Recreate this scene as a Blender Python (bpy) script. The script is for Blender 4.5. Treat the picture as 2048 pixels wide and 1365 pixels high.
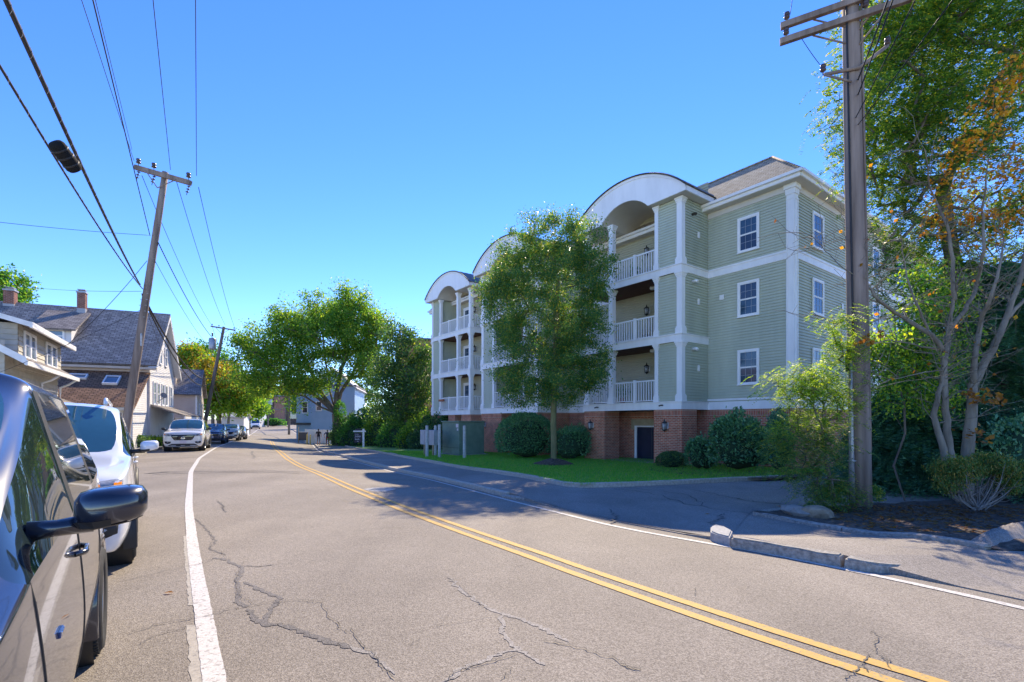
import bpy, bmesh, math, random
import numpy as np
from mathutils import Vector, Matrix
from mathutils.geometry import delaunay_2d_cdt

for o in list(bpy.data.objects):
    bpy.data.objects.remove(o, do_unlink=True)
SC = bpy.context.scene
COL = SC.collection
random.seed(7)
RNG = np.random.default_rng(7)
R = math.radians

# ------------------------------------------------------------------ camera, sky, sun, exposure
EYE = 1.6                      # eye height above the near road
FPX, CX, HY = 990.0, 1024.0, 845.0    # focal length, centre column and horizon row, for a 2048 px wide frame
cam_d = bpy.data.cameras.new('camera')
cam_d.sensor_width = 36.0
cam_d.lens = FPX / 2048 * 36
cam_d.shift_y = (HY - 682.5) / 2048
cam_d.clip_start = 0.05
cam_d.clip_end = 3000
cam = bpy.data.objects.new('camera', cam_d)
COL.objects.link(cam)
cam.location = (0, 0, EYE)
cam.rotation_euler = (R(90), 0, 0)
SC.camera = cam

SUN_AZ, SUN_EL = 12.5, 40.3    # degrees right of straight ahead, degrees above the horizon
world = bpy.data.worlds.new('World')
SC.world = world
world.use_nodes = True
wn = world.node_tree
wn.nodes.clear()
sky = wn.nodes.new('ShaderNodeTexSky')
sky.sky_type = 'NISHITA'
sky.sun_disc = False
sky.sun_elevation = R(SUN_EL)
sky.sun_rotation = R(SUN_AZ)
sky.altitude = 0
sky.air_density = 0.75
sky.dust_density = 0.0
sky.ozone_density = 4.0
bgn = wn.nodes.new('ShaderNodeBackground')
bgn.inputs['Strength'].default_value = 0.15
wout = wn.nodes.new('ShaderNodeOutputWorld')
hsv = wn.nodes.new('ShaderNodeHueSaturation')
hsv.inputs['Saturation'].default_value = 1.22
hsv.inputs['Hue'].default_value = 0.515
wn.links.new(sky.outputs[0], hsv.inputs['Color'])
wn.links.new(hsv.outputs[0], bgn.inputs[0])
wn.links.new(bgn.outputs[0], wout.inputs[0])

sun_d = bpy.data.lights.new('sun', 'SUN')
sun_d.energy = 3.25
sun_d.angle = R(0.5)
sun_d.color = (1.0, 0.85, 0.62)
sun = bpy.data.objects.new('sun', sun_d)
COL.objects.link(sun)
sdir = Vector((math.sin(R(SUN_AZ)) * math.cos(R(SUN_EL)), math.cos(R(SUN_AZ)) * math.cos(R(SUN_EL)), math.sin(R(SUN_EL))))
sun.rotation_euler = sdir.to_track_quat('Z', 'Y').to_euler()
sun.location = (20, 60, 60)

SC.view_settings.view_transform = 'Standard'
SC.view_settings.look = 'None'
SC.view_settings.exposure = 1.3
SC.view_settings.gamma = 1.0
SC.view_settings.use_curve_mapping = False
SC.render.engine = 'CYCLES'
SC.cycles.use_denoising = True
try:
    SC.cycles.denoiser = 'OPENIMAGEDENOISE'
except Exception:
    pass
SC.cycles.max_bounces = 7
SC.cycles.transparent_max_bounces = 12

# ------------------------------------------------------------------ helpers
def tag(o, label=None, cat=None, group=None, kind=None):
    if label: o['label'] = label
    if cat: o['category'] = cat
    if group: o['group'] = group
    if kind: o['kind'] = kind
    return o

def thing(name, label, cat, loc=(0, 0, 0), rz=0.0, group=None):
    o = bpy.data.objects.new(name, None)
    o.empty_display_size = 0.3
    COL.objects.link(o)
    o.location = loc
    o.rotation_euler = (0, 0, rz)
    return tag(o, label, cat, group)

def link(name, me, parent=None):
    o = bpy.data.objects.new(name, me)
    COL.objects.link(o)
    if parent is not None:
        o.parent = parent
    return o

def copy_tree(o, parent=None):
    c = o.copy()
    COL.objects.link(c)
    c.parent = parent
    for ch in list(o.children):
        copy_tree(ch, c)
    return c

class MB:
    """collects shapes, builds ONE mesh"""
    def __init__(self):
        self.v = []; self.f = []; self.m = []; self.s = []
    def add(self, vs, fs, mi=0, smooth=False):
        n = len(self.v)
        self.v.extend([tuple(p) for p in vs])
        for f in fs:
            self.f.append(tuple(i + n for i in f)); self.m.append(mi); self.s.append(smooth)
        return self
    def box(self, x0, x1, y0, y1, z0, z1, mi=0, M=None):
        vs = [(x0, y0, z0), (x1, y0, z0), (x1, y1, z0), (x0, y1, z0), (x0, y0, z1), (x1, y0, z1), (x1, y1, z1), (x0, y1, z1)]
        if M is not None:
            vs = [tuple(M @ Vector(p)) for p in vs]
        return self.add(vs, [(0, 3, 2, 1), (4, 5, 6, 7), (0, 1, 5, 4), (1, 2, 6, 5), (2, 3, 7, 6), (3, 0, 4, 7)], mi)
    def bbox(self, x0, x1, y0, y1, z0, z1, b=0.01, mi=0, M=None):
        """box with chamfered edges"""
        bm = bmesh.new()
        bmesh.ops.create_cube(bm, size=1)
        for v in bm.verts:
            v.co = Vector(((x0 + x1) / 2 + v.co.x * (x1 - x0), (y0 + y1) / 2 + v.co.y * (y1 - y0), (z0 + z1) / 2 + v.co.z * (z1 - z0)))
        bmesh.ops.bevel(bm, geom=bm.edges[:], offset=b, segments=2, affect='EDGES', profile=0.6)
        return self.from_bm(bm, mi, M)
    def from_bm(self, bm, mi=0, M=None, smooth=False):
        bm.verts.index_update()
        vs = [v.co.copy() for v in bm.verts]
        if M is not None: vs = [M @ p for p in vs]
        fs = [[v.index for v in f.verts] for f in bm.faces]
        bm.free()
        return self.add(vs, fs, mi, smooth)
    def prism(self, poly, axis, d0, d1, mi=0):
        """poly: 2D points; axis 'x','y','z' = extrusion axis (poly in the other two, in order)"""
        def P(a, b, d):
            return {'x': (d, a, b), 'y': (a, d, b), 'z': (a, b, d)}[axis]
        n = len(poly)
        vs = [P(a, b, d0) for a, b in poly] + [P(a, b, d1) for a, b in poly]
        fs = [tuple(range(n))[::-1], tuple(range(n, 2 * n))]
        for i in range(n):
            j = (i + 1) % n
            fs.append((i, j, n + j, n + i))
        return self.add(vs, fs, mi)
    def tube(self, pts, rad, n=8, mi=0, smooth=True, cap=True):
        pts = [Vector(p) for p in pts]
        if not hasattr(rad, '__len__'): rad = [rad] * len(pts)
        ref = Vector((0, 0, 1)) if abs((pts[-1] - pts[0]).normalized().z) < 0.9 else Vector((1, 0, 0))
        vs = []
        for i, p in enumerate(pts):
            d = (pts[min(i + 1, len(pts) - 1)] - pts[max(i - 1, 0)]).normalized()
            a = d.cross(ref).normalized(); b = d.cross(a)
            for k in range(n):
                t = 2 * math.pi * k / n
                vs.append(p + (a * math.cos(t) + b * math.sin(t)) * rad[i])
        fs = []
        for i in range(len(pts) - 1):
            for k in range(n):
                k2 = (k + 1) % n
                fs.append((i * n + k, i * n + k2, (i + 1) * n + k2, (i + 1) * n + k))
        self.add(vs, fs, mi, smooth)
        if cap:
            m = len(self.v) - len(vs)
            self.f.append(tuple(m + k for k in range(n))[::-1]); self.m.append(mi); self.s.append(False)
            m2 = m + (len(pts) - 1) * n
            self.f.append(tuple(m2 + k for k in range(n))); self.m.append(mi); self.s.append(False)
        return self
    def lathe(self, prof, n=16, mi=0, M=None, smooth=True):
        """prof: (r, z) pairs round z"""
        vs = []; fs = []
        for r, z in prof:
            for k in range(n):
                t = 2 * math.pi * k / n
                vs.append((r * math.cos(t), r * math.sin(t), z))
        for i in range(len(prof) - 1):
            for k in range(n):
                k2 = (k + 1) % n
                fs.append((i * n + k, i * n + k2, (i + 1) * n + k2, (i + 1) * n + k))
        if M is not None: vs = [tuple(M @ Vector(p)) for p in vs]
        return self.add(vs, fs, mi, smooth)
    def ico(self, c, r, sub=2, mi=0, jit=0.0, smooth=True):
        bm = bmesh.new()
        bmesh.ops.create_icosphere(bm, subdivisions=sub, radius=1)
        if not hasattr(r, '__len__'): r = (r, r, r)
        for v in bm.verts:
            k = 1 + random.uniform(-jit, jit)
            v.co = Vector((c[0] + v.co.x * r[0] * k, c[1] + v.co.y * r[1] * k, c[2] + v.co.z * r[2] * k))
        return self.from_bm(bm, mi, None, smooth)
    def mesh(self, name, mats, uv=True):
        me = bpy.data.meshes.new(name)
        me.from_pydata(self.v, [], self.f)
        if not isinstance(mats, (list, tuple)): mats = [mats]
        for m in mats: me.materials.append(m)
        me.polygons.foreach_set('material_index', self.m)
        me.polygons.foreach_set('use_smooth', self.s)
        if uv and len(self.v):
            L = me.uv_layers.new(name='UVMap')
            nl = len(me.loops)
            vi = np.empty(nl, np.int32); me.loops.foreach_get('vertex_index', vi)
            co = np.array(self.v, np.float64)[vi]
            npl = len(me.polygons)
            nrm = np.empty(npl * 3); me.polygons.foreach_get('normal', nrm); nrm = nrm.reshape(-1, 3)
            tot = np.empty(npl, np.int32); me.polygons.foreach_get('loop_total', tot)
            nn = np.repeat(nrm, tot, axis=0)
            hor = np.hypot(nn[:, 0], nn[:, 1])
            vert = np.abs(nn[:, 2]) < 0.93
            tx = np.where(vert, -nn[:, 1] / np.maximum(hor, 1e-6), 1.0)
            ty = np.where(vert, nn[:, 0] / np.maximum(hor, 1e-6), 0.0)
            u = co[:, 0] * tx + co[:, 1] * ty
            slope = np.sqrt(np.maximum(1 - nn[:, 2] ** 2, 0.05))
            v = np.where(vert, co[:, 2] / slope, co[:, 1])
            L.data.foreach_set('uv', np.stack([u, v], 1).ravel().astype(np.float32))
        me.validate(); me.update()
        return me
    def build(self, name, mats, parent=None, uv=True):
        return link(name, self.mesh(name, mats, uv), parent)

def rotz(a): return Matrix.Rotation(a, 4, 'Z')
def TR(x, y, z): return Matrix.Translation((x, y, z))

# ------------------------------------------------------------------ materials
def mat(name, c, rough=0.7, c2=None, scale=4.0, detail=4, metal=0.0, bump=0.0, bscale=None, spec=0.5, coat=0.0, coords='Object', stretch=(1, 1, 1), lo=0.35, hi=0.65, nrough=0.6):
    m = bpy.data.materials.new(name)
    m.use_nodes = True
    nt = m.node_tree; N = nt.nodes; Lk = nt.links
    p = N['Principled BSDF']
    p.inputs['Roughness'].default_value = rough
    p.inputs['Metallic'].default_value = metal
    p.inputs['Specular IOR Level'].default_value = spec
    p.inputs['Coat Weight'].default_value = coat
    p.inputs['Coat Roughness'].default_value = 0.03
    if c2 is None: c2 = tuple(min(1, k * 1.18) for k in c)
    tc = N.new('ShaderNodeTexCoord'); mp = N.new('ShaderNodeMapping')
    mp.inputs['Scale'].default_value = stretch
    Lk.new(tc.outputs[coords], mp.inputs[0])
    nz = N.new('ShaderNodeTexNoise'); nz.inputs['Scale'].default_value = scale; nz.inputs['Detail'].default_value = detail; nz.inputs['Roughness'].default_value = nrough
    Lk.new(mp.outputs[0], nz.inputs[0])
    rp = N.new('ShaderNodeValToRGB')
    rp.color_ramp.elements[0].position = lo; rp.color_ramp.elements[1].position = hi
    rp.color_ramp.elements[0].color = (*c, 1); rp.color_ramp.elements[1].color = (*c2, 1)
    Lk.new(nz.outputs[0], rp.inputs[0])
    Lk.new(rp.outputs[0], p.inputs['Base Color'])
    if bump:
        nb = N.new('ShaderNodeTexNoise'); nb.inputs['Scale'].default_value = bscale or scale * 4; nb.inputs['Detail'].default_value = 5
        Lk.new(mp.outputs[0], nb.inputs[0])
        bp = N.new('ShaderNodeBump'); bp.inputs['Strength'].default_value = bump; bp.inputs['Distance'].default_value = 0.02
        Lk.new(nb.outputs[0], bp.inputs['Height']); Lk.new(bp.outputs[0], p.inputs['Normal'])
    m['ramp'] = rp.name
    return m

def NT(m): return m.node_tree, m.node_tree.nodes, m.node_tree.links

def asphalt(name, dark, mid, light, patch=0.12, tint=(1, 1, 1)):
    m = bpy.data.materials.new(name); m.use_nodes = True
    nt, N, L = NT(m); p = N['Principled BSDF']
    p.inputs['Roughness'].default_value = 0.82; p.inputs['Specular IOR Level'].default_value = 0.25
    tc = N.new('ShaderNodeTexCoord')
    vo = N.new('ShaderNodeTexVoronoi'); vo.inputs['Scale'].default_value = 125
    L.new(tc.outputs['Object'], vo.inputs[0])
    sep = N.new('ShaderNodeSeparateColor'); L.new(vo.outputs['Color'], sep.inputs[0])
    rp = N.new('ShaderNodeValToRGB'); e = rp.color_ramp.elements
    e[0].position = 0.05; e[0].color = (*dark, 1); e[1].position = 0.95; e[1].color = (*light, 1)
    k = e.new(0.5); k.color = (*mid, 1)
    L.new(sep.outputs[0], rp.inputs[0])
    nz = N.new('ShaderNodeTexNoise'); nz.inputs['Scale'].default_value = 0.45; nz.inputs['Detail'].default_value = 6; nz.inputs['Roughness'].default_value = 0.65
    L.new(tc.outputs['Object'], nz.inputs[0])
    n2 = N.new('ShaderNodeTexNoise'); n2.inputs['Scale'].default_value = 30; n2.inputs['Detail'].default_value = 4
    L.new(tc.outputs['Object'], n2.inputs[0])
    mr = N.new('ShaderNodeMapRange'); mr.inputs['From Min'].default_value = 0.3; mr.inputs['From Max'].default_value = 0.7
    mr.inputs['To Min'].default_value = 1 - patch; mr.inputs['To Max'].default_value = 1 + patch
    L.new(nz.outputs[0], mr.inputs[0])
    mr2 = N.new('ShaderNodeMapRange'); mr2.inputs['From Min'].default_value = 0.3; mr2.inputs['From Max'].default_value = 0.7
    mr2.inputs['To Min'].default_value = 0.92; mr2.inputs['To Max'].default_value = 1.08
    L.new(n2.outputs[0], mr2.inputs[0])
    mpp = N.new('ShaderNodeMapping'); mpp.inputs['Rotation'].default_value = (0, 0, R(37)); mpp.inputs['Scale'].default_value = (0.75, 0.05, 1)
    L.new(tc.outputs['Object'], mpp.inputs[0])
    n3 = N.new('ShaderNodeTexNoise'); n3.inputs['Scale'].default_value = 1.0; n3.inputs['Detail'].default_value = 3; L.new(mpp.outputs[0], n3.inputs[0])
    mr3 = N.new('ShaderNodeMapRange'); mr3.inputs['From Min'].default_value = 0.3; mr3.inputs['From Max'].default_value = 0.7
    mr3.inputs['To Min'].default_value = 0.88; mr3.inputs['To Max'].default_value = 1.1; L.new(n3.outputs[0], mr3.inputs[0])
    m0 = N.new('ShaderNodeMath'); m0.operation = 'MULTIPLY'; L.new(mr.outputs[0], m0.inputs[0]); L.new(mr3.outputs[0], m0.inputs[1])
    mu = N.new('ShaderNodeMath'); mu.operation = 'MULTIPLY'; L.new(m0.outputs[0], mu.inputs[0]); L.new(mr2.outputs[0], mu.inputs[1])
    mx = N.new('ShaderNodeVectorMath'); mx.operation = 'SCALE'
    L.new(rp.outputs[0], mx.inputs[0]); L.new(mu.outputs[0], mx.inputs['Scale'])
    L.new(mx.outputs[0], p.inputs['Base Color'])
    bp = N.new('ShaderNodeBump'); bp.inputs['Strength'].default_value = 0.5; bp.inputs['Distance'].default_value = 0.006
    L.new(vo.outputs['Distance'], bp.inputs['Height']); L.new(bp.outputs[0], p.inputs['Normal'])
    return m

def brickmat(name, c1, c2, mortar, w=0.21, h=0.072, gap=0.011, vertical=False, shingle=False, rough=0.85, bump=0.6):
    m = bpy.data.materials.new(name); m.use_nodes = True
    nt, N, L = NT(m); p = N['Principled BSDF']; p.inputs['Roughness'].default_value = rough
    p.inputs['Specular IOR Level'].default_value = 0.2
    uv = N.new('ShaderNodeUVMap'); mp = N.new('ShaderNodeMapping')
    if vertical: mp.inputs['Rotation'].default_value = (0, 0, R(90))
    L.new(uv.outputs[0], mp.inputs[0])
    b = N.new('ShaderNodeTexBrick'); b.offset = 0.5 if not vertical else 0.0
    b.inputs['Scale'].default_value = 1.0
    b.inputs['Brick Width'].default_value = w; b.inputs['Row Height'].default_value = h
    b.inputs['Mortar Size'].default_value = gap; b.inputs['Mortar Smooth'].default_value = 0.15
    b.inputs['Bias'].default_value = 0.0
    b.inputs['Color1'].default_value = (*c1, 1); b.inputs['Color2'].default_value = (*c2, 1); b.inputs['Mortar'].default_value = (*mortar, 1)
    L.new(mp.outputs[0], b.inputs[0])
    nz = N.new('ShaderNodeTexNoise'); nz.inputs['Scale'].default_value = 3.0; nz.inputs['Detail'].default_value = 6
    L.new(uv.outputs[0], nz.inputs[0])
    mr = N.new('ShaderNodeMapRange'); mr.inputs['From Min'].default_value = 0.3; mr.inputs['From Max'].default_value = 0.7
    mr.inputs['To Min'].default_value = 0.8; mr.inputs['To Max'].default_value = 1.2; L.new(nz.outputs[0], mr.inputs[0])
    mx = N.new('ShaderNodeVectorMath'); mx.operation = 'SCALE'
    L.new(b.outputs[0], mx.inputs[0]); L.new(mr.outputs[0], mx.inputs['Scale']); L.new(mx.outputs[0], p.inputs['Base Color'])
    bp = N.new('ShaderNodeBump'); bp.inputs['Strength'].default_value = bump; bp.inputs['Distance'].default_value = 0.012; bp.invert = True
    L.new(b.outputs['Fac'], bp.inputs['Height']); L.new(bp.outputs[0], p.inputs['Normal'])
    return m

def leafmat(name, cols, trans=0.35, rough=0.5):
    """cols: (position, colour) list picked per leaf"""
    m = bpy.data.materials.new(name); m.use_nodes = True
    nt, N, L = NT(m); p = N['Principled BSDF']; out = N['Material Output']
    p.inputs['Roughness'].default_value = rough; p.inputs['Specular IOR Level'].default_value = 0.3
    g = N.new('ShaderNodeNewGeometry')
    rp = N.new('ShaderNodeValToRGB'); e = rp.color_ramp.elements
    e[0].position = cols[0][0]; e[0].color = (*cols[0][1], 1)
    e[1].position = cols[-1][0]; e[1].color = (*cols[-1][1], 1)
    for ps, c in cols[1:-1]:
        k = e.new(ps); k.color = (*c, 1)
    L.new(g.outputs['Random Per Island'], rp.inputs[0])
    L.new(rp.outputs[0], p.inputs['Base Color'])
    tr = N.new('ShaderNodeBsdfTranslucent')
    br = N.new('ShaderNodeMix'); br.data_type = 'RGBA'; br.blend_type = 'MULTIPLY'; br.inputs[0].default_value = 1.0
    L.new(rp.outputs[0], br.inputs[6]); br.inputs[7].default_value = (2.4, 2.15, 0.75, 1)
    L.new(br.outputs[2], tr.inputs[0])
    mx = N.new('ShaderNodeMixShader'); mx.inputs[0].default_value = trans
    L.new(p.outputs[0], mx.inputs[1]); L.new(tr.outputs[0], mx.inputs[2]); L.new(mx.outputs[0], out.inputs[0])
    return m

def glassmat(name, c, rough=0.04, spec=0.6):
    m = mat(name, c, rough, c2=tuple(k * 1.4 for k in c), scale=1.2, spec=spec)
    return m

M = {}
M['road'] = asphalt('road_asphalt', (0.175, 0.152, 0.124), (0.272, 0.236, 0.193), (0.365, 0.322, 0.265), 0.14)
M['walk'] = asphalt('sidewalk_asphalt', (0.19, 0.168, 0.142), (0.29, 0.256, 0.218), (0.39, 0.348, 0.30), 0.16)
M['drive'] = asphalt('driveway_asphalt', (0.17, 0.155, 0.137), (0.265, 0.242, 0.212), (0.36, 0.33, 0.29), 0.2)
M['crack'] = mat('crack_tar', (0.06, 0.055, 0.05), 0.85, (0.15, 0.135, 0.12), 30)
M['seal'] = asphalt('crack_sealant', (0.12, 0.11, 0.10), (0.185, 0.168, 0.152), (0.25, 0.228, 0.205), 0.2)
M['palescar'] = asphalt('pale_scar', (0.22, 0.2, 0.178), (0.32, 0.292, 0.255), (0.42, 0.385, 0.34), 0.2)
M['soil'] = mat('soil_ground', (0.22, 0.19, 0.14), 0.95, (0.32, 0.28, 0.21), 0.8, bump=0.3, bscale=12)
M['mulch'] = mat('mulch', (0.05, 0.036, 0.026), 0.95, (0.19, 0.14, 0.10), 14, bump=0.9, bscale=40, lo=0.4, hi=0.7)
M['granite'] = mat('granite', (0.22, 0.205, 0.18), 0.85, (0.42, 0.39, 0.34), 22, bump=0.5, bscale=60)
M['granite_tan'] = mat('granite_tan', (0.38, 0.335, 0.27), 0.85, (0.56, 0.5, 0.41), 18, bump=0.4, bscale=60)
M['concrete'] = mat('concrete', (0.34, 0.33, 0.30), 0.9, (0.45, 0.43, 0.39), 3, bump=0.2, bscale=50)
M['lawn'] = mat('lawn_turf', (0.10, 0.28, 0.05), 0.9, (0.30, 0.42, 0.12), 1.3, detail=10, bump=0.7, bscale=60)
M['grass'] = leafmat('grass_blade', [(0, (0.09, 0.31, 0.045)), (0.6, (0.14, 0.41, 0.06)), (0.9, (0.24, 0.46, 0.08)), (1, (0.38, 0.38, 0.14))], 0.4)

def paintmat(name, c, under, wear=0.5, edge=False):
    """road paint worn through to the asphalt in flecks"""
    m = mat(name, c, 0.75)
    nt, N, L = NT(m); p = N['Principled BSDF']
    tc = N.new('ShaderNodeTexCoord'); nz = N.new('ShaderNodeTexNoise'); nz.inputs['Scale'].default_value = 26; nz.inputs['Detail'].default_value = 8; nz.inputs['Roughness'].default_value = 0.7
    L.new(tc.outputs['Object'], nz.inputs[0])
    rp = N.new('ShaderNodeValToRGB'); rp.color_ramp.elements[0].position = wear - 0.04; rp.color_ramp.elements[1].position = wear + 0.06
    L.new(nz.outputs[0], rp.inputs[0])
    mx = N.new('ShaderNodeMix'); mx.data_type = 'RGBA'
    L.new(rp.outputs[0], mx.inputs[0]); mx.inputs[6].default_value = (*c, 1); mx.inputs[7].default_value = (*under, 1)
    vz = N.new('ShaderNodeTexVoronoi'); vz.inputs['Scale'].default_value = 80; L.new(tc.outputs['Object'], vz.inputs[0])
    mr = N.new('ShaderNodeMapRange'); mr.inputs['To Min'].default_value = 0.86; mr.inputs['To Max'].default_value = 1.05
    sp = N.new('ShaderNodeSeparateColor'); L.new(vz.outputs['Color'], sp.inputs[0]); L.new(sp.outputs[0], mr.inputs[0])
    sc = N.new('ShaderNodeVectorMath'); sc.operation = 'SCALE'; L.new(mx.outputs[2], sc.inputs[0]); L.new(mr.outputs[0], sc.inputs['Scale'])
    L.new(sc.outputs[0], p.inputs['Base Color'])
    return m
M['white_line'] = paintmat('white_line_paint', (0.62, 0.59, 0.54), (0.28, 0.25, 0.22), 0.57)
M['old_line'] = paintmat('old_line_paint', (0.42, 0.38, 0.31), (0.26, 0.24, 0.21), 0.56)
M['yellow_line'] = paintmat('yellow_line_paint', (0.58, 0.35, 0.08), (0.3, 0.25, 0.16), 0.575)
# ------------------------------------------------------------------ the lie of the land
_YK = [-40, 6, 12, 20, 30, 46, 60, 90, 124, 180, 300, 700]
_ZR = [0, 0, -0.18, -0.42, -0.50, -0.85, -0.85, -0.45, 0.0, 1.2, 3.0, 6.0]
_ZL = [0, 0, 0, 0, 0, -0.05, -0.35, -0.30, 0.0, 1.2, 3.0, 6.0]
_YC = [-40, 3, 5.6, 9, 22, 40, 60, 124, 180, 700]
_XC = [35, 2.4, 0.4, -2.1, -10, -19.5, -29, -60, -84, -300]
def g(x, y):
    zr = np.interp(y, _YK, _ZR); zl = np.interp(y, _YK, _ZL)
    w = np.clip((5 - (x - np.interp(y, _YC, _XC))) / 10, 0, 1)
    w = w * w * (3 - 2 * w)
    return zr + (zl - zr) * w
def gz(x, y, h=0.0): return float(g(x, y)) + h
def at(px, py, D):
    """point at depth D along the line of sight of a photo pixel"""
    return Vector(((px - CX) / FPX * D, D, EYE + (HY - py) / FPX * D))
def gp(px, py, h=0.0):
    """where the line of sight of a photo pixel meets the land (+h)"""
    a, b = 0.5, None
    D = 0.8
    while D < 600:
        p = at(px, py, D)
        if p.z <= gz(p.x, p.y, h):
            b = D; break
        a = D; D *= 1.03
    if b is None: b = 600
    for _ in range(40):
        m = (a + b) / 2; p = at(px, py, m)
        if p.z <= gz(p.x, p.y, h): b = m
        else: a = m
    return at(px, py, b)
def curve(pix, h=0.0):
    P = [gp(*q, h) for q in pix]
    P.sort(key=lambda p: p.y)
    return np.array([(p.x, p.y) for p in P])
def xof(C):
    x, y = C[:, 0], C[:, 1]
    s0 = (x[1] - x[0]) / (y[1] - y[0]); s1 = (x[-1] - x[-2]) / (y[-1] - y[-2])
    X = np.concatenate([[x[0] - s0 * 40], x, [x[-1] + s1 * 200]]); Y = np.concatenate([[y[0] - 40], y, [y[-1] + 200]])
    return lambda q: np.interp(q, Y, X)

WL = curve([(426, 1365), (417, 1307), (401, 1205), (385, 1102), (376, 1014), (381, 944), (398, 917), (431, 896), (464, 883), (499, 871)])
XWL = xof(np.vstack([WL, [[-60 - 3.4, 124]]]))
YLN = curve([(1829, 1365), (1713, 1329), (1556, 1279), (1398, 1224), (1240, 1172), (1090, 1118), (934, 1064), (810, 1019), (702, 976), (640, 948), (600, 932), (577, 919), (554, 900), (545, 888)])
XYL = xof(np.vstack([YLN, [[-29.2, 60], [-60, 124]]]))
RL = curve([(2048, 1218), (1832, 1168), (1634, 1128), (1437, 1091), (1240, 1057), (1012, 1000), (856, 959), (700, 921), (640, 904)])
XRL = xof(np.vstack([RL, [[-24.4, 60], [-56, 124]]]))
def smooth_x(f, y, w=1.2):
    return sum(f(y + d) for d in (-w, -w / 2, 0, w / 2, w)) / 5
XKL = lambda y: smooth_x(XWL, y) - 3.1          # left kerb
XKR = lambda y: smooth_x(XRL, y) + 0.32         # right kerb

def sheet(name, poly, zf, step, m, kind='structure', parent=None, inner=True):
    """flat-ish sheet filling an outline, draped over zf"""
    pts = []
    n = len(poly)
    for i in range(n):
        a = np.array(poly[i]); b = np.array(poly[(i + 1) % n])
        k = max(1, int(np.hypot(*(b - a)) / step))
        for j in range(k): pts.append(tuple(a + (b - a) * j / k))
    nb = len(pts)
    P = np.array(pts)
    if inner:
        x0, y0 = P.min(0); x1, y1 = P.max(0)
        for x in np.arange(x0, x1, step):
            for y in np.arange(y0, y1, step):
                ins = False; j = nb - 1
                for i in range(nb):
                    if (pts[i][1] > y) != (pts[j][1] > y) and x < (pts[j][0] - pts[i][0]) * (y - pts[i][1]) / (pts[j][1] - pts[i][1]) + pts[i][0]: ins = not ins
                    j = i
                if ins and np.min((P[:, 0] - x) ** 2 + (P[:, 1] - y) ** 2) > (0.45 * step) ** 2: pts.append((x, y))
    vs, es, fs, *_ = delaunay_2d_cdt([Vector(p) for p in pts], [(i, (i + 1) % nb) for i in range(nb)], [], 1, 1e-5)
    b = MB(); b.add([(v.x, v.y, zf(v.x, v.y)) for v in vs], [f for f in fs], 0, True)
    b.f = [f if _ccw(b.v, f) else f[::-1] for f in b.f]
    o = b.build(name, m, parent)
    if kind: o['kind'] = kind
    return o
def _ccw(v, f):
    a, b, c = v[f[0]], v[f[1]], v[f[2]]
    return (b[0] - a[0]) * (c[1] - a[1]) - (b[1] - a[1]) * (c[0] - a[0]) > 0

# land reaching the horizon
ys = np.concatenate([np.arange(-40, 70, 2.0), np.arange(70, 200, 6.0), np.arange(200, 701, 50), [1200, 2500]])
xs = np.concatenate([[-1500, -600, -300, -200], np.arange(-150, -60, 6.0), np.arange(-60, 60, 1.5), np.arange(60, 150, 10.0), [200, 300, 600, 1500]])
X, Y = np.meshgrid(xs, ys)
Z = g(X, Y) - 0.05
nx, ny = len(xs), len(ys)
b = MB()
b.add(np.stack([X, Y, Z], -1).reshape(-1, 3).tolist(), [(j * nx + i, j * nx + i + 1, (j + 1) * nx + i + 1, (j + 1) * nx + i) for j in range(ny - 1) for i in range(nx - 1)], 0, True)
tag(b.build('ground', M['soil']), kind='structure')

# the road: rows across, from behind the eye to the bend
def strip(name, ys, xa, xb, zf, m, nx=10, kind='structure', parent=None, skirt=0.0):
    vs = []; fs = []
    for y in ys:
        A, B = float(xa(y)), float(xb(y))
        for i in range(nx + 1):
            x = A + (B - A) * i / nx
            if i == 0 and skirt: vs.append((x, y, zf(x, y) - skirt)); continue
            if i == 1 and skirt: x = A + 0.004
            vs.append((x, y, zf(x, y)))
    for j in range(len(ys) - 1):
        for i in range(nx):
            fs.append((j * (nx + 1) + i, j * (nx + 1) + i + 1, (j + 1) * (nx + 1) + i + 1, (j + 1) * (nx + 1) + i))
    o = MB().add(vs, fs, 0, not skirt).build(name, m, parent)
    if kind: o['kind'] = kind
    return o
YR = np.concatenate([np.arange(-14, 30, 0.5), np.arange(30, 70, 1.0), np.arange(70, 190, 3.0)])
road = strip('road', YR, XKL, lambda y: XKR(y) + 0.5, lambda x, y: gz(x, y), M['road'], 12)

# raised walk, dropped at the two driveway mouths
def hwalk(y):
    return float(np.interp(y, [-14, 4.9, 5.3, 5.55, 6.5, 7.0, 10.0, 11.8, 200], [0.012, 0.012, 0.07, 0.10, 0.10, 0.014, 0.014, 0.12, 0.12]))
YW = np.concatenate([np.arange(-14, 40, 0.4), np.arange(40, 70, 1.0), np.arange(70, 190, 3.0)])
zwalk = lambda x, y: gz(x, y) + hwalk(y)
strip('sidewalk', YW, lambda y: XKR(y) + 0.02, lambda y: XKR(y) + 34, zwalk, M['walk'], 34, skirt=0.2)
strip('footpath', YW, lambda y: XKL(y) - 1.9, lambda y: XKL(y) - 0.01, lambda x, y: gz(x, y, 0.11), M['concrete'], 3)

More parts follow.
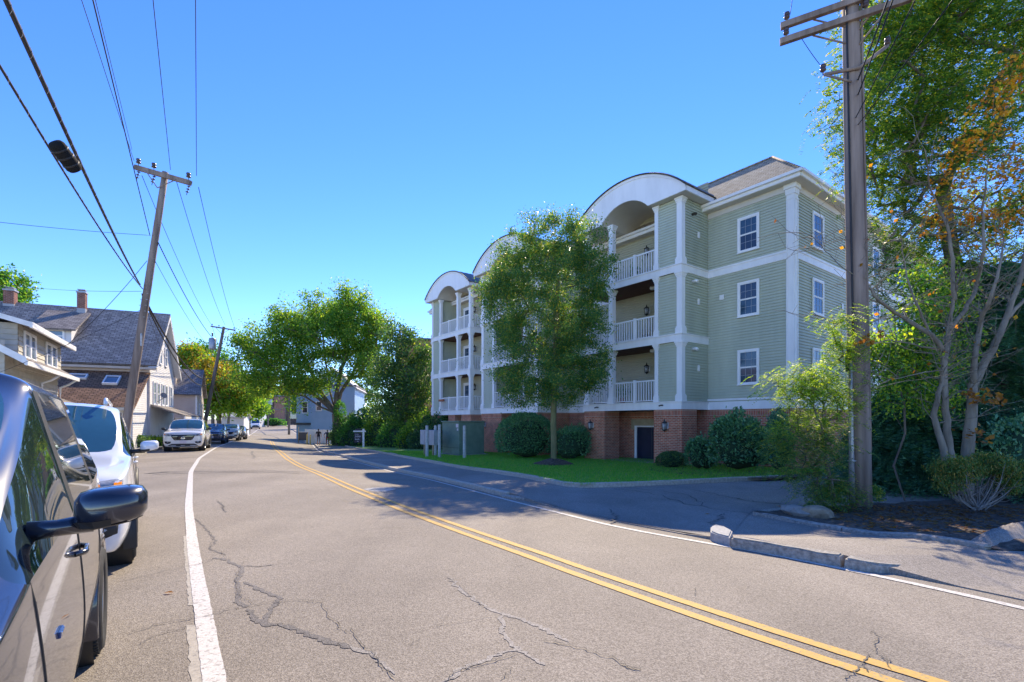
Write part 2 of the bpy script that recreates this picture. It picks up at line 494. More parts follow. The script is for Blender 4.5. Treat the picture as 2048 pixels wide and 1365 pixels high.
# painted lines
def line(name, ys, xf, w, m, dx=0.0, lift=0.006, jit=0.004):
    vs = []; fs = []
    for i, y in enumerate(ys):
        x = float(smooth_x(xf, y, 0.6)) + dx
        s = float(smooth_x(xf, y + 0.2, 0.6) - smooth_x(xf, y - 0.2, 0.6)) / 0.4
        k = math.sqrt(1 + s * s)           # width measured across the line
        a = x - w / 2 * k + random.uniform(-jit, jit); c = x + w / 2 * k + random.uniform(-jit, jit)
        vs += [(a, y, gz(a, y, lift)), (c, y, gz(c, y, lift))]
    for i in range(len(ys) - 1):
        fs.append((2 * i, 2 * i + 1, 2 * i + 3, 2 * i + 2))
    return MB().add(vs, fs, 0, False).build(name, m, road)
YP = np.concatenate([np.arange(-6, 16, 0.06), np.arange(16, 40, 0.3), np.arange(40, 125, 1.0)])
line('edge_line', YP, XWL, 0.125, M['white_line'], 0.01)
line('old_edge_line', YP[YP < 3.9], XWL, 0.11, M['old_line'], -0.07, 0.003, 0.012)
line('old_edge_line', YP[(YP > 4.3) & (YP < 7)], XWL, 0.10, M['old_line'], -0.045, 0.003, 0.012)
line('edge_line', YP, XRL, 0.09, M['white_line'])
YPy = YP[YP < 58]
line('centre_line', YPy, XYL, 0.10, M['yellow_line'], -0.135)
line('centre_line', YPy, XYL, 0.10, M['yellow_line'], 0.135)

# cracks and sealed cracks, traced on the road
NCR = [0]
def crackline(pix, w0, m, name, lift, jit=0.02, sub=7, px=True, wj=0.5):
    NCR[0] += 1; lift = lift + 0.0003 * (NCR[0] % 11)
    P = [gp(*q) if px else Vector((*q, 0)) for q in pix]
    pts = []
    for i in range(len(P) - 1):
        for k in range(sub):
            q = P[i].lerp(P[i + 1], k / sub)
            j = jit * min(1.5, 0.4 + q.y / 9)
            pts.append(Vector((q.x + random.gauss(0, j), q.y + random.gauss(0, j), 0)))
    pts.append(P[-1].copy())
    vs = []; fs = []
    n = len(pts)
    for i, p in enumerate(pts):
        d = (pts[min(i + 1, n - 1)] - pts[max(i - 1, 0)]); d.z = 0; d.normalize()
        nn = Vector((-d.y, d.x, 0))
        w = w0 * (1 + random.uniform(-wj, wj)) * (0.25 if i in (0, n - 1) else 1)
        for s in (-1, 1):
            q = p + nn * s * w / 2
            vs.append((q.x, q.y, gz(q.x, q.y, lift)))
    for i in range(n - 1):
        fs.append((2 * i, 2 * i + 2, 2 * i + 3, 2 * i + 1))
    return MB().add(vs, fs).build(name, m, road)
def z5(L): return [(x * 0.3418, 1000 + y * 0.3418) for x, y in L]
def z6(L): return [(700 + x * 0.3906, 900 + y * 0.3906) for x, y in L]
def z8(L): return [(1240 + x * 0.3945, 1000 + y * 0.3945) for x, y in L]
for L_, w in [([(1140, 110), (1190, 150), (1220, 190), (1260, 240), (1220, 290), (1320, 325)], 0.026),
              ([(1240, 340), (1330, 355), (1420, 395), (1390, 470), (1400, 540), (1390, 590), (1440, 630)], 0.05),
              ([(1420, 480), (1530, 530), (1640, 580), (1600, 620), (1560, 690), (1540, 730)], 0.055),
              ([(1440, 640), (1500, 700), (1560, 735), (1650, 730), (1800, 790), (1950, 840), (2048, 870)], 0.062),
              ([(1420, 390), (1520, 392), (1600, 380)], 0.02),
              ([(1280, 10), (1300, 45), (1320, 75)], 0.03)]:
    crackline(z5(L_), w * 0.75, M['seal'], 'sealed_crack', 0.0025, 0.012)
for L_, w in [([(700, 480), (900, 435), (1060, 400), (1180, 375), (1260, 345)], 0.012),
              ([(740, 790), (900, 740), (1100, 700), (1240, 680), (1330, 645), (1440, 630)], 0.013),
              ([(1440, 630), (1600, 600), (1760, 590), (1880, 600), (1930, 690), (1990, 740), (2040, 780)], 0.010),
              ([(1140, 110), (1210, 170), (1250, 235), (1225, 285), (1310, 320), (1330, 352)], 0.008),
              ([(1270, 0), (1300, 30), (1310, 70)], 0.012),
              ([(820, 850), (900, 800), (1050, 760), (1180, 725)], 0.009),
              ([(1380, 420), (1380, 520), (1420, 580), (1490, 610)], 0.007),
              ([(1500, 330), (1430, 360), (1380, 440)], 0.005),
              ([(1600, 380), (1800, 365), (2040, 340)], 0.005)]:
    crackline(z5(L_), w * 0.55, M['crack'], 'crack', 0.009, 0.012)
for L_, w in [([(0, 915), (60, 990), (130, 1060), (180, 1130), (230, 1180)], 0.012),
              ([(470, 1188), (600, 1120), (720, 1090), (860, 1045)], 0.012),
              ([(990, 980), (1100, 1000), (1220, 1030), (1340, 1070), (1420, 1115), (1490, 1130)], 0.013),
              ([(440, 905), (560, 885), (640, 870), (720, 850)], 0.007),
              ([(300, 1010), (360, 960)], 0.006), ([(0, 425), (80, 412), (180, 400), (340, 398)], 0.012),
              ([(830, 630), (850, 600), (890, 590)], 0.006), ([(770, 1180), (830, 1120)], 0.008),
              ([(500, 655), (560, 700), (640, 770), (720, 830)], 0.006)]:
    crackline(z6(L_), w * 0.55, M['crack'], 'crack', 0.009, 0.012)
for L_, w in [([(510, 655), (560, 715), (640, 770), (760, 835), (880, 870), (1000, 920), (1120, 985)], 0.05),
              ([(770, 850), (790, 900), (770, 935), (830, 1000), (900, 1050), (1000, 1105)], 0.045),
              ([(480, 1188), (620, 1105), (740, 1060), (860, 1020)], 0.045), ([(0, 1010), (120, 1060), (230, 1150)], 0.05)]:
    crackline(z6(L_), w * 0.75, M['palescar'], 'pale_scar', 0.0025, 0.014)
for L_, w in [([(1270, 660), (1310, 690), (1290, 740), (1320, 790), (1380, 830)], 0.006),
              ([(1270, 780), (1240, 840), (1190, 880), (1140, 915)], 0.009), ([(1240, 850), (1260, 880)], 0.01),
              ([(1310, 790), (1350, 820), (1355, 860)], 0.006), ([(0, 840), (60, 855), (110, 862)], 0.006),
              ([(375, 445), (385, 490)], 0.005)]:
    crackline(z8(L_), w, M['crack'], 'crack', 0.009, 0.012)
# the dark utility trench across the road
for dy in (0, 3):
    crackline([(300, 948 + dy), (330, 945 + dy), (380, 944 + dy), (460, 943 + dy), (560, 943 + dy), (600, 944 + dy)], 0.10 if dy else 0.16, M['seal'], 'trench_scar', 0.003, 0.03)
crackline([(290, 948), (318, 946), (340, 944)], 0.2, M['crack'], 'trench_scar', 0.005, 0.03)
crackline([(505, 903), (506, 910), (511, 918)], 0.10, M['seal'], 'sealed_crack', 0.003, 0.03)

# manhole cover by the centre line
mh = gp(758, 980)
b = MB(); b.lathe([(0.0, 0.012), (0.30, 0.012), (0.32, 0.008), (0.40, 0.008), (0.41, 0.0)], 24)
for k in range(-3, 4):
    b.box(-0.2, 0.2, k * 0.07 - 0.01, k * 0.07 + 0.01, 0.011, 0.016)
o = b.build('manhole_cover', mat('cast_iron_dusty', (0.3, 0.29, 0.27), 0.6, (0.45, 0.43, 0.4), 12))
o.location = (mh.x, mh.y, gz(mh.x, mh.y, 0.004)); tag(o, 'round iron manhole cover beside the yellow centre lines', 'manhole cover')

# ------------------------------------------------------------------ kerbs: single granite stones
def kerb_run(root, P, w=0.15, h=0.13, ln=1.8, zf=None, sink=0.25, top=None, m=None, side=1):
    """stones one after the other along a polyline; side +1 = body to the left of the run"""
    P = [Vector((p[0], p[1], 0)) for p in P]
    seg = [0]
    for i in range(1, len(P)): seg.append(seg[-1] + (P[i] - P[i - 1]).length)
    def pos(s):
        for i in range(1, len(P)):
            if s <= seg[i] or i == len(P) - 1:
                return P[i - 1].lerp(P[i], (s - seg[i - 1]) / max(1e-6, seg[i] - seg[i - 1]))
    s = 0
    while s < seg[-1] - 0.3:
        e = min(seg[-1], s + ln * random.uniform(0.85, 1.15))
        if seg[-1] - e < 0.6: e = seg[-1]
        ks = 4
        vs = []; fs = []
        jz = random.uniform(-0.008, 0.008)
        for k in range(ks + 1):
            q = s + 0.006 + (e - s - 0.012) * k / ks
            p = pos(q); d = (pos(min(seg[-1], q + 0.2)) - pos(max(0, q - 0.2))).normalized()
            nn = Vector((-d.y, d.x, 0)) * side
            zt = zf(p.x, p.y) + h + jz
            c = 0.018
            ring = [(0, -sink), (0, -c), (c, 0), (w - c, 0), (w, -c), (w, -sink)]
            for a, dz in ring:
                jj = random.uniform(-0.004, 0.004)
                vs.append((p.x + nn.x * (a + jj), p.y + nn.y * (a + jj), zt + dz + (random.uniform(-0.004, 0.004) if dz > -0.1 else 0)))
        for k in range(ks):
            for i in range(5):
                f = (k * 6 + i, k * 6 + i + 1, (k + 1) * 6 + i + 1, (k + 1) * 6 + i)
                fs.append(f if side < 0 else f[::-1])
        fs.append(tuple(range(6))[::side]); fs.append(tuple(range(ks * 6, ks * 6 + 6))[::-side])
        MB().add(vs, fs).build('kerb_stone', m or M['granite'], root)
        s = e
def kerb_thing(label): return thing('kerb', label, 'kerb')
yy = np.concatenate([np.arange(11.6, 30, 1.0), np.arange(30, 62, 2.0)])
k1 = kerb_thing('granite kerb between the road and the sidewalk before the lawn')
kerb_run(k1, [(float(XKR(y)) - 0.1, y) for y in yy], 0.14, 0.125, 1.7, lambda x, y: gz(x, y), side=-1, m=M['granite_tan'])
e0 = gp(1020, 1000)
kerb_run(k1, [(float(XKR(11.58)) - 0.1, 11.58), (float(XKR(11.2)) + 0.12, 11.15), (float(XKR(11.0)) + 0.55, 10.95), (float(XKR(11.0)) + 1.0, 11.0)][::-1], 0.16, 0.07, 3, lambda x, y: gz(x, y), side=1)
k4 = kerb_thing('low granite kerb along the left footpath beside the parked cars')
yl = np.concatenate([np.arange(0, 30, 1.5), np.arange(30, 60, 3.0)])
kerb_run(k4, [(float(XKL(y)) - 0.14, y) for y in yl], 0.14, 0.125, 2.2, lambda x, y: gz(x, y), side=-1)

# lawn and its kerb
lawn_px = [(690, 893), (742, 903), (800, 914), (864, 926), (925, 937), (989, 946), (1051, 956), (1100, 966), (1130, 972), (1165, 975), (1247, 973), (1380, 967), (1500, 961), (1565, 957)]
LE = [gp(*q, 0.14) for q in lawn_px]
lawn_zf = lambda x, y: gz(x, y) + 0.20 + 0.0 * x
C0 = Vector((10.90, 19.14, 0)); BU = Vector((-0.6, 0.8, 0)); AV = Vector((-0.8, -0.6, 0))   # building corner, along the facade, outwards
def B2W(t, s): return C0 + BU * t + AV * s
back = [B2W(-1.0, -3.0), B2W(12, -3), B2W(28, -3), B2W(33.0, -1.0), B2W(36, 2), Vector((-15.5, 47, 0))]
lawn_poly = [(p.x, p.y) for p in LE] + [(p.x, p.y) for p in back]
MOUND = None
lawn = sheet('lawn', lawn_poly, lawn_zf, 1.0, M['lawn'])
k2 = kerb_thing('granite kerb edging the lawn along sidewalk and driveway')
kerb_run(k2, [(p.x, p.y) for p in LE], 0.15, 0.24, 2.0, lambda x, y: gz(x, y), sink=0.4, side=1, m=M['granite_tan'])

# driveway surface
dr_px = [(1100, 988), (1135, 985), (1250, 985), (1400, 978), (1560, 970)]
D1 = [gp(*q, 0.02) for q in dr_px]
dr2 = [B2W(-7.0, -6), Vector((12.6, 9.6, 0))] 
D3 = [gp(*q, 0.02) for q in [(1730, 1005), (1600, 1012), (1505, 1022), (1490, 1036), (1470, 1062)]] + [Vector((float(XKR(y)) + 0.09, y, 0)) for y in (6.9, 7.5, 8.2, 9.0, 9.8, 10.6)]
sheet('driveway', [(p.x, p.y) for p in D1 + dr2 + D3], lambda x, y: zwalk(x, y) + 0.006, 0.8, M['drive'])
for pix in ([(1380, 990), (1440, 1000), (1500, 1008), (1560, 1012)], [(1225, 988), (1300, 996), (1380, 1012), (1500, 1030)], [(1220, 1020), (1235, 1035), (1225, 1050)], [(1420, 1052), (1440, 1040), (1448, 1030)], [(1250, 985), (1380, 1000), (1420, 1020)]):
    o = crackline(pix, 0.03, M['crack'], 'crack', 0.0, 0.03)
    me = o.data
    for v in me.vertices: v.co.z = zwalk(v.co.x, v.co.y) + 0.012

# planted island at the right
bed_px = [(1505, 1019), (1632, 1041), (1745, 1058), (1857, 1076), (1970, 1097)]
BE = [gp(*q, 0.12) for q in bed_px]
bed_poly = [(p.x, p.y) for p in BE] + [(8.2, 5.4), (14, 5.0), (20, 8), (14, 12.5), (9.5, 10.6)] + [(gp(1700, 1006, 0.1).x, gp(1700, 1006, 0.1).y), (gp(1560, 1012, 0.1).x, gp(1560, 1012, 0.1).y)]
def bed_z(x, y): return zwalk(x, y) + 0.045 + 0.022 * math.sin(x * 1.3) * math.cos(y * 1.7) + 0.014 * math.sin(x * 5.1 + y * 3.3) + 0.010 * math.sin(x * 11 - y * 8)
sheet('planting_bed', bed_poly, bed_z, 0.22, M['mulch'])
k3 = kerb_thing('low worn kerb edging the planting bed by the pole')
kerb_run(k3, [(p.x, p.y) for p in BE], 0.12, 0.065, 1.5, zwalk, sink=0.3, side=1)
P_ = [gp(*q, 0.1) for q in [(1505, 1019), (1540, 1014), (1600, 1010)]]
kerb_run(k3, [(p.x, p.y) for p in P_], 0.12, 0.06, 1.2, zwalk, sink=0.3, side=-1)

# loose kerb stones between the two driveway mouths: rounded end, long stone, broken taper
k5 = kerb_thing('heavy granite kerb of rounded, long and broken stones beside the white line')
def stone(poly, z0, h, name, jit=0.006, taper=0.02):
    bm = bmesh.new()
    cx = sum(p[0] for p in poly) / len(poly); cy = sum(p[1] for p in poly) / len(poly)
    lo = [bm.verts.new((p[0], p[1], z0(p[0], p[1]) - 0.15)) for p in poly]
    hi = []
    for i, p in enumerate(poly):
        hh = h[i] if hasattr(h, '__len__') else h
        dx, dy = cx - p[0], cy - p[1]; d = max(0.05, math.hypot(dx, dy))
        hi.append(bm.verts.new((p[0] + dx / d * taper, p[1] + dy / d * taper, z0(p[0], p[1]) + hh + random.uniform(-jit, jit))))
    n = len(poly)
    bm.faces.new(hi); bm.faces.new(lo[::-1])
    for i in range(n):
        j = (i + 1) % n
        bm.faces.new((lo[i], lo[j], hi[j], hi[i]))
    bmesh.ops.recalc_face_normals(bm, faces=bm.faces[:])
    bmesh.ops.bevel(bm, geom=[e for e in bm.edges if all(v in set(hi) for v in e.verts)], offset=0.018, segments=2, affect='EDGES')
    b = MB(); b.from_bm(bm)
    return b
def pxy(L, h=0.0): return [(gp(*q, h).x, gp(*q, h).y) for q in L]
gg = lambda x, y: gz(x, y)
stone(pxy([(1419, 1081), (1432, 1087), (1460, 1094), (1468, 1080), (1450, 1070), (1430, 1066), (1420, 1070)]), gg, 0.13, 's').build('kerb_stone', mat('granite_pale', (0.3, 0.3, 0.3), 0.85, (0.42, 0.42, 0.41), 20, bump=0.4), k5)
A_, B_ = gp(1459, 1096), gp(1683, 1136)
dd = (B_ - A_); dd.z = 0; dd.normalize(); nn_ = Vector((-dd.y, dd.x, 0))
if nn_.x < 0: nn_ = -nn_
pl = [A_.lerp(B_, k / 6) for k in range(7)]
stone([(p.x, p.y) for p in pl] + [(p.x + nn_.x * 0.16, p.y + nn_.y * 0.16) for p in reversed(pl)], gg, 0.13, 's', 0.008).build('kerb_stone', M['granite'], k5)
pt = pxy([(1686, 1137), (1720, 1143), (1760, 1147), (1800, 1146), (1841, 1138)])
pt2 = [(pt[0][0] + nn_.x * 0.16, pt[0][1] + nn_.y * 0.16), (pt[2][0] + nn_.x * 0.12, pt[2][1] + nn_.y * 0.12)][::-1]
stone(pt + pt2, gg, [0.12, 0.115, 0.10, 0.085, 0.04, 0.10, 0.12], 's', 0.006).build('kerb_stone', M['granite'], k5)

# rocks in the bed and the humped asphalt ramp of the next driveway
def rock(c, r, label, m, seed):
    random.seed(seed)
    b = MB(); b.ico((0, 0, 0), r, 2, 0, 0.13, False)
    o = b.build('rock', m); o.location = c; o.rotation_euler.z = random.uniform(0, 3)
    return tag(o, label, 'rock')
M['rock1'] = mat('rock_grey', (0.18, 0.17, 0.15), 0.9, (0.32, 0.3, 0.26), 6, bump=0.6)
M['rock2'] = mat('rock_tan', (0.2, 0.15, 0.10), 0.9, (0.36, 0.29, 0.2), 6, bump=0.6)
q = gp(1592, 1026, 0.1); rock((q.x, q.y, q.z + 0.03), (0.30, 0.16, 0.12), 'flat grey rock at the tip of the planting bed', M['rock1'], 3)
q = gp(1632, 1030, 0.1); rock((q.x, q.y, q.z + 0.04), (0.27, 0.16, 0.13), 'tan rock beside the flat grey rock in the planting bed', M['rock2'], 9)
random.seed(11)
rp_ = [gp(*q, 0.14) for q in [(1905, 1078), (1940, 1088), (1985, 1100), (2060, 1085), (2140, 1070), (2140, 1030), (2060, 1038), (1990, 1052)]]
RP = [(p.x, p.y) for p in rp_]
def ramp_z(x, y):
    d = 9.0
    for i in range(len(RP)):
        ax, ay = RP[i]; bx_, by_ = RP[(i + 1) % len(RP)]
        L2 = (bx_ - ax) ** 2 + (by_ - ay) ** 2; k = max(0, min(1, ((x - ax) * (bx_ - ax) + (y - ay) * (by_ - ay)) / L2))
        d = min(d, math.hypot(x - ax - k * (bx_ - ax), y - ay - k * (by_ - ay)))
    f = min(1, d / 0.35)
    return bed_z(x, y) - 0.10 + 0.26 * f * f * (3 - 2 * f)
sheet('driveway_ramp', RP, ramp_z, 0.12, M['walk'])
# ------------------------------------------------------------------ apartment building
M['sage'] = mat('sage_siding', (0.43, 0.46, 0.355), 0.65, (0.54, 0.57, 0.445), 0.8, detail=9, stretch=(1.6, 1.6, 0.35), lo=0.3, hi=0.7)
M['cream_siding'] = mat('balcony_siding', (0.47, 0.45, 0.32), 0.7, (0.53, 0.5, 0.37), 0.9)
M['white'] = mat('white_trim', (0.80, 0.79, 0.78), 0.5, (0.90, 0.89, 0.88), 1.2, detail=9, stretch=(2, 2, 0.5), lo=0.28, hi=0.6)
M['soffit'] = mat('soffit_cream', (0.62, 0.57, 0.50), 0.6, (0.68, 0.64, 0.57), 1.0)
M['brick'] = brickmat('red_brick', (0.58, 0.165, 0.085), (0.40, 0.11, 0.06), (0.58, 0.44, 0.32))
M['soldier'] = brickmat('soldier_brick', (0.54, 0.155, 0.085), (0.40, 0.11, 0.065), (0.54, 0.42, 0.32), w=0.21, h=0.072, vertical=True)
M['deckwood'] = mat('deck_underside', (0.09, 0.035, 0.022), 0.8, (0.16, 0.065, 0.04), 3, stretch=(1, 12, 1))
M['shingle_tan'] = brickmat('roof_shingle_tan', (0.47, 0.38, 0.28), (0.34, 0.275, 0.20), (0.15, 0.12, 0.09), w=0.30, h=0.15, gap=0.014, bump=0.8)
M['seam'] = mat('standing_seam_metal', (0.22, 0.21, 0.2), 0.35, (0.3, 0.29, 0.28), 2, metal=0.7)
M['darkmetal'] = mat('dark_metal', (0.05, 0.045, 0.04), 0.4, (0.09, 0.08, 0.07), 5, metal=0.6)
M['pane'] = glassmat('window_pane', (0.02, 0.028, 0.05), 0.03, 0.8)
M['pane_blue'] = glassmat('window_pane_blue', (0.03, 0.06, 0.10), 0.05, 0.8)
M['pane_blind'] = glassmat('window_pane_blind', (0.13, 0.13, 0.14), 0.05, 0.8)
M['stone_lintel'] = mat('stone_lintel', (0.38, 0.3, 0.19), 0.85, (0.46, 0.38, 0.26), 4)
M['grey_lintel'] = mat('grey_lintel', (0.42, 0.42, 0.43), 0.85, (0.5, 0.5, 0.5), 4)
M['plastic_white'] = mat('white_plastic', (0.75, 0.74, 0.72), 0.4)
M['clearglass'] = mat('lantern_glass', (0.35, 0.36, 0.36), 0.1, (0.5, 0.5, 0.5), 10)
M['dark_frame'] = mat('dark_window_frame', (0.05, 0.06, 0.07), 0.5)
M['terracotta'] = mat('terracotta', (0.35, 0.12, 0.06), 0.8)

ZB, ZF1, Z2b, Z2t, Z3b, Z3t, ZE0, ZE1 = 2.15, 2.49, 5.03, 5.36, 7.98, 8.30, 10.90, 11.12
GZ = -0.62                                      # below the lawn
apt = thing('apartment_building', 'sage green clapboard apartment building with white arched balconies on a red brick base', 'building', (C0.x, C0.y, 0), math.atan2(0.8, -0.6))

def siding(b, t0, t1, s, z0, z1, axis='t', sgn=1, exp=0.118, th=0.016, mi=0):
    """lapped boards on a wall: axis 't' = wall along t at depth s facing sgn*s; axis 's' = wall along s (t0..t1) at t=s facing sgn*t"""
    n = max(1, int(round((z1 - z0) / exp))); e = (z1 - z0) / n
    gp_ = min(0.03, e * 0.22)
    for k in range(n):
        za, zb = z0 + k * e, z0 + (k + 1) * e
        def P(a, o, z): return (a, s + o * sgn, z) if axis == 't' else (s + o * sgn, a, z)
        prof = [(0.004, za), (-0.012, za + 0.001), (-0.012, za + gp_), (th + 0.006, za + gp_), (0.004, zb)]  # groove under each board is added, so shade draws a dark line
        vs = [P(t, o, z) for o, z in prof for t in (t0, t1)]
        fs = [(2 * i, 2 * i + 1, 2 * i + 3, 2 * i + 2) for i in range(4)]
        flip = (sgn > 0) if axis == 't' else (sgn < 0)
        b.add(vs, [f[::-1] for f in fs] if flip else fs, mi)
    return b

def window(parent, t, s, z, w, h, axis='t', sgn=1, cols=3, rows=2, name='window', panemat=None, trim=0.09, gridtop=True):
    """double-hung window: trim frame, two sashes, muntins; (t, z) = lower left of the trim"""
    def BX(b, a0, a1, o0, o1, z0, z1, mi=0):
        o0, o1 = sorted((s + o0 * sgn, s + o1 * sgn))
        if axis == 't': b.box(a0, a1, o0, o1, z0, z1, mi)
        else: b.box(o0, o1, a0, a1, z0, z1, mi)
    f = MB()
    BX(f, t, t + trim, 0.0, 0.055, z, z + h); BX(f, t + w - trim, t + w, 0.0, 0.055, z, z + h)
    BX(f, t + trim, t + w - trim, 0.0, 0.055, z + h - trim, z + h); BX(f, t + trim, t + w - trim, 0.0, 0.055, z, z + trim * 0.6)
    BX(f, t - 0.02, t + w + 0.02, 0.0, 0.075, z - 0.035, z - 0.001)
    win = f.build(name, M['white'], parent)
    a0, a1, z0, z1 = t + trim, t + w - trim, z + trim * 0.6, z + h - trim
    zm = (z0 + z1) / 2
    sash = MB()
    for (c0, c1, o) in ((z0, zm, 0.024), (zm, z1, 0.034)):
        q = 0.03
        BX(sash, a0, a0 + q, 0.018, o + 0.008, c0, c1); BX(sash, a1 - q, a1, 0.018, o + 0.008, c0, c1)
        BX(sash, a0 + q, a1 - q, 0.018, o + 0.008, c0, c0 + q); BX(sash, a0 + q, a1 - q, 0.018, o + 0.008, c1 - q, c1)
    sash.build('sash', M['white'], win)
    for c0, c1, top in ((z0, zm, False), (zm, z1, True)):
        p = MB(); o = 0.026 if top else 0.020
        BX(p, a0 + 0.03, a1 - 0.03, 0.012, o, c0 + 0.03, c1 - 0.03)
        p.build('pane', panemat or random.choice([M['pane'], M['pane'], M['pane_blind'] if top else M['pane'], M['pane_blue']]), win)
        g_ = MB(); q = 0.007
        for k in range(1, cols):
            x = a0 + (a1 - a0) * k / cols; BX(g_, x - q, x + q, o - 0.004, o + 0.006, c0 + 0.03, c1 - 0.03)
        for k in range(1, rows):
            zz = c0 + (c1 - c0) * k / rows; BX(g_, a0 + 0.03, a1 - 0.03, o - 0.004, o + 0.0055, zz - q, zz + q)
        g_.build('muntin_grid', M['muntin'], win)
    return win
M['muntin'] = mat('muntin_grey', (0.3, 0.31, 0.34), 0.5)

TOW = [dict(a=3.61, b=9.33, s=2.0, panels=('a',)), dict(a=12.55, b=18.30, s=2.4, panels=('a', 'b')), dict(a=20.90, b=26.72, s=1.6, panels=('b',))]
TEND, DEPTH = 29.0, 17.0
BACKS = -0.0

# main walls, sage boards
segs = [(0.255, 3.61), (9.33, 12.55), (18.30, 20.90), (26.72, TEND)]
for z0, z1 in ((2.64, Z3b), (Z3t, 10.62)):
    for a, c in segs:
        siding(MB(), a, c, 0.0, z0, z1, 't', 1).build('siding', M['sage'], apt)
    siding(MB(), -DEPTH, -0.255, 0.0, z0, z1, 's', -1).build('siding', M['sage'], apt)
b = MB(); siding(b, -DEPTH, 0, TEND, 2.64, 10.62, 's', 1); b.build('siding', M['sage'], apt)
# balcony back walls and the solid core behind all boards
for T in TOW:
    for z0, z1 in ((ZF1, Z2b), (Z2t, Z3b), (Z3t, 12.3)):
        siding(MB(), T['a'], T['b'], 0.0, z0, z1, 't', 1).build('balcony_siding', M['cream_siding'], apt)
b = MB(); b.box(0.02, TEND - 0.02, -DEPTH + 0.02, -0.02, 2.2, 10.9)
b.build('wall_core', M['sage'], apt)
# brick base
b = MB(); b.box(0.0, TEND, -DEPTH, -0.03, GZ, 1.86); b.build('brick_wall', M['brick'], apt)
b = MB(); b.box(-0.004, TEND + 0.004, -DEPTH - 0.004, -0.026, 1.862, 2.148); b.build('soldier_course', M['soldier'], apt)
# bands
def band(t0, t1, s0, s1, z0, z1, name='band', parent=apt, m='white'):
    b_ = MB(); b_.box(t0, t1, s0, s1, z0, z1)
    return b_.build(name, M[m], parent)
for a, c in [(-0.05, 3.608), (9.332, 12.548), (18.302, 20.898), (26.722, TEND + 0.05)]:
    a2 = 0.262 if a < 0 else a
    band(a, c, -0.02, 0.05, ZB, ZF1); band(a2, c, 0.0, 0.07, 2.53, 2.625)
    band(a2, c, 0.0, 0.045, Z3b, Z3t); band(a2, c, 0.0, 0.07, Z3t - 0.05, Z3t + 0.025, 'band_cap')
    band(a2, c, 0.0, 0.05, 10.60, 10.84, 'frieze', m='soffit')
band(-0.05, 0.0, -DEPTH, -0.021, ZB, ZF1); band(-0.07, 0.0, -DEPTH, -0.262, 2.53, 2.625)
band(-0.045, 0.0, -DEPTH, -0.262, Z3b, Z3t); band(-0.07, 0.0, -DEPTH, -0.262, Z3t - 0.05, Z3t + 0.025, 'band_cap')
band(-0.05, 0.0, -DEPTH, -0.262, 10.60, 10.84, 'frieze', m='soffit')

# corner pilaster
def pilaster(t0, t1, s0, s1, z0, z1, cap=True, name='pilaster', sub=apt):
    b_ = MB()
    b_.box(t0, t1, s0, s1, z0, z1)
    w = 0.025
    # raised edges leave a sunk panel
    b_.box(t0, t0 + 0.05, s1, s1 + 0.016, z0 + 0.22, z1 - 0.25); b_.box(t1 - 0.05, t1, s1, s1 + 0.016, z0 + 0.22, z1 - 0.25)
    b_.box(t0, t1, s1, s1 + 0.016, z1 - 0.25, z1 - 0.2); b_.box(t0 - w, t1 + w, s0, s1 + w, z0, z0 + 0.22)
    if cap:
        b_.box(t0 - w, t1 + w, s0, s1 + w, z1 - 0.2, z1 - 0.08); b_.box(t0 - 0.06, t1 + 0.06, s0, s1 + 0.06, z1 - 0.08, z1)
    return b_.build(name, M['white'], sub)
b = MB(); b.box(-0.045, 0.26, -0.26, 0.045, 2.50, 10.45)
for k in (-0.045, 0.21): b.box(k, k + 0.05, 0.045, 0.062, 2.8, 10.25)
b.box(-0.045, 0.26, 0.045, 0.062, 10.251, 10.32)
for k in (-0.26, -0.005): b.box(-0.062, -0.045, k, k + 0.05, 2.8, 10.25)
b.box(-0.062, -0.045, -0.26, 0.045, 10.251, 10.32)
b.box(-0.075, 0.29, -0.29, 0.075, 10.45, 10.66); b.box(-0.12, 0.335, -0.335, 0.12, 10.66, 10.84)
b.box(-0.075, 0.29, -0.29, 0.075, 2.63, 2.8)
b.build('corner_pilaster', M['white'], apt)

# eaves and hipped roof with a flat deck
OV = 0.42
b = MB(); b.box(-OV, TEND + OV, -DEPTH - OV, OV, 10.842, 10.895); b.build('soffit', M['soffit'], apt)
for args in ((-OV, TEND + OV, OV - 0.03, OV + 0.03), (-OV - 0.03, -OV + 0.03, -DEPTH - OV, OV - 0.031), (TEND + OV - 0.03, TEND + OV + 0.03, -DEPTH - OV, OV - 0.031)):
    b = MB(); b.box(*args, 10.86, 11.0); b.build('fascia', M['white'], apt)
for args in ((-OV - 0.1, TEND + OV + 0.1, OV + 0.031, OV + 0.13), (-OV - 0.13, -OV - 0.031, -DEPTH - OV, OV + 0.03)):
    b = MB(); b.box(*args, 11.0, 11.11); b.build('gutter', M['white'], apt)
K = 1.55
b = MB()
e0, e1, f0, f1 = -OV - 0.06, TEND + OV + 0.06, OV + 0.06, -DEPTH - OV - 0.06
vs = [(e0, f0, 11.06), (e1, f0, 11.06), (e1, f1, 11.06), (e0, f1, 11.06), (K, -K, 13.0), (TEND - K, -K, 13.0), (TEND - K, -DEPTH + K, 13.0), (K, -DEPTH + K, 13.0)]
b.add(vs, [(0, 4, 5, 1)[::-1], (1, 5, 6, 2)[::-1], (2, 6, 7, 3)[::-1], (3, 7, 4, 0)[::-1], (4, 7, 6, 5)[::-1], (0, 1, 2, 3)[::-1]])
roof = b.build('roof', M['shingle_tan'], apt)
b = MB()
for i, j in ((0, 4), (4, 5), (1, 5), (3, 7), (4, 7)):
    b.tube([Vector(vs[i]) + Vector((0, 0, 0.02)), Vector(vs[j]) + Vector((0, 0, 0.02))], 0.045, 6)
b.build('ridge_cap', M['shingle_tan'], roof)

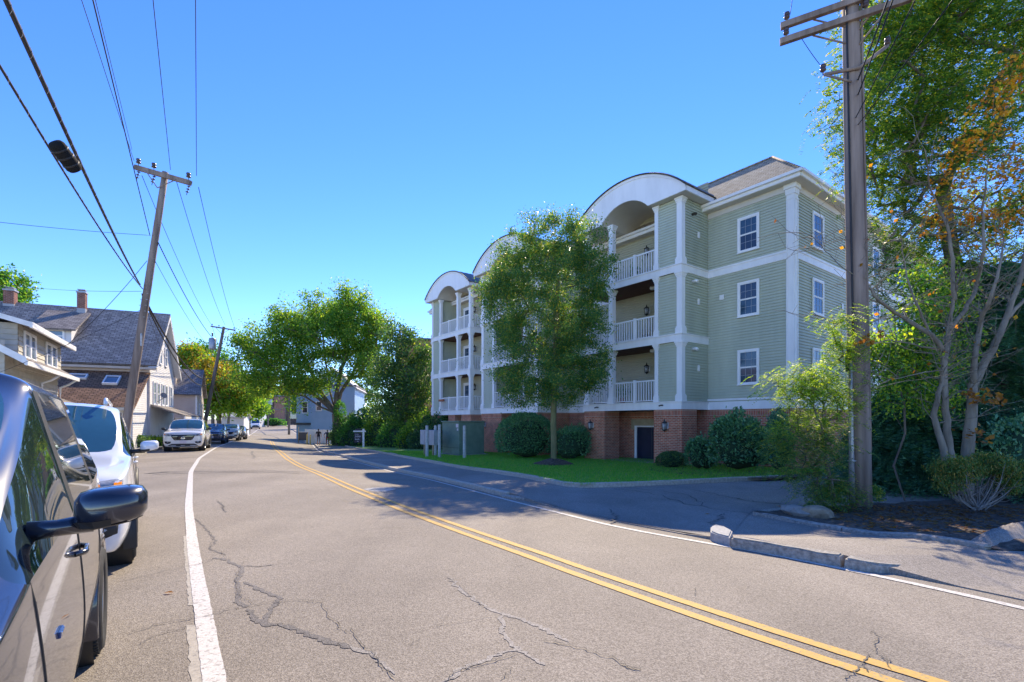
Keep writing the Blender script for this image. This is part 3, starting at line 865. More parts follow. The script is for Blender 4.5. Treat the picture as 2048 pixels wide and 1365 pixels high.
# balusters share one mesh
bal_me = MB().box(-0.018, 0.018, -0.018, 0.018, 0.09, 0.93).mesh('baluster', M['white'])
def railing(parent, p0, p1, z, posts=()):
    """railing from p0 to p1 (t, s) on a floor at z"""
    p0 = Vector((*p0, 0)); p1 = Vector((*p1, 0)); d = p1 - p0; Ln = d.length; d.normalize()
    along_t = abs(d.x) > 0.5
    b_ = MB()
    def BX(a0, a1, w, z0, z1):
        q0 = p0 + d * a0; q1 = p0 + d * a1
        if along_t: b_.box(min(q0.x, q1.x), max(q0.x, q1.x), q0.y - w, q0.y + w, z0, z1)
        else: b_.box(q0.x - w, q0.x + w, min(q0.y, q1.y), max(q0.y, q1.y), z0, z1)
    BX(0, Ln, 0.035, z + 0.93, z + 0.99); BX(0, Ln, 0.025, z + 0.05, z + 0.09)
    for q in posts: BX(q - 0.055, q + 0.055, 0.055, z, z + 1.04)
    r = b_.build('railing', M['white'], parent)
    n = max(2, int(Ln / 0.135))
    for k in range(n):
        a = (k + 0.5) * Ln / n
        if any(abs(a - q) < 0.08 for q in posts): continue
        o = link('baluster', bal_me, r); q = p0 + d * a; o.location = (q.x, q.y, z)
    return r
def column(parent, t, s, z0, z1, w=0.24):
    b_ = MB(); h = w / 2
    b_.box(t - h, t + h, s - h, s + h, z0 + 0.30, z1 - 0.22)
    for (e, za, zb) in ((0.045, z0, z0 + 0.24), (0.025, z0 + 0.24, z0 + 0.30), (0.022, z1 - 0.22, z1 - 0.15), (0.045, z1 - 0.15, z1 - 0.07), (0.075, z1 - 0.07, z1)):
        b_.box(t - h - e, t + h + e, s - h - e, s + h + e, za, zb)
    return b_.build('column', M['white'], parent)

def door(parent, t, s, z, w=0.95, h=2.05, pm='pane_blue'):
    b_ = MB()
    b_.box(t - 0.1, t, s, s + 0.06, z, z + h + 0.1); b_.box(t + w, t + w + 0.1, s, s + 0.06, z, z + h + 0.1); b_.box(t, t + w, s, s + 0.06, z + h, z + h + 0.1)
    b_.box(t, t + 0.1, s + 0.018, s + 0.045, z, z + h); b_.box(t + w - 0.1, t + w, s + 0.018, s + 0.045, z, z + h)
    b_.box(t + 0.1, t + w - 0.1, s + 0.018, s + 0.045, z + h - 0.12, z + h); b_.box(t + 0.1, t + w - 0.1, s + 0.018, s + 0.045, z, z + 0.25)
    d_ = b_.build('balcony_door', M['white'], parent)
    p = MB(); p.box(t + 0.1, t + w - 0.1, s + 0.018, s + 0.03, z + 0.25, z + h - 0.12); p.build('pane', M[pm], d_)
    m_ = MB()
    for k in (1, 2): x = t + 0.1 + (w - 0.2) * k / 3; m_.box(x - 0.008, x + 0.008, s + 0.03, s + 0.036, z + 0.25, z + h - 0.12)
    for k in range(1, 5): zz = z + 0.25 + (h - 0.37) * k / 5; m_.box(t + 0.1, t + w - 0.1, s + 0.03, s + 0.035, zz - 0.008, zz + 0.008)
    m_.build('muntin_grid', M['muntin'], d_)
    return d_
def lantern(parent, t, s, z, sgn=1):
    b_ = MB(); b_.bbox(t - 0.09, t + 0.09, s, s + 0.03, z - 0.13, z + 0.13, 0.008)
    l_ = b_.build('wall_lantern', M['plastic_white'], parent)
    c = MB(); y = s + 0.17
    c.box(t - 0.02, t + 0.02, s + 0.03, y, z + 0.0, z + 0.04)
    Mx = TR(t, y, z)
    c.lathe([(0.0, 0.30), (0.02, 0.28), (0.03, 0.2), (0.13, 0.13), (0.14, 0.11)], 8, 0, Mx); c.lathe([(0.10, -0.16), (0.11, -0.18), (0.05, -0.22), (0.0, -0.27)], 8, 0, Mx)
    for k in range(4):
        a = math.pi / 4 + k * math.pi / 2
        c.tube([(t + 0.12 * math.cos(a), y + 0.12 * math.sin(a), z + 0.12), (t + 0.09 * math.cos(a), y + 0.09 * math.sin(a), z - 0.17)], 0.008, 5)
    c.build('cage', M['darkmetal'], l_)
    g_ = MB(); g_.lathe([(0.0, 0.11), (0.10, 0.11), (0.075, -0.16), (0, -0.16)], 8, 0, Mx); g_.build('glass', M['clearglass'], l_)

def tower(T, k):
    a, c, s = T['a'], T['b'], T['s']
    mid = (a + c) / 2
    far = 'b' in T['panels'] and 'a' not in T['panels']
    # slabs with white bands; wooden undersides
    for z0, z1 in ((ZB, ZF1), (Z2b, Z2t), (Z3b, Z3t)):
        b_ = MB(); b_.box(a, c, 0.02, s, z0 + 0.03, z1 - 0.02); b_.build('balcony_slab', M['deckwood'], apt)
        b_ = MB()
        b_.box(a - 0.03, c + 0.03, s + 0.002, s + 0.05, z0, z1 - 0.03); b_.box(a - 0.03, a + 0.02, 0.0, s, z0, z1 - 0.03); b_.box(c - 0.02, c + 0.03, 0.0, s, z0, z1 - 0.03)
        b_.box(a - 0.07, c + 0.07, s + 0.003, s + 0.09, z1 - 0.029, z1 + 0.01); b_.box(a - 0.07, a + 0.022, 0.0, s, z1 - 0.029, z1 + 0.01); b_.box(c - 0.022, c + 0.07, 0.0, s, z1 - 0.029, z1 + 0.01)
        b_.build('band', M['white'], apt)
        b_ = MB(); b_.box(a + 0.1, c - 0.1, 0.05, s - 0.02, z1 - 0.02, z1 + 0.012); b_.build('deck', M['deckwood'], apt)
    # enclosed panel bays
    PW = 1.2
    for side in T['panels']:
        p0, p1 = (a, a + PW) if side == 'a' else (c - PW, c)
        for z0, z1 in ((ZF1 + 0.012, Z2b), (Z2t + 0.012, Z3b), (Z3t + 0.012, 11.12)):
            b_ = MB(); siding(b_, p0 + (0.26 if side == 'a' else 0.0), p1 - (0 if side == 'a' else 0.26), s - 0.06, z0, z1, 't', 1)
            e = p0 if side == 'a' else p1
            siding(b_, 0.0, s - 0.28, e + (0.02 if side == 'a' else -0.02), z0, z1, 's', -1 if side == 'a' else 1)
            i = p1 if side == 'a' else p0
            siding(b_, 0.02, s - 0.1, i - (0.03 if side == 'a' else -0.03), z0, z1, 's', 1 if side == 'a' else -1)
            b_.box(p0 + 0.045, p1 - 0.045, 0.02, s - 0.08, z0, z1)
            b_.build('bay_siding', M['sage'], apt)
            # outer corner pilaster and inner pilaster
            q = e + (0.12 if side == 'a' else -0.12)
            column(apt, q, s - 0.13, z0 - 0.002, z1 - 0.0, 0.25)
            q = i + (0.10 if side == 'a' else -0.10)
            column(apt, q, s - 0.13, z0 - 0.002, z1 - 0.0, 0.19)
    cols = []
    if k == 0: cols = [a + 3.95, c - 0.16]
    if k == 2: cols = [c - 3.95, a + 0.16]
    for fi, (zf, zt) in enumerate(((ZF1, Z2b), (Z2t, Z3b), (Z3t, 11.12))):
        zf += 0.012
        for q in cols: column(apt, q, s - 0.14, zf, zt)
        ys = s - 0.13
        if k == 0:
            railing(apt, (a + 1.42, ys), (a + 3.82, ys), zf, (1.15,)); railing(apt, (a + 4.08, ys), (c - 0.3, ys), zf)
            railing(apt, (c - 0.13, 0.05), (c - 0.13, s - 0.3), zf)
            door(apt, a + 1.55, 0.02, zf); 
        if k == 2:
            railing(apt, (c - 1.42, ys), (c - 3.82, ys), zf, (1.15,)); railing(apt, (c - 4.08, ys), (a + 0.3, ys), zf)
            railing(apt, (a + 0.13, 0.05), (a + 0.13, s - 0.3), zf)
            door(apt, c - 3.4, 0.02, zf)
        if k == 1:
            railing(apt, (a + 1.42, ys), (c - 1.42, ys), zf, (1.45,)); door(apt, mid - 0.5, 0.02, zf)
        lantern(apt, mid + (0.35 if k == 0 else -1.2), 0.02, zf + 1.75)
    # barrel roof: outer arc, fascia with an arched opening, vaulted ceiling
    A0, A1, zs, zt = a - 0.42, c + 0.42, 11.38, 12.74
    hw = (A1 - A0) / 2; rise = zt - zs; Rr = (hw * hw + rise * rise) / (2 * rise); zc = zt - Rr
    ar = math.asin(hw / Rr)
    N_ = 28
    arc = [(mid + Rr * math.sin(-ar + 2 * ar * i / N_), zc + Rr * math.cos(-ar + 2 * ar * i / N_)) for i in range(N_ + 1)]
    o0, o1 = mid - 1.38, mid + 1.38
    rz = 0.62; hw2 = (o1 - o0) / 2; R2 = (hw2 * hw2 + rz * rz) / (2 * rz); zc2 = 11.14 + rz - R2; ar2 = math.asin(hw2 / R2)
    inn = [(mid + R2 * math.sin(-ar2 + 2 * ar2 * i / 16), zc2 + R2 * math.cos(-ar2 + 2 * ar2 * i / 16)) for i in range(17)]
    sf = s + 0.34
    zb_ = 11.14
    # front board as quads between bottom edge and outer arc
    xs_ = sorted(set([p[0] for p in arc] + [p[0] for p in inn] + [o0, o1]))
    def ztop(x): return zc + math.sqrt(max(0, Rr * Rr - (x - mid) ** 2))
    def zbot(x): return zc2 + math.sqrt(max(0, R2 * R2 - (x - mid) ** 2)) if o0 - 1e-6 <= x <= o1 + 1e-6 else zb_
    for (sa, nm) in ((sf, 'arch_fascia'),):
        b_ = MB()
        for i in range(len(xs_) - 1):
            x0, x1 = xs_[i], xs_[i + 1]
            mx = (x0 + x1) / 2
            inside = o0 < mx < o1
            q0 = zbot(x0) if inside else zb_; q1 = zbot(x1) if inside else zb_
            b_.add([(x0, sa, q0), (x1, sa, q1), (x1, sa, ztop(x1)), (x0, sa, ztop(x0)), (x0, sa - 0.06, q0), (x1, sa - 0.06, q1), (x1, sa - 0.06, ztop(x1)), (x0, sa - 0.06, ztop(x0))],
                   [(0, 1, 2, 3)[::-1], (4, 5, 6, 7), (0, 4, 5, 1)])
        b_.build(nm, M['white'], apt)
    # trim rib following the outer arc
    b_ = MB()
    for i in range(N_):
        (x0, z0), (x1, z1) = arc[i], arc[i + 1]
        b_.add([(x0, sf, z0 - 0.13), (x1, sf, z1 - 0.13), (x1, sf, z1), (x0, sf, z0), (x0, sf + 0.03, z0 - 0.13), (x1, sf + 0.03, z1 - 0.13), (x1, sf + 0.03, z1), (x0, sf + 0.03, z0)],
               [(4, 7, 6, 5), (0, 4, 5, 1), (3, 2, 6, 7)])
    b_.build('arch_trim', M['white'], apt)
    # side fascia + soffit
    for x0, x1 in ((A0 + 0.003, A0 + 0.06), (A1 - 0.06, A1 - 0.003)):
        MB().box(x0, x1, -0.5, sf - 0.061, zb_ + 0.005, zs).build('side_fascia', M['white'], apt)
    b_ = MB()
    b_.box(A0 + 0.06, o0, 0.0, sf - 0.06, zb_ + 0.002, zb_ + 0.05); b_.box(o1, A1 - 0.06, 0.0, sf - 0.06, zb_ + 0.002, zb_ + 0.05)
    for i in range(16):
        (x0, z0), (x1, z1) = inn[i], inn[i + 1]
        b_.add([(x0, 0.0, z0 + 0.01), (x1, 0.0, z1 + 0.01), (x1, sf - 0.06, z1 + 0.01), (x0, sf - 0.06, z0 + 0.01)], [(0, 1, 2, 3)[::-1]])
    b_.build('vault_ceiling', M['soffit'], apt)
    # metal covering with standing seams
    b_ = MB()
    y0, y1 = sf + 0.07, -1.9
    up = 0.035
    for i in range(N_):
        (x0, z0), (x1, z1) = arc[i], arc[i + 1]
        b_.add([(x0, y0, z0), (x1, y0, z1), (x1, y0, z1 + up), (x0, y0, z0 + up), (x0, y1, z0 + up), (x1, y1, z1 + up), (x0, y1, z0), (x1, y1, z1)],
               [(0, 1, 2, 3)[::-1], (3, 2, 5, 4)[::-1], (0, 6, 7, 1)[::-1]], 0, True)
    mr_ = b_.build('metal_roof', M['seam'], apt)
    b_ = MB()
    y = y0 - 0.05
    while y > y1:
        pts = [(x, y, z + up + 0.012) for x, z in arc]
        b_.tube(pts, 0.022, 4, 0, False); y -= 0.42
    b_.build('standing_seam', M['seam'], mr_)
    b_ = MB(); b_.tube([(x, y0 + 0.005, z + 0.012) for x, z in arc], 0.03, 5); b_.tube([(A1 + 0.02, y0, zs), (A1 + 0.02, -0.6, zs)], 0.03, 5); b_.tube([(A0 - 0.02, y0, zs), (A0 - 0.02, -0.6, zs)], 0.03, 5)
    b_.build('drip_edge', M['darkmetal'], mr_)
    # brick piers under the tower
    if k == 1: prs = [(a, a + 1.4), (c - 2.2, c)]
    elif k == 0: prs = [(a, a + 1.42), (c - 1.37, c)]
    else: prs = [(a, a + 1.3), (a + 2.2, a + 3.2), (c - 1.3, c)]
    for p0, p1 in prs:
        b_ = MB(); b_.box(p0, p1, (0.9 if k == 0 else 0.0), s - 0.02, GZ, 1.86, 0); b_.build('brick_pier', M['brick'], apt)
        b_ = MB(); b_.box(p0 - 0.003, p1 + 0.003, (0.897 if k == 0 else 0.0), s - 0.016, 1.862, 2.148); b_.build('soldier_course', M['soldier'], apt)
for k, T in enumerate(TOW): tower(T, k)

# windows of the main walls
for z in (3.18, 6.02, 8.72): window(apt, 1.31, 0.02, z, 0.92, 1.45)
for z in (3.18, 6.02, 8.72):
    window(apt, -2.60, -0.02, z, 1.05, 1.45, 's', -1)
    window(apt, -9.2, -0.02, z, 1.0, 1.45, 's', -1); window(apt, -13.2, -0.02, z, 1.6, 1.45, 's', -1)
    window(apt, 10.2, 0.02, z, 0.92, 1.45)
for z in (3.18, 6.02, 8.72): window(apt, 27.4, 0.02, z, 0.9, 1.45)
# ground floor opening behind the near tower, lintels
b = MB(); b.box(5.8, 7.9, -0.028, 0.05, 1.43, 1.76); b.box(7.69, 7.9, -0.028, 0.05, 1.25, 1.429); b.build('lintel', M['stone_lintel'], apt)
b = MB(); b.box(5.8, 7.75, -0.028, 0.12, -0.40, -0.31); b.build('sill', M['stone_lintel'], apt)
b = MB(); b.box(5.9, 7.55, -0.028, 0.012, -0.309, 1.429); o = b.build('ground_window', M['pane'], apt)
b = MB(); b.box(7.55, 7.688, -0.028, 0.05, -0.309, 1.429); b.box(5.9, 7.549, 0.013, 0.04, 1.36, 1.428); b.build('frame', M['white'], o)
b = MB(); b.box(6.6, 6.64, 0.013, 0.03, -0.309, 1.36); b.build('mullion', M['dark_frame'], o)
MB().box(0.9, 2.3, -0.028, 0.02, 1.18, 1.40).build('lintel', M['grey_lintel'], apt)
MB().box(9.6, 10.9, -0.028, 0.02, 1.3, 1.55).build('lintel', M['grey_lintel'], apt)
b = MB(); b.box(1.0, 2.2, -0.028, 0.012, -0.1, 1.18); b.build('ground_window', M['pane'], apt)
b = MB(); b.box(9.75, 10.75, -0.028, 0.012, -0.4, 1.3); b.build('ground_window', M['pane'], apt)
for t, s in ((4.35, 1.985), (8.75, 1.985), (17.9, 2.385)): lantern(apt, t, s, 1.45)
# small fittings
def fitting(name, t, s, z, w, h, d, axis='t', sgn=1, m='plastic_white', bev=0.02):
    b_ = MB()
    o0, o1 = sorted((s, s + d * sgn))
    if axis == 't': b_.bbox(t - w / 2, t + w / 2, o0, o1, z - h / 2, z + h / 2, min(bev, d * 0.4, w * 0.4))
    else: b_.bbox(o0, o1, t - w / 2, t + w / 2, z - h / 2, z + h / 2, min(bev, d * 0.4, w * 0.4))
    return b_.build(name, M[m], apt)
for z in (3.95, 6.85, 9.75): fitting('sounder', 0.75, 3.63, z, 0.14, 0.27, 0.06, 's', -1, bev=0.03)
for z in (4.75, 7.65):
    b = MB(); b.tube([(3.63, 1.2, z), (3.42, 1.2, z), (3.36, 1.2, z - 0.06)], 0.065, 10); b.build('dryer_vent', M['plastic_white'], apt)
b = MB(); b.tube([(3.63, 1.2, 10.55), (3.50, 1.2, 10.55), (3.42, 1.25, 10.50)], 0.06, 10); b.build('flood_light', M['darkmetal'], apt)
fitting('vent_cover', 2.95, 0.02, 7.02, 0.2, 0.22, 0.04)
fitting('vent_cover', -4.6, -0.02, 6.7, 0.14, 0.25, 0.04, 's', -1)
for zf in (Z2b, Z3b):
    b = MB(); b.lathe([(0.0, -0.15), (0.12, -0.13), (0.16, -0.07), (0.13, 0.0), (0.0, 0.0)], 14, 0, TR(5.9, 0.9, zf)); b.build('ceiling_light', M['plastic_white'], apt)
for t in (4.5, 8.3):
    b = MB(); b.tube([(t, 2.06, 2.34), (t, 2.2, 2.34), (t + 0.08, 2.24, 2.30)], 0.03, 8); b.build('spigot', M['darkmetal'], apt)
b = MB(); b.bbox(24.6, 25.3, 1.62, 1.78, 3.2, 3.36, 0.02); b.build('flower_box', M['terracotta'], apt)
# ------------------------------------------------------------------ houses on the left and far buildings
M['vinyl_white'] = mat('white_clapboard', (0.72, 0.70, 0.68), 0.6, (0.8, 0.78, 0.76), 1.5)
M['vinyl_shaded'] = mat('white_clapboard_shaded', (0.62, 0.56, 0.55), 0.6, (0.7, 0.64, 0.63), 1.5)  # front wall's white boards with the pinkish shade painted into the colour
M['beige_shake'] = mat('beige_shingle_siding', (0.50, 0.47, 0.39), 0.8, (0.60, 0.56, 0.47), 3)
M['tan_vinyl'] = mat('tan_clapboard', (0.5, 0.42, 0.36), 0.7, (0.57, 0.49, 0.42), 1.5)
M['shingle_grey'] = brickmat('roof_shingle_grey', (0.34, 0.32, 0.31), (0.20, 0.19, 0.19), (0.09, 0.085, 0.085), w=0.32, h=0.15, gap=0.016, bump=0.8)
M['shingle_brown'] = brickmat('roof_shingle_brown', (0.34, 0.20, 0.125), (0.21, 0.12, 0.075), (0.07, 0.045, 0.03), w=0.30, h=0.15, gap=0.02, bump=0.9)
M['shingle_dormer'] = brickmat('roof_shingle_dusty', (0.3, 0.27, 0.25), (0.2, 0.18, 0.17), (0.1, 0.09, 0.09), w=0.3, h=0.15, gap=0.014, bump=0.8)
M['dark_trim'] = mat('shutter_dark', (0.06, 0.065, 0.07), 0.6)
M['chimney_brick'] = brickmat('chimney_brick', (0.3, 0.09, 0.06), (0.2, 0.06, 0.045), (0.32, 0.27, 0.22))
M['lead'] = mat('lead_flashing', (0.32, 0.33, 0.36), 0.5, (0.42, 0.43, 0.46), 4)
M['porch_roof'] = brickmat('porch_roof_shingle', (0.34, 0.3, 0.26), (0.24, 0.21, 0.18), (0.13, 0.11, 0.1), w=0.3, h=0.14, gap=0.014, bump=0.6)
M['blue_vinyl'] = mat('blue_clapboard', (0.30, 0.47, 0.66), 0.6, (0.36, 0.53, 0.72), 1.0)
M['brown_brick'] = brickmat('brown_brick', (0.16, 0.09, 0.065), (0.11, 0.065, 0.05), (0.2, 0.16, 0.13))
M['orange_brick'] = brickmat('orange_brick', (0.5, 0.2, 0.12), (0.4, 0.16, 0.1), (0.45, 0.34, 0.28))

def slab_roof(b, p, th=0.09, mi=0):
    """thin slab from a quad (top face, any winding)"""
    P = [Vector(q) for q in p]
    n = (P[1] - P[0]).cross(P[3] - P[0]).normalized()
    if n.z < 0: P = [P[0], P[3], P[2], P[1]]; n = -n
    vs = P + [q - n * th for q in P]
    b.add(vs, [(0, 1, 2, 3), (7, 6, 5, 4), (0, 4, 5, 1), (1, 5, 6, 2), (2, 6, 7, 3), (3, 7, 4, 0)], mi)
    return b
def chimney(parent, x, y, z0, z1, w=0.5, name='chimney'):
    b = MB(); b.box(x - w / 2, x + w / 2, y - w / 2, y + w / 2, z0, z1)
    c = b.build(name, M['chimney_brick'], parent)
    b = MB(); b.box(x - w / 2 - 0.04, x + w / 2 + 0.04, y - w / 2 - 0.04, y + w / 2 + 0.04, z1, z1 + 0.1); b.box(x - 0.2, x + 0.2, y - 0.2, y + 0.2, z1 + 0.2, z1 + 0.24)
    for dx in (-0.17, 0.17): b.box(x + dx - 0.02, x + dx + 0.02, y - 0.02, y + 0.02, z1 + 0.1, z1 + 0.2)
    b.build('cap', M['lead'], c)
    b = MB(); b.box(x - w / 2 - 0.012, x + w / 2 + 0.012, y - w / 2 - 0.012, y + w / 2 + 0.012, z0, z0 + (z1 - z0) * 0.28); b.build('flashing', M['lead'], c)
    return c
def hwin(parent, a, o, z, w, h, axis, sgn, rows=1, cols=1, pm='pane_sky', shutters=False):
    wd = window(parent, a, o, z, w, h, axis, sgn, cols, rows, 'window', M[pm], 0.08)
    return wd
M['pane_sky'] = glassmat('pane_reflecting', (0.12, 0.16, 0.2), 0.04, 0.9)

# ---- white house with the grey roof (local: x towards the road, y away from the eye)
Wc = Vector((-22.7, 31.0, 0))
wh = thing('white_house', 'white clapboard house with steep grey shingle roof, dormer and two brick chimneys', 'house', (Wc.x, Wc.y, 0), R(25))
LN, DP, EV, RG = 14.0, 7.6, 5.45, 9.05
b = MB(); b.box(-LN, -0.02, 0.04, DP, -0.5, EV); b.build('wall_core', M['vinyl_shaded'], wh)
siding(MB(), -LN, 0.0, 0.02, 0.2, EV, 't', -1, 0.125).build('clapboard', M['vinyl_shaded'], wh)
# gable end towards the road
b = MB()
e = 0.125; z = 0.2
while z < RG - 0.2:
    y0 = 0.0 if z < EV else (z - EV) / (RG - EV) * DP / 2 + 0.02
    y1 = DP - y0
    zt = min(z + e, RG - 0.1)
    y0t = 0.0 if zt < EV else (zt - EV) / (RG - EV) * DP / 2 + 0.02
    b.add([(0.016, y0, z), (0.016, y1, z), (0.003, DP - y0t, zt), (0.003, y0t, zt), (0, y0, z), (0, y1, z)], [(0, 1, 2, 3), (4, 5, 1, 0)])
    z += e
b.add([(-0.005, 0, 0), (-0.005, DP, 0), (-0.005, DP, EV), (-0.005, DP / 2, RG), (-0.005, 0, EV)], [(0, 1, 2, 3, 4)])
b.build('gable_clapboard', M['vinyl_white'], wh)
OVH = 0.45
sl = (RG - EV) / (DP / 2)
b = MB(); slab_roof(b, [(-LN - 0.4, -OVH, EV - sl * OVH + 0.12), (OVH, -OVH, EV - sl * OVH + 0.12), (OVH, DP / 2, RG + 0.12), (-LN - 0.4, DP / 2, RG + 0.12)], 0.1)
rf = b.build('roof', M['shingle_grey'], wh)
b = MB(); slab_roof(b, [(-LN - 0.4, DP + OVH, EV - sl * OVH + 0.12), (OVH, DP + OVH, EV - sl * OVH + 0.12), (OVH, DP / 2 + 0.001, RG + 0.119), (-LN - 0.4, DP / 2 + 0.001, RG + 0.119)], 0.1)
b.build('roof', M['shingle_grey'], wh)
for s_ in (0, 1):   # rake boards with a broad soffit
    b = MB()
    ya, yb = (-OVH, DP / 2) if s_ == 0 else (DP + OVH, DP / 2)
    za, zb2 = EV - sl * OVH, RG
    b.add([(0.02, ya, za - 0.02), (0.02, yb, zb2 - 0.02), (OVH, yb, zb2 - 0.02), (OVH, ya, za - 0.02), (OVH, ya, za - 0.28), (OVH, yb, zb2 - 0.28), (OVH - 0.04, ya, za - 0.28), (OVH - 0.04, yb, zb2 - 0.28)],
          [(0, 1, 2, 3), (3, 2, 5, 4), (4, 5, 7, 6)])
    b.build('rake_board', M['vinyl_white'], wh)
b = MB(); b.box(-LN - 0.3, OVH - 0.03, -OVH - 0.02, 0.0, EV - sl * OVH - 0.16, EV - sl * OVH - 0.02); b.build('eave_board', mat('eave_tan', (0.5, 0.42, 0.34), 0.6), wh)
chimney(wh, -4.3, DP / 2 - 0.35, RG - 0.45, RG + 0.95, 0.42)
chimney(wh, -7.9, DP / 2 - 0.1, RG - 0.4, RG + 0.75, 0.5)
# gable windows
for a, zz, w, h in ((0.8, 2.75, 0.75, 1.5), (1.9, 2.75, 0.75, 1.5), (3.3, 2.75, 0.75, 1.5), (4.4, 2.75, 0.75, 1.5), (6.0, 2.75, 0.75, 1.5), (2.6, 5.55, 0.7, 1.35), (4.3, 5.55, 0.7, 1.35)):
    hwin(wh, a, 0.02, zz, w, h, 's', 1, 1, 2)
# dormer on the front slope
dx0, dx1 = -5.75, -4.0
dm = MB(); y0 = 0.85; zb0 = EV + sl * y0 + 0.1
dm.box(dx0 + 0.1, dx1 - 0.1, y0 + 0.08, 3.0, zb0 - 0.3, 7.35); dmo = dm.build('dormer', M['vinyl_white'], wh)
b = MB(); slab_roof(b, [(dx0 - 0.25, y0 - 0.3, 7.20), (dx1 + 0.2, y0 - 0.3, 7.20), (dx1 + 0.2, 3.3, 8.75), (dx0 - 0.25, 3.3, 8.75)], 0.1); b.build('dormer_roof', M['shingle_dormer'], dmo)
b = MB(); b.add([(dx1 - 0.098, y0 + 0.08, 6.2), (dx1 - 0.098, 3.2, 8.6), (dx1 - 0.098, y0 + 0.08, 7.25)], [(0, 1, 2)]); b.build('dormer_cheek', M['vinyl_white'], dmo)
hwin(dmo, -5.35, y0 + 0.08, 6.45, 0.95, 0.75, 't', -1)
# lean-to with the brown roof and two skylights
lx0, lx1 = -13.0, 0.0
b = MB(); b.box(lx0, lx1 - 0.13, -3.38, 0.0, -0.4, 2.35); b.build('lean_to_core', M['vinyl_white'], wh)
siding(MB(), lx0, lx1 - 0.1, -3.4, -0.2, 2.4, 't', -1, 0.125).build('clapboard', M['vinyl_white'], wh)
b = MB(); z = -0.2
while z < 4.5:
    zt = z + 0.125
    ya = -3.4 if z < 2.45 else -3.4 + (z - 2.45) / 2.2 * 3.5
    yb_ = -3.4 if zt < 2.45 else -3.4 + (zt - 2.45) / 2.2 * 3.5
    b.add([(-0.104, ya, z), (-0.104, 0, z), (-0.117, 0, zt), (-0.117, yb_, zt), (-0.12, ya, z), (-0.12, 0, z)], [(0, 1, 2, 3), (4, 5, 1, 0)])
    z += 0.125
b.build('clapboard', M['vinyl_white'], wh)
b = MB(); slab_roof(b, [(lx0 - 0.3, -3.75, 2.45), (lx1 + 0.05, -3.75, 2.45), (lx1 + 0.05, -0.03, 4.72), (lx0 - 0.3, -0.03, 4.72)], 0.12)
lr = b.build('lean_to_roof', M['shingle_brown'], wh)
b = MB(); b.box(lx0, lx1 + 0.05, -3.82, -3.76, 2.25, 2.42); b.build('gutter', mat('gutter_cream', (0.6, 0.56, 0.48), 0.5), lr)
n = Vector((0, -2.27, 3.72)).normalized(); up = Vector((0, 3.72, 2.27)).normalized()
for cx, cy, w, h in ((-1.6, -1.15, 0.72, 1.0), (-3.25, -0.85, 0.85, 0.5)):
    c = Vector((cx, cy, 2.45 + (cy + 3.75) / 3.72 * 2.27))
    b = MB()
    def Q(a, q, o): return c + Vector((1, 0, 0)) * a + up * q + n * o
    for (a0, a1, q0, q1) in ((-w / 2, w / 2, -h / 2, -h / 2 + 0.07), (-w / 2, w / 2, h / 2 - 0.07, h / 2), (-w / 2, -w / 2 + 0.07, -h / 2 + 0.07, h / 2 - 0.07), (w / 2 - 0.07, w / 2, -h / 2 + 0.07, h / 2 - 0.07)):
        vs = [Q(a0, q0, -0.02), Q(a1, q0, -0.02), Q(a1, q1, -0.02), Q(a0, q1, -0.02), Q(a0, q0, 0.13), Q(a1, q0, 0.13), Q(a1, q1, 0.13), Q(a0, q1, 0.13)]
        b.add(vs, [(0, 3, 2, 1), (4, 5, 6, 7), (0, 1, 5, 4), (1, 2, 6, 5), (2, 3, 7, 6), (3, 0, 4, 7)])
    sk = b.build('skylight', M['plastic_white'], lr)
    b = MB(); b.add([Q(-w / 2 + 0.06, -h / 2 + 0.06, 0.09), Q(w / 2 - 0.06, -h / 2 + 0.06, 0.09), Q(w / 2 - 0.06, h / 2 - 0.06, 0.09), Q(-w / 2 + 0.06, h / 2 - 0.06, 0.09)], [(0, 1, 2, 3)]); b.build('pane', M['pane_sky'], sk)
# porch along the gable end
b = MB(); slab_roof(b, [(0.0, 0.2, 2.75), (1.9, 0.0, 2.05), (1.9, DP - 0.2, 2.05), (0.0, DP - 0.4, 2.75)], 0.1); pr = b.build('porch_roof', M['porch_roof'], wh)
b = MB(); b.box(1.82, 1.9, 0.0, DP - 0.2, 1.82, 1.97); b.build('porch_beam', M['vinyl_white'], wh)
for y in (0.2, 1.9, 3.7, 5.5, 7.2):
    b = MB(); b.tube([(1.8, y, 0.0), (1.8, y, 1.85)], [0.07, 0.055], 8); b.build('porch_post', M['vinyl_white'], wh)
b = MB()
for y in np.arange(0.3, 7.2, 0.14): b.box(1.785, 1.815, y - 0.02, y + 0.02, 0.12, 0.86)
b.box(1.76, 1.84, 0.2, 7.2, 0.86, 0.93); b.box(1.76, 1.84, 0.2, 7.2, 0.06, 0.12)
tag(b.build('porch_railing', M['vinyl_white'], wh), kind='stuff')
b = MB(); b.box(0.0, 1.95, 0.0, DP - 0.2, -0.3, 0.02); b.build('porch_deck', M['concrete'], wh)
# dish
b = MB(); b.lathe([(0.0, -0.04), (0.1, -0.025), (0.2, 0.035), (0.205, 0.045), (0.1, 0.0), (0.0, -0.015)], 16, 0, TR(0.45, 1.6, 3.35) @ Matrix.Rotation(R(60), 4, 'X') @ Matrix.Rotation(R(25), 4, 'Y')); b.tube([(0.02, 1.7, 2.9), (0.45, 1.65, 3.2)], 0.025, 6)
b.build('satellite_dish', mat('dish_grey', (0.2, 0.2, 0.21), 0.6), wh)

# ---- beige cottage at the far left (local x along the road away, y outwards to the road)
Bc = Vector((-16.9, 17.1, 0)); bd = Vector((-0.524, 0.852, 0))
bc = thing('beige_cottage', 'beige shingled cottage with a long shed dormer of paired white windows', 'house', (Bc.x, Bc.y, 0), math.atan2(bd.y, bd.x))
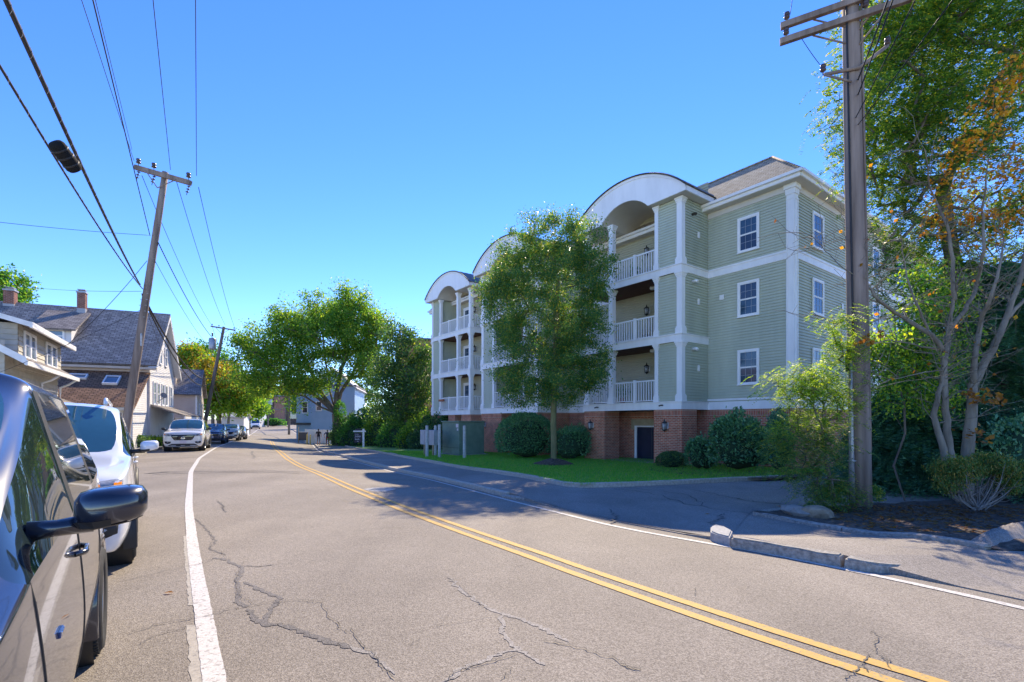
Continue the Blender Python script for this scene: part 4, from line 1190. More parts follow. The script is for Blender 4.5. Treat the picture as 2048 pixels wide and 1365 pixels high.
# local X = along road away, local Y = rotate +90 -> away from the road; the road lies on local -Y
L_ = 7.0
b = MB(); b.box(0.02, L_, 0.47, 9.0, -0.4, 3.9); b.build('wall_core', M['beige_shake'], bc)
siding(MB(), 0.0, L_, 0.45, 0.0, 3.7, 't', -1, 0.2).build('shingle_siding', M['beige_shake'], bc)
siding(MB(), 0.45, 9.0, 0.0, 0.0, 4.4, 's', -1, 0.2).build('shingle_siding', M['beige_shake'], bc)
b = MB(); slab_roof(b, [(-0.45, -0.15, 3.72), (L_ + 0.45, -0.15, 3.72), (L_ + 0.45, 5.0, 7.0), (-0.45, 5.0, 7.0)], 0.12); slab_roof(b, [(-0.45, 10.1, 3.72), (L_ + 0.45, 10.1, 3.72), (L_ + 0.45, 5.0, 7.0), (-0.45, 5.0, 7.0)], 0.12)
br = b.build('roof', M['shingle_dormer'], bc)
b = MB(); b.box(-0.5, L_ + 0.5, -0.24, -0.16, 3.54, 3.7); b.build('gutter', M['plastic_white'], bc)
b = MB(); b.add([(-0.47, -0.2, 3.55), (-0.47, 5.0, 6.85), (-0.47, 5.0, 7.05), (-0.47, -0.2, 3.8), (-0.40, -0.2, 3.55), (-0.40, 5.0, 6.85)], [(0, 1, 2, 3), (0, 4, 5, 1)]); b.build('rake_board', M['plastic_white'], bc)
b = MB(); b.add([(-0.005, 0.45, 3.7), (-0.005, 9.5, 3.7), (-0.005, 5.0, 6.8)], [(0, 1, 2)]); b.build('gable', M['beige_shake'], bc)
# shed dormer
b = MB(); b.box(0.97, L_, 0.37, 6.0, 3.6, 5.15); dmo = b.build('dormer', M['beige_shake'], bc)
siding(MB(), 0.95, L_, 0.35, 3.95, 5.1, 't', -1, 0.2).build('dormer_siding', M['beige_shake'], dmo)
siding(MB(), 0.35, 5.0, 0.95, 3.95, 5.1, 's', -1, 0.2).build('dormer_siding', M['beige_shake'], dmo)
b = MB(); slab_roof(b, [(0.5, -0.08, 5.12), (L_ + 0.3, -0.08, 5.12), (L_ + 0.3, 5.6, 6.8), (0.5, 5.6, 6.8)], 0.1); b.build('dormer_roof', M['shingle_dormer'], dmo)
b = MB(); b.box(0.46, L_ + 0.32, -0.15, -0.07, 4.96, 5.16); b.build('dormer_fascia', M['plastic_white'], dmo)
b = MB(); b.add([(0.47, -0.1, 4.98), (0.47, 5.5, 6.62), (0.47, 5.5, 6.82), (0.47, -0.1, 5.16)], [(0, 1, 2, 3)]); b.build('dormer_rake', M['plastic_white'], dmo)
for a in (1.5, 2.22, 4.4, 5.25): hwin(dmo, a, 0.33, 3.98, 0.72 if a < 3 else 0.83, 1.0, 't', -1)
# side door hood and downpipes
b = MB(); slab_roof(b, [(3.0, 0.4, 2.75), (6.6, 0.4, 2.75), (6.9, -0.8, 2.25), (2.8, -0.8, 2.25)], 0.14); b.build('door_hood', M['porch_roof'], bc)
b = MB(); b.box(2.78, 6.92, -0.86, -0.80, 2.1, 2.27); b.build('hood_fascia', M['plastic_white'], bc)
hwin(bc, 5.6, 0.43, 0.9, 0.9, 1.2, 't', -1)
for x in (4.2, 7.2):
    b = MB(); b.tube([(x, -0.2, 3.6), (x - 0.05, 0.1, 3.35), (x - 0.1, 0.38, 3.2), (x - 0.1, 0.38, 2.6)], 0.05, 8); b.build('downpipe', M['plastic_white'], bc)

# ---- tan house beyond the white house
tn = thing('tan_house', 'tan clapboard house with a round window behind the parked white car', 'house', (-27.4, 43.0, 0), R(27))
b = MB(); b.box(-7, 0, 0.02, 6, -0.5, 4.15); b.build('wall', M['tan_vinyl'], tn)
siding(MB(), -7, 0, 0.0, 0, 4.15, 't', -1, 0.14).build('clapboard', M['tan_vinyl'], tn)
b = MB(); z = 0
while z < 6.2:
    f = lambda q: 0.0 if q < 4.15 else (q - 4.15) / 2.25 * 3.0
    b.add([(0.016, f(z), z), (0.016, 6 - f(z), z), (0.003, 6 - f(z + .14), z + .14), (0.003, f(z + .14), z + .14)], [(0, 1, 2, 3)]); z += 0.14
b.build('gable_clapboard', M['tan_vinyl'], tn)
b = MB(); slab_roof(b, [(-7.3, -0.3, 4.0), (0.3, -0.3, 4.0), (0.3, 3, 6.45), (-7.3, 3, 6.45)], 0.1); b.build('roof', M['shingle_grey'], tn)
b = MB(); slab_roof(b, [(-7.3, 6.3, 4.0), (0.3, 6.3, 4.0), (0.3, 3.001, 6.45), (-7.3, 3.001, 6.45)], 0.1); b.build('roof', M['shingle_grey'], tn)
b = MB(); b.box(-5.5, -1.6, 0.7, 3, 4.2, 5.7); d2 = b.build('dormer', M['tan_vinyl'], tn)
b = MB(); slab_roof(b, [(-5.7, 0.5, 5.68), (-1.4, 0.5, 5.68), (-1.4, 3.1, 6.35), (-5.7, 3.1, 6.35)], 0.08); b.build('dormer_roof', M['shingle_grey'], d2)
b = MB(); b.lathe([(0.28, 0), (0.40, 0), (0.40, 0.05), (0.28, 0.05)], 20, 0, TR(-2.4, -0.02, 2.6) @ Matrix.Rotation(R(90), 4, 'X')); rw = b.build('round_window', M['plastic_white'], tn)
b = MB(); b.lathe([(0, 0.03), (0.29, 0.03)], 20, 0, TR(-2.4, -0.02, 2.6) @ Matrix.Rotation(R(90), 4, 'X')); b.build('pane', M['pane'], rw)
b = MB(); b.box(-0.09, 0.04, -0.04, 0.06, 0, 4.05); b.build('corner_board', M['plastic_white'], tn)
for a, z in ((1.4, 1.9), (3.6, 1.9), (2.6, 4.05)): hwin(tn, a, 0.018, z, 0.8, 1.4, 's', 1)

# ---- small far buildings along the street
def box_house(name, label, c, rz, L, Dp, H, rh, wm, rm, wins=(), cat='house', flat=False):
    t = thing(name, label, cat, (c[0], c[1], gz(c[0], c[1])), R(rz))
    b = MB(); b.box(0, L, 0, Dp, -1, H); b.build('wall', M[wm], t)
    if flat:
        b = MB(); b.box(-0.2, L + 0.2, -0.2, Dp + 0.2, H, H + 0.25); b.build('roof', M[rm], t)
    else:
        b = MB(); slab_roof(b, [(-0.3, -0.3, H - 0.15), (L + 0.3, -0.3, H - 0.15), (L + 0.3, Dp / 2, H + rh), (-0.3, Dp / 2, H + rh)], 0.12); b.build('roof', M[rm], t)
        b = MB(); slab_roof(b, [(-0.3, Dp + 0.3, H - 0.15), (L + 0.3, Dp + 0.3, H - 0.15), (L + 0.3, Dp / 2 + .001, H + rh), (-0.3, Dp / 2 + .001, H + rh)], 0.12); b.build('roof', M[rm], t)
        for x in (0.003, L - 0.003):
            b = MB(); b.add([(x, 0, H), (x, Dp, H), (x, Dp / 2, H + rh - 0.1)], [(0, 1, 2)]); b.build('gable', M[wm], t)
    for (ax, a, z, w, h) in wins:
        if ax == 'f': window(t, a, -0.002, z, w, h, 't', -1, 2, 1, 'window', M['pane'])
        elif ax == 'r': window(t, a, L + 0.002, z, w, h, 's', 1, 2, 1, 'window', M['pane'])
        else: window(t, a, -0.002, z, w, h, 's', -1, 2, 1, 'window', M['pane'])
    return t
# blue house beyond the elm: gable towards us
q = at(622, 880, 66)
bh = box_house('blue_house', 'pale blue clapboard house half hidden behind the big elm', (q.x, 66), 10, 5.6, 11, 7.2, 0.2, 'blue_vinyl', 'shingle_grey', [('f', 0.6, 3.9, 0.8, 1.3)], flat=True)
b = MB(); b.add([(0.0, -0.01, 7.2), (5.6, -0.01, 7.2), (2.8, -0.01, 9.6)], [(0, 1, 2)]); b.build('gable', M['blue_vinyl'], bh)
b = MB(); slab_roof(b, [(-0.4, -0.4, 6.95), (2.8, -0.4, 9.75), (2.8, 11, 9.75), (-0.4, 11, 6.95)], 0.14); slab_roof(b, [(6.0, -0.4, 6.95), (2.8, -0.4, 9.75), (2.8, 11, 9.75), (6.0, 11, 6.95)], 0.14); b.build('gable_roof', M['vinyl_white'], bh)
b = MB(); b.box(-2.2, 0, 1.5, 5, -1, 6.3); wg = b.build('wing', M['blue_vinyl'], bh)
b = MB(); slab_roof(b, [(-2.6, 1.2, 6.4), (0, 1.2, 6.9), (0, 5.2, 6.9), (-2.6, 5.2, 6.4)], 0.2); b.build('wing_roof', M['shingle_grey'], wg)
window(wg, -1.5, 1.5, 3.6, 0.8, 1.6, 't', -1, 1, 1, 'window', M['pane'])
b = MB(); b.box(-2.3, 0.02, 0.6, 1.49, 2.0, 2.3); b.build('hood', M['dark_trim'], wg)
# brick building beyond the dark tree
q = at(800, 845, 58)
box_house('brick_apartment_block', 'orange red brick building glimpsed between the dark tree and the apartment building', (q.x + 0.2, 55), 8, 6.0, 12, 11.6, 0, 'orange_brick', 'dark_trim', [('f', 1.2, 2.4, 0.9, 1.5), ('f', 1.2, 5.6, 0.9, 1.5), ('f', 3.8, 5.6, 0.9, 1.5)], 'building', True)
# brown brick shop row at the end of the street
q = at(503, 845, 160)
sr = box_house('brick_shop_row', 'long low brown brick building closing the end of the street', (q.x, 160), -4, 17, 14, 9.2, 0, 'brown_brick', 'lead', (), 'building', True)
b = MB(); b.box(7.8, 11.2, -0.3, 0, -1, 9.0); b.build('orange_bay', M['orange_brick'], sr)
b = MB(); b.box(5.4, 7.0, -0.1, 0, 6.4, 8.2); b.build('sign_board', M['plastic_white'], sr)
b = MB(); b.box(12.6, 15.0, -0.1, 0, 7.2, 8.4); b.build('sign_board', M['plastic_white'], sr)
b = MB(); b.box(12.8, 15.0, -0.1, 0, 2.0, 5.6); b.build('shop_window', M['pane_sky'], sr)
q = at(560, 845, 200)
box_house('far_red_roof_house', 'house with a dusty red roof rising behind the brown brick building', (q.x, 200), 0, 14, 8, 14.5, 4.0, 'vinyl_white', 'orange_brick', [('f', 2, 10.5, 1.4, 2.2), ('f', 6, 10.5, 1.4, 2.2), ('f', 10, 10.5, 1.4, 2.2)])
# white house and garage beyond the maples on the left
q = at(486, 860, 132)
box_house('small_white_house', 'small white house showing left of the delivery van', (q.x - 2, 134), 10, 5.0, 6, 4.6, 1.8, 'vinyl_white', 'shingle_grey', [('f', 0.7, 1.6, 0.9, 1.5), ('f', 3.2, 1.6, 0.9, 1.5)])
q = at(443, 860, 70)
box_house('pale_garage', 'pale blue grey garage under the yellowing maple', (q.x, 70), 20, 2.8, 5, 2.8, 0.7, 'vinyl_white', 'lead', [])
# ------------------------------------------------------------------ vegetation
M['bark'] = mat('bark_grey_brown', (0.10, 0.08, 0.06), 0.9, (0.2, 0.165, 0.13), 6, bump=0.8, bscale=18, stretch=(1, 1, 0.25))
M['bark_pale'] = mat('bark_pale', (0.15, 0.13, 0.10), 0.9, (0.27, 0.24, 0.19), 5, bump=0.6, bscale=20, stretch=(1, 1, 0.3))
M['bark_olive'] = mat('bark_olive', (0.14, 0.13, 0.055), 0.9, (0.24, 0.22, 0.1), 6, bump=0.5, bscale=20, stretch=(1, 1, 0.3))
M['deadwood'] = mat('dead_branch', (0.17, 0.155, 0.14), 0.9, (0.30, 0.27, 0.25), 9)
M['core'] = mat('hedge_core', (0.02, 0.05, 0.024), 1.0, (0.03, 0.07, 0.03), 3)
LM = {
 'pear': leafmat('leaf_pear', [(0, (0.042, 0.136, 0.062)), (0.5, (0.082, 0.209, 0.073)), (0.85, (0.187, 0.273, 0.062)), (1, (0.469, 0.419, 0.084))], 0.48, 0.4),
 'elm': leafmat('leaf_elm', [(0, (0.056, 0.152, 0.036)), (0.55, (0.113, 0.250, 0.045)), (0.9, (0.240, 0.356, 0.053)), (1, (0.386, 0.428, 0.071))], 0.55),
 'dark': leafmat('leaf_dark', [(0, (0.033, 0.093, 0.051)), (0.6, (0.067, 0.164, 0.069)), (1, (0.160, 0.257, 0.069))], 0.3),
 'maple': leafmat('leaf_maple', [(0, (0.070, 0.186, 0.031)), (0.5, (0.140, 0.295, 0.031)), (1, (0.279, 0.403, 0.046))], 0.45),
 'gold': leafmat('leaf_gold', [(0, (0.12, 0.12, 0.015)), (0.5, (0.26, 0.19, 0.02)), (1, (0.38, 0.25, 0.02))], 0.4),
 'green': leafmat('leaf_green', [(0, (0.036, 0.143, 0.053)), (0.6, (0.071, 0.232, 0.062)), (1, (0.160, 0.339, 0.071))], 0.4),
 'locust': leafmat('leaf_locust', [(0, (0.041, 0.125, 0.053)), (0.45, (0.093, 0.214, 0.053)), (0.85, (0.246, 0.356, 0.053)), (1, (0.513, 0.463, 0.071))], 0.45),
 'lime': leafmat('leaf_lime', [(0, (0.078, 0.186, 0.046)), (0.5, (0.217, 0.372, 0.046)), (1, (0.496, 0.589, 0.062))], 0.5),
 'orange': leafmat('leaf_orange', [(0, (0.16, 0.12, 0.02)), (0.25, (0.34, 0.12, 0.015)), (0.6, (0.48, 0.2, 0.015)), (1, (0.55, 0.34, 0.03))], 0.5),
 'rhodo': leafmat('leaf_rhododendron', [(0, (0.054, 0.164, 0.081)), (0.6, (0.104, 0.257, 0.124)), (1, (0.180, 0.381, 0.164))], 0.2, 0.35),
 'conifer': leafmat('needle_conifer', [(0, (0.053, 0.169, 0.108)), (0.6, (0.097, 0.267, 0.151)), (1, (0.222, 0.402, 0.201))], 0.2),
 'juniper': leafmat('needle_juniper', [(0, (0.055, 0.131, 0.037)), (0.6, (0.112, 0.205, 0.047)), (1, (0.372, 0.242, 0.055))], 0.25),
 'fern': leafmat('leaf_feathery', [(0, (0.069, 0.181, 0.070)), (0.6, (0.139, 0.282, 0.081)), (1, (0.463, 0.443, 0.101))], 0.4),
 'rust': leafmat('leaf_rust', [(0, (0.18, 0.07, 0.02)), (1, (0.4, 0.2, 0.05))], 0.4),
}
def unit(n):
    v = RNG.normal(size=(n, 3)); return v / np.linalg.norm(v, axis=1, keepdims=True)
def leaves_mesh(name, C, size, m, parent, aspect=0.55, axis=None, flat=0.3, jitter=0.35):
    """leaf-shaped faces (4-point blades) at centres C; axis = growth directions"""
    n = len(C)
    a = unit(n) if axis is None else axis + unit(n) * jitter
    a /= np.linalg.norm(a, axis=1, keepdims=True)
    r = unit(n); r[:, 2] += flat * 2
    s = np.cross(a, r); s /= np.maximum(np.linalg.norm(s, axis=1, keepdims=True), 1e-6)
    L = size * RNG.uniform(0.65, 1.3, (n, 1))
    W = L * aspect
    v = np.empty((n, 4, 3))
    v[:, 0] = C - a * L * 0.5; v[:, 1] = C + s * W * 0.5 + a * L * 0.05
    v[:, 2] = C + a * L * 0.5; v[:, 3] = C - s * W * 0.5 + a * L * 0.05
    nrm = np.cross(a, s); bend = RNG.uniform(-0.15, 0.15, (n, 1)) * L
    v[:, 1] += nrm * bend; v[:, 3] += nrm * bend
    me = bpy.data.meshes.new(name)
    me.vertices.add(n * 4); me.vertices.foreach_set('co', v.reshape(-1).astype(np.float32))
    me.loops.add(n * 4); me.loops.foreach_set('vertex_index', np.arange(n * 4, dtype=np.int32))
    me.polygons.add(n); me.polygons.foreach_set('loop_start', np.arange(0, n * 4, 4, dtype=np.int32))
    me.update(calc_edges=True); me.materials.append(m); me.validate()
    return link(name, me, parent)
def in_blobs(blobs, n, shell=0.55):
    """points in a union of ellipsoids (cx,cy,cz,rx,ry,rz), pushed towards their shells"""
    vol = np.array([b[3] * b[4] * b[5] for b in blobs]) ** 0.75; vol /= vol.sum()
    k = RNG.choice(len(blobs), n, p=vol)
    B = np.array(blobs)[k]
    r = shell + (1 - shell) * RNG.random(n) ** 0.7
    r = np.where(RNG.random(n) < 0.25, RNG.random(n) ** 0.5, r)
    return B[:, :3] + unit(n) * r[:, None] * B[:, 3:]
def skeleton(trunk, tips, droop=0.0, step=0.6, climb=0.8, limbs=()):
    """grow limbs from a trunk polyline to all tips, always forking from the nearest lower wood"""
    P = [np.array(p, float) for p in trunk]; par = [-1] + list(range(len(trunk) - 1)); w = [0.0] * len(P)
    base = P[0]
    for L in limbs:
        prev = len(trunk) - 1
        a = P[prev]
        for p in L:
            p = np.array(p, float); k = max(1, int(np.linalg.norm(p - a) / step))
            for q in range(1, k + 1):
                P.append(a + (p - a) * q / k + RNG.normal(0, 0.04 * step, 3)); par.append(prev); w.append(0.0); prev = len(P) - 1
            a = p
    order = np.argsort(np.linalg.norm(tips - np.array(trunk[-1]), axis=1))
    end = []
    minz = trunk[0][2] + (trunk[-1][2] - trunk[0][2]) * 0.35
    for i in order:
        t = tips[i]
        A = np.array(P); d = np.linalg.norm(A - t, axis=1) + np.maximum(0, A[:, 2] - t[2] + 0.2) * climb + (A[:, 2] < minz) * 50
        j = int(np.argmin(d)); a = P[j]
        Ln = np.linalg.norm(t - a); k = max(1, int(Ln / step))
        prev = j
        # direction of the parent wood bends the new shoot
        pd = P[j] - P[par[j]] if par[j] >= 0 else np.array([0, 0, 1.0]); pd = pd / max(1e-6, np.linalg.norm(pd))
        ctrl = a + pd * Ln * 0.35 + np.array([0, 0, 0.12 * Ln])
        for q in range(1, k + 1):
            f = q / k
            p = (1 - f) ** 2 * a + 2 * f * (1 - f) * ctrl + f * f * t + RNG.normal(0, 0.03 * step, 3) * (q < k)
            P.append(p); par.append(prev); w.append(0.0); prev = len(P) - 1
        w[prev] += 1; end.append(prev)
    for i in range(len(P) - 1, 0, -1): w[par[i]] += w[i]
    return np.array(P), par, np.array(w)
def wood(name, P, par, w, rtip, rbase, m, parent, ex=None, n=6, trunk_n=0):
    tot = w[0]; e = ex or math.log(rbase / rtip) / math.log(max(2, tot))
    rad = rtip * np.maximum(w, 1) ** e
    b = MB()
    for i in range(1, len(P)):
        j = par[i]
        r0, r1 = min(rad[j], rad[i] * 1.25), rad[i]
        if i < trunk_n: r0 = rad[j]
        k = n if r1 > rtip * 3 else 4
        d = P[i] - P[j]
        b.tube([P[j] - d * 0.06, P[i]], [r0, r1], k if i >= trunk_n else 10, 0, True, False)
    return b.build(name, m, parent, uv=False)
def tree(name, label, base, trunk, blobs, ntip, lm, nleaf, lsize, rbase, bark='bark', rtip=0.012, spread=0.45, cat='tree', lm2=None, frac2=0.0, shell=0.55, group=None, aspect=0.55, f2=None, step=0.6, vs=0.8, climb=0.8, limbs=()):
    """everything in local metres above the base"""
    t = thing(name, label, cat, base, 0, group)
    tips = in_blobs(blobs, ntip, shell)
    P, par, w = skeleton(trunk, tips, step=step, climb=climb, limbs=limbs)
    wood('trunk', P, par, w, rtip, rbase, M[bark], t, trunk_n=len(trunk))
    per = max(1, nleaf // ntip)
    C = np.repeat(tips, per, axis=0)
    sc = RNG.uniform(0.6, 1.35, ntip).repeat(per)[:, None]
    C = C + RNG.normal(size=C.shape) * spread * sc * np.array([1, 1, vs])
    if lm2:
        sel = f2(C) if f2 else (RNG.random(len(C)) < frac2)
        leaves_mesh('crown', C[~sel], lsize, LM[lm], t, aspect); leaves_mesh('crown', C[sel], lsize, LM[lm2], t, aspect)
    else:
        leaves_mesh('crown', C, lsize, LM[lm], t, aspect)
    return t
def shrub(name, label, base, blobs, lm, n, lsize, core=True, spread=0.10, aspect=0.5, group=None, cat='shrub', stems=True, lump=0.16, hollow=0.72):
    t = thing(name, label, cat, base, 0, group)
    bl = list(blobs)
    if lump > 0.1:
        for q in blobs:
            for _ in range(6):
                u0 = unit(1)[0]; u0[2] = abs(u0[2]) * 0.9 - 0.1; f = RNG.uniform(0.28, 0.45)
                bl.append((q[0] + u0[0] * q[3] * 0.75, q[1] + u0[1] * q[4] * 0.75, max(q[2] * 0.35, q[2] + u0[2] * q[5] * 0.78), q[3] * f, q[4] * f, q[5] * f))
    A = np.array(bl)
    k = RNG.choice(len(bl), n, p=(A[:, 3] * A[:, 4] + A[:, 4] * A[:, 5]) / (A[:, 3] * A[:, 4] + A[:, 4] * A[:, 5]).sum())
    u = unit(n); u[:, 2] = np.where(u[:, 2] < -0.5, -u[:, 2], u[:, 2])
    ph = np.sin(u[:, 0] * 7 + k) * np.sin(u[:, 1] * 6 + 1.7 * k) * np.sin(u[:, 2] * 8)
    r = (0.97 + lump * ph + RNG.normal(0, spread * 0.6, n) + (RNG.random(n) < 0.05) * RNG.uniform(0, 0.3, n) * (lump > 0.1))
    C = A[k, :3] + u * r[:, None] * A[k, 3:]
    C[:, 2] = np.maximum(C[:, 2], 0.03)
    leaves_mesh('foliage', C, lsize, LM[lm], t, aspect, axis=u * 0.8 + np.array([0, 0, 0.3]), jitter=0.8)
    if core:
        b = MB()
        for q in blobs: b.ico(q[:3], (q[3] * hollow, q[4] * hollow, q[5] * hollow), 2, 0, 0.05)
        b.build('foliage_core', M['core'], t, uv=False)  # solid dark filler added inside the leaf shell to stop see-through
    return t
def fronds(name, tips, dirs, m, parent, ln=0.32, pairs=9, lsize=0.045, droop=0.5, aspect=0.42):
    """feather leaves: pairs of leaflets along drooping stalks"""
    n = len(tips); d = dirs / np.linalg.norm(dirs, axis=1, keepdims=True)
    s = np.cross(d, np.array([0, 0, 1.0]) + RNG.normal(0, 0.25, (n, 3))); s /= np.linalg.norm(s, axis=1, keepdims=True)
    L = ln * RNG.uniform(0.7, 1.25, (n, 1))
    C = []; A = []
    for k in range(pairs):
        f = (k + 1) / pairs
        p = tips + d * L * f; p[:, 2] -= (droop * L[:, 0] * f * f)
        w = lsize * (0.55 + 0.45 * math.sin(math.pi * min(1, f * 0.9 + 0.1)))
        for sg in (-1, 1):
            ax = s * sg + d * 0.35
            C.append(p + ax * w * 0.55); A.append(ax)
    return leaves_mesh(name, np.concatenate(C), lsize * 1.25, m, parent, aspect, np.concatenate(A), flat=1.2, jitter=0.18)

# pear tree in front of the apartment building, in its ring of mulch
q = gp(1107, 926, 0.22); pb = Vector((q.x, q.y, 0)); 
def local_from_px(px, py, D, base): p = at(px, py, D); return p - Vector(base)
PB = (1.80, 21.5, gz(1.8, 21.5, 0.2) + 0.02)
b = MB(); b.lathe([(0.95, -0.03), (0.8, 0.05), (0.5, 0.14), (0.15, 0.24), (0.0, 0.25)], 24)
for i, v in enumerate(b.v): b.v[i] = (v[0] * random.uniform(0.9, 1.08), v[1] * random.uniform(0.9, 1.08), v[2] + random.uniform(-0.015, 0.015))
o = b.build('mulch_ring', M['mulch']); o.location = PB; tag(o, 'dark mulch mound round the foot of the lawn tree', 'mulch')
def pxb(base, D, L):
    """blobs given as photo pixels (cx, cy, rx, ry) at depth D plus depth offset and depth radius"""
    out = []
    for cx, cy, rx, ry, dy, rd in L:
        p = at(cx, cy, D + dy); k = (D + dy) / FPX
        out.append((p.x - base[0], p.y - base[1], p.z - base[2], rx * k, rd, ry * k))
    return out
BL = pxb(PB, 21.5, [(1090, 478, 52, 56, 0, 1.3), (1168, 478, 54, 58, 0.2, 1.4), (1125, 520, 70, 60, 0, 1.6), (1040, 545, 70, 58, -0.2, 1.5), (1195, 540, 36, 60, 0, 1.2), (1045, 500, 44, 40, 0, 1.0), (1000, 560, 44, 44, 0, 1.1), (1020, 530, 36, 36, 0, 0.9), (1130, 570, 80, 75, 0, 2.0), (1185, 600, 45, 80, 0, 1.5), (1015, 615, 50, 60, 0, 1.4), (1080, 660, 88, 80, 0, 2.2), (1160, 690, 62, 80, 0.2, 1.9), (1015, 715, 38, 70, 0, 1.3), (1110, 760, 92, 62, 0, 2.1), (1060, 785, 58, 40, -0.3, 1.5), (1190, 760, 32, 55, 0, 1.0), (968, 590, 24, 18, 0, 0.4)])
tree('pear_tree', 'dense green ornamental tree on the lawn before the apartment building', PB, [(0, 0, 0), (0.02, 0, 0.8), (0.0, 0.02, 1.7), (0.02, 0, 2.8), (0.1, 0.05, 4.2), (0.12, 0, 6.0), (0.2, 0, 8.0)], BL, 430, 'pear', 112000, 0.088, 0.13, 'bark_olive', 0.008, 0.215, 'tree', shell=0.5)
# big elm at the bend
ED = 50.0
q = at(675, 889, ED); EB = (q.x, ED, gz(q.x, ED, 0.15))
BL = pxb(EB, ED, [(640, 625, 45, 38, 0, 3), (705, 615, 45, 40, 0, 3), (575, 650, 50, 35, 0, 3), (520, 685, 48, 40, 0, 2.5), (640, 680, 70, 50, 0, 4), (720, 665, 55, 55, 0, 3.5), (755, 640, 28, 35, 0, 2), (560, 730, 55, 38, -1, 3), (500, 740, 32, 42, 0, 2), (620, 760, 55, 30, -1.5, 2.5), (735, 730, 40, 40, 0, 3), (530, 775, 38, 26, -1, 1.6), (650, 640, 60, 40, 2, 3), (600, 800, 36, 18, -2, 1.2)])
def plx(base, D, L): return [[tuple(np.array(at(px, py, D + dy)) - np.array(base)) for px, py, dy in l] for l in L]
ELIMB = plx(EB, ED, [[(640, 800, -0.4), (600, 770, -1), (545, 735, -1.5), (505, 705, -2)], [(645, 790, 0), (610, 720, 0), (575, 665, 0.5)], [(660, 780, 0.6), (648, 700, 1), (640, 640, 1)], [(673, 790, 0), (690, 715, -0.5), (702, 630, -1)], [(682, 785, 0.4), (715, 725, 1), (748, 660, 1.5)], [(645, 815, -0.8), (610, 795, -2), (560, 775, -3)]])
tree('elm_tree', 'large spreading elm with forked trunk behind the two walkers', EB, [(0, 0, 0), (0.0, 0, 1.2), (-0.1, 0, 2.4), (-0.15, 0, 3.2)], BL, 420, 'elm', 80000, 0.23, 0.40, 'bark', 0.022, 0.52, 'tree', shell=0.35, step=1.2, climb=0.9, limbs=ELIMB)
b_el = shrub('ivy_clump', 'ivy and suckers round the foot of the elm', (EB[0], EB[1] - 0.3, EB[2]), [(0.25, 0, 1.6, 0.55, 0.6, 1.7), (0.35, 0, 3.4, 0.6, 0.6, 0.9)], 'green', 1800, 0.16, core=False, spread=0.2, lump=0.08)
# dark upright tree beside the building
DD = 43.0
q = at(812, 893, DD); DB = (q.x, DD, gz(q.x, DD, 0.15))
BL = pxb(DB, DD, [(805, 660, 42, 32, 0, 1.6), (800, 710, 58, 45, 0, 2), (820, 755, 55, 45, 0, 2.2), (775, 760, 45, 50, 0, 2), (845, 725, 28, 40, 0, 1.4), (790, 815, 60, 40, 0, 2), (840, 800, 30, 35, 0, 1.4)])
tree('upright_maple', 'dark upright tree between the elm and the apartment building', DB, [(0, 0, 0), (0, 0, 2), (0.05, 0, 4), (0.1, 0, 7)], BL, 200, 'dark', 26000, 0.2, 0.2, 'bark', 0.014, 0.42, 'tree', 'elm', 0.16, 0.4)
# hedge of shrubs below it
for i, (px, py, D, rx, rz, lm_, lab) in enumerate([(715, 892, 49.0, 1.5, 1.9, 'green', 'tall leafy shrub behind the white sign post'), (765, 893, 47.5, 1.7, 2.2, 'elm', 'loose yellow green shrub right of the sign'), (800, 895, 43.5, 1.5, 1.7, 'green', 'rounded green shrub at the foot of the dark upright tree'), (838, 896, 40, 1.4, 1.6, 'elm', 'bright shrub left of the grey utility cabinet'), (868, 897, 38.5, 1.5, 1.5, 'dark', 'dark hedge shrub behind the grey steel bollards'), (690, 888, 50, 1.2, 1.6, 'dark', 'dark shrub between the elm trunk and the white sign')]):
    q = at(px, py, D)
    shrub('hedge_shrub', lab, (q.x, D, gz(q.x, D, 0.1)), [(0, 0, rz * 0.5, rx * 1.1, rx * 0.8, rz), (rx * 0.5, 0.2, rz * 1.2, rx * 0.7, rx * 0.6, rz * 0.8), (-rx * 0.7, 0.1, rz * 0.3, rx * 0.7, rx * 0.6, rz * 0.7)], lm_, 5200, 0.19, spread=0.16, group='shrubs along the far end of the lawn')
# round clipped bush and foundation shrubs
def shr(px, py, D, label, blobs, lm_, n, ls, **kw):
    q = at(px, py, D); return shrub(kw.pop('name', 'foundation_shrub'), label, (q.x, D, gz(q.x, D, 0.18)), blobs, lm_, n, ls, **kw)
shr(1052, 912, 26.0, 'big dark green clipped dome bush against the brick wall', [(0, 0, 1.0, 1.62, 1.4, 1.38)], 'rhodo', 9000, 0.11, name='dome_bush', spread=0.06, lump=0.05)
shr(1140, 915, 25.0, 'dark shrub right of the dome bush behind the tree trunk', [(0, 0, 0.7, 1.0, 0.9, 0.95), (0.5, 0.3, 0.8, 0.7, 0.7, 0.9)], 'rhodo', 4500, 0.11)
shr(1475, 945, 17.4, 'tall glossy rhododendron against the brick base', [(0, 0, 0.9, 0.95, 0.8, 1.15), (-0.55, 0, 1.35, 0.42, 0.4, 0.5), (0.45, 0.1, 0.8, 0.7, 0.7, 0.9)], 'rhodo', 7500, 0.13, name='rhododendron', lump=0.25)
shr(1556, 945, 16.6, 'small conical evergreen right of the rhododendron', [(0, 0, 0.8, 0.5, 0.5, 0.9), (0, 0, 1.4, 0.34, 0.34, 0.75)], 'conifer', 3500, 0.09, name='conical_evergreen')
shr(1398, 948, 18.6, 'loose round shrub left of the rhododendron', [(0, 0, 0.55, 0.5, 0.45, 0.68), (0.3, 0, 0.4, 0.4, 0.4, 0.5)], 'rhodo', 3000, 0.10)
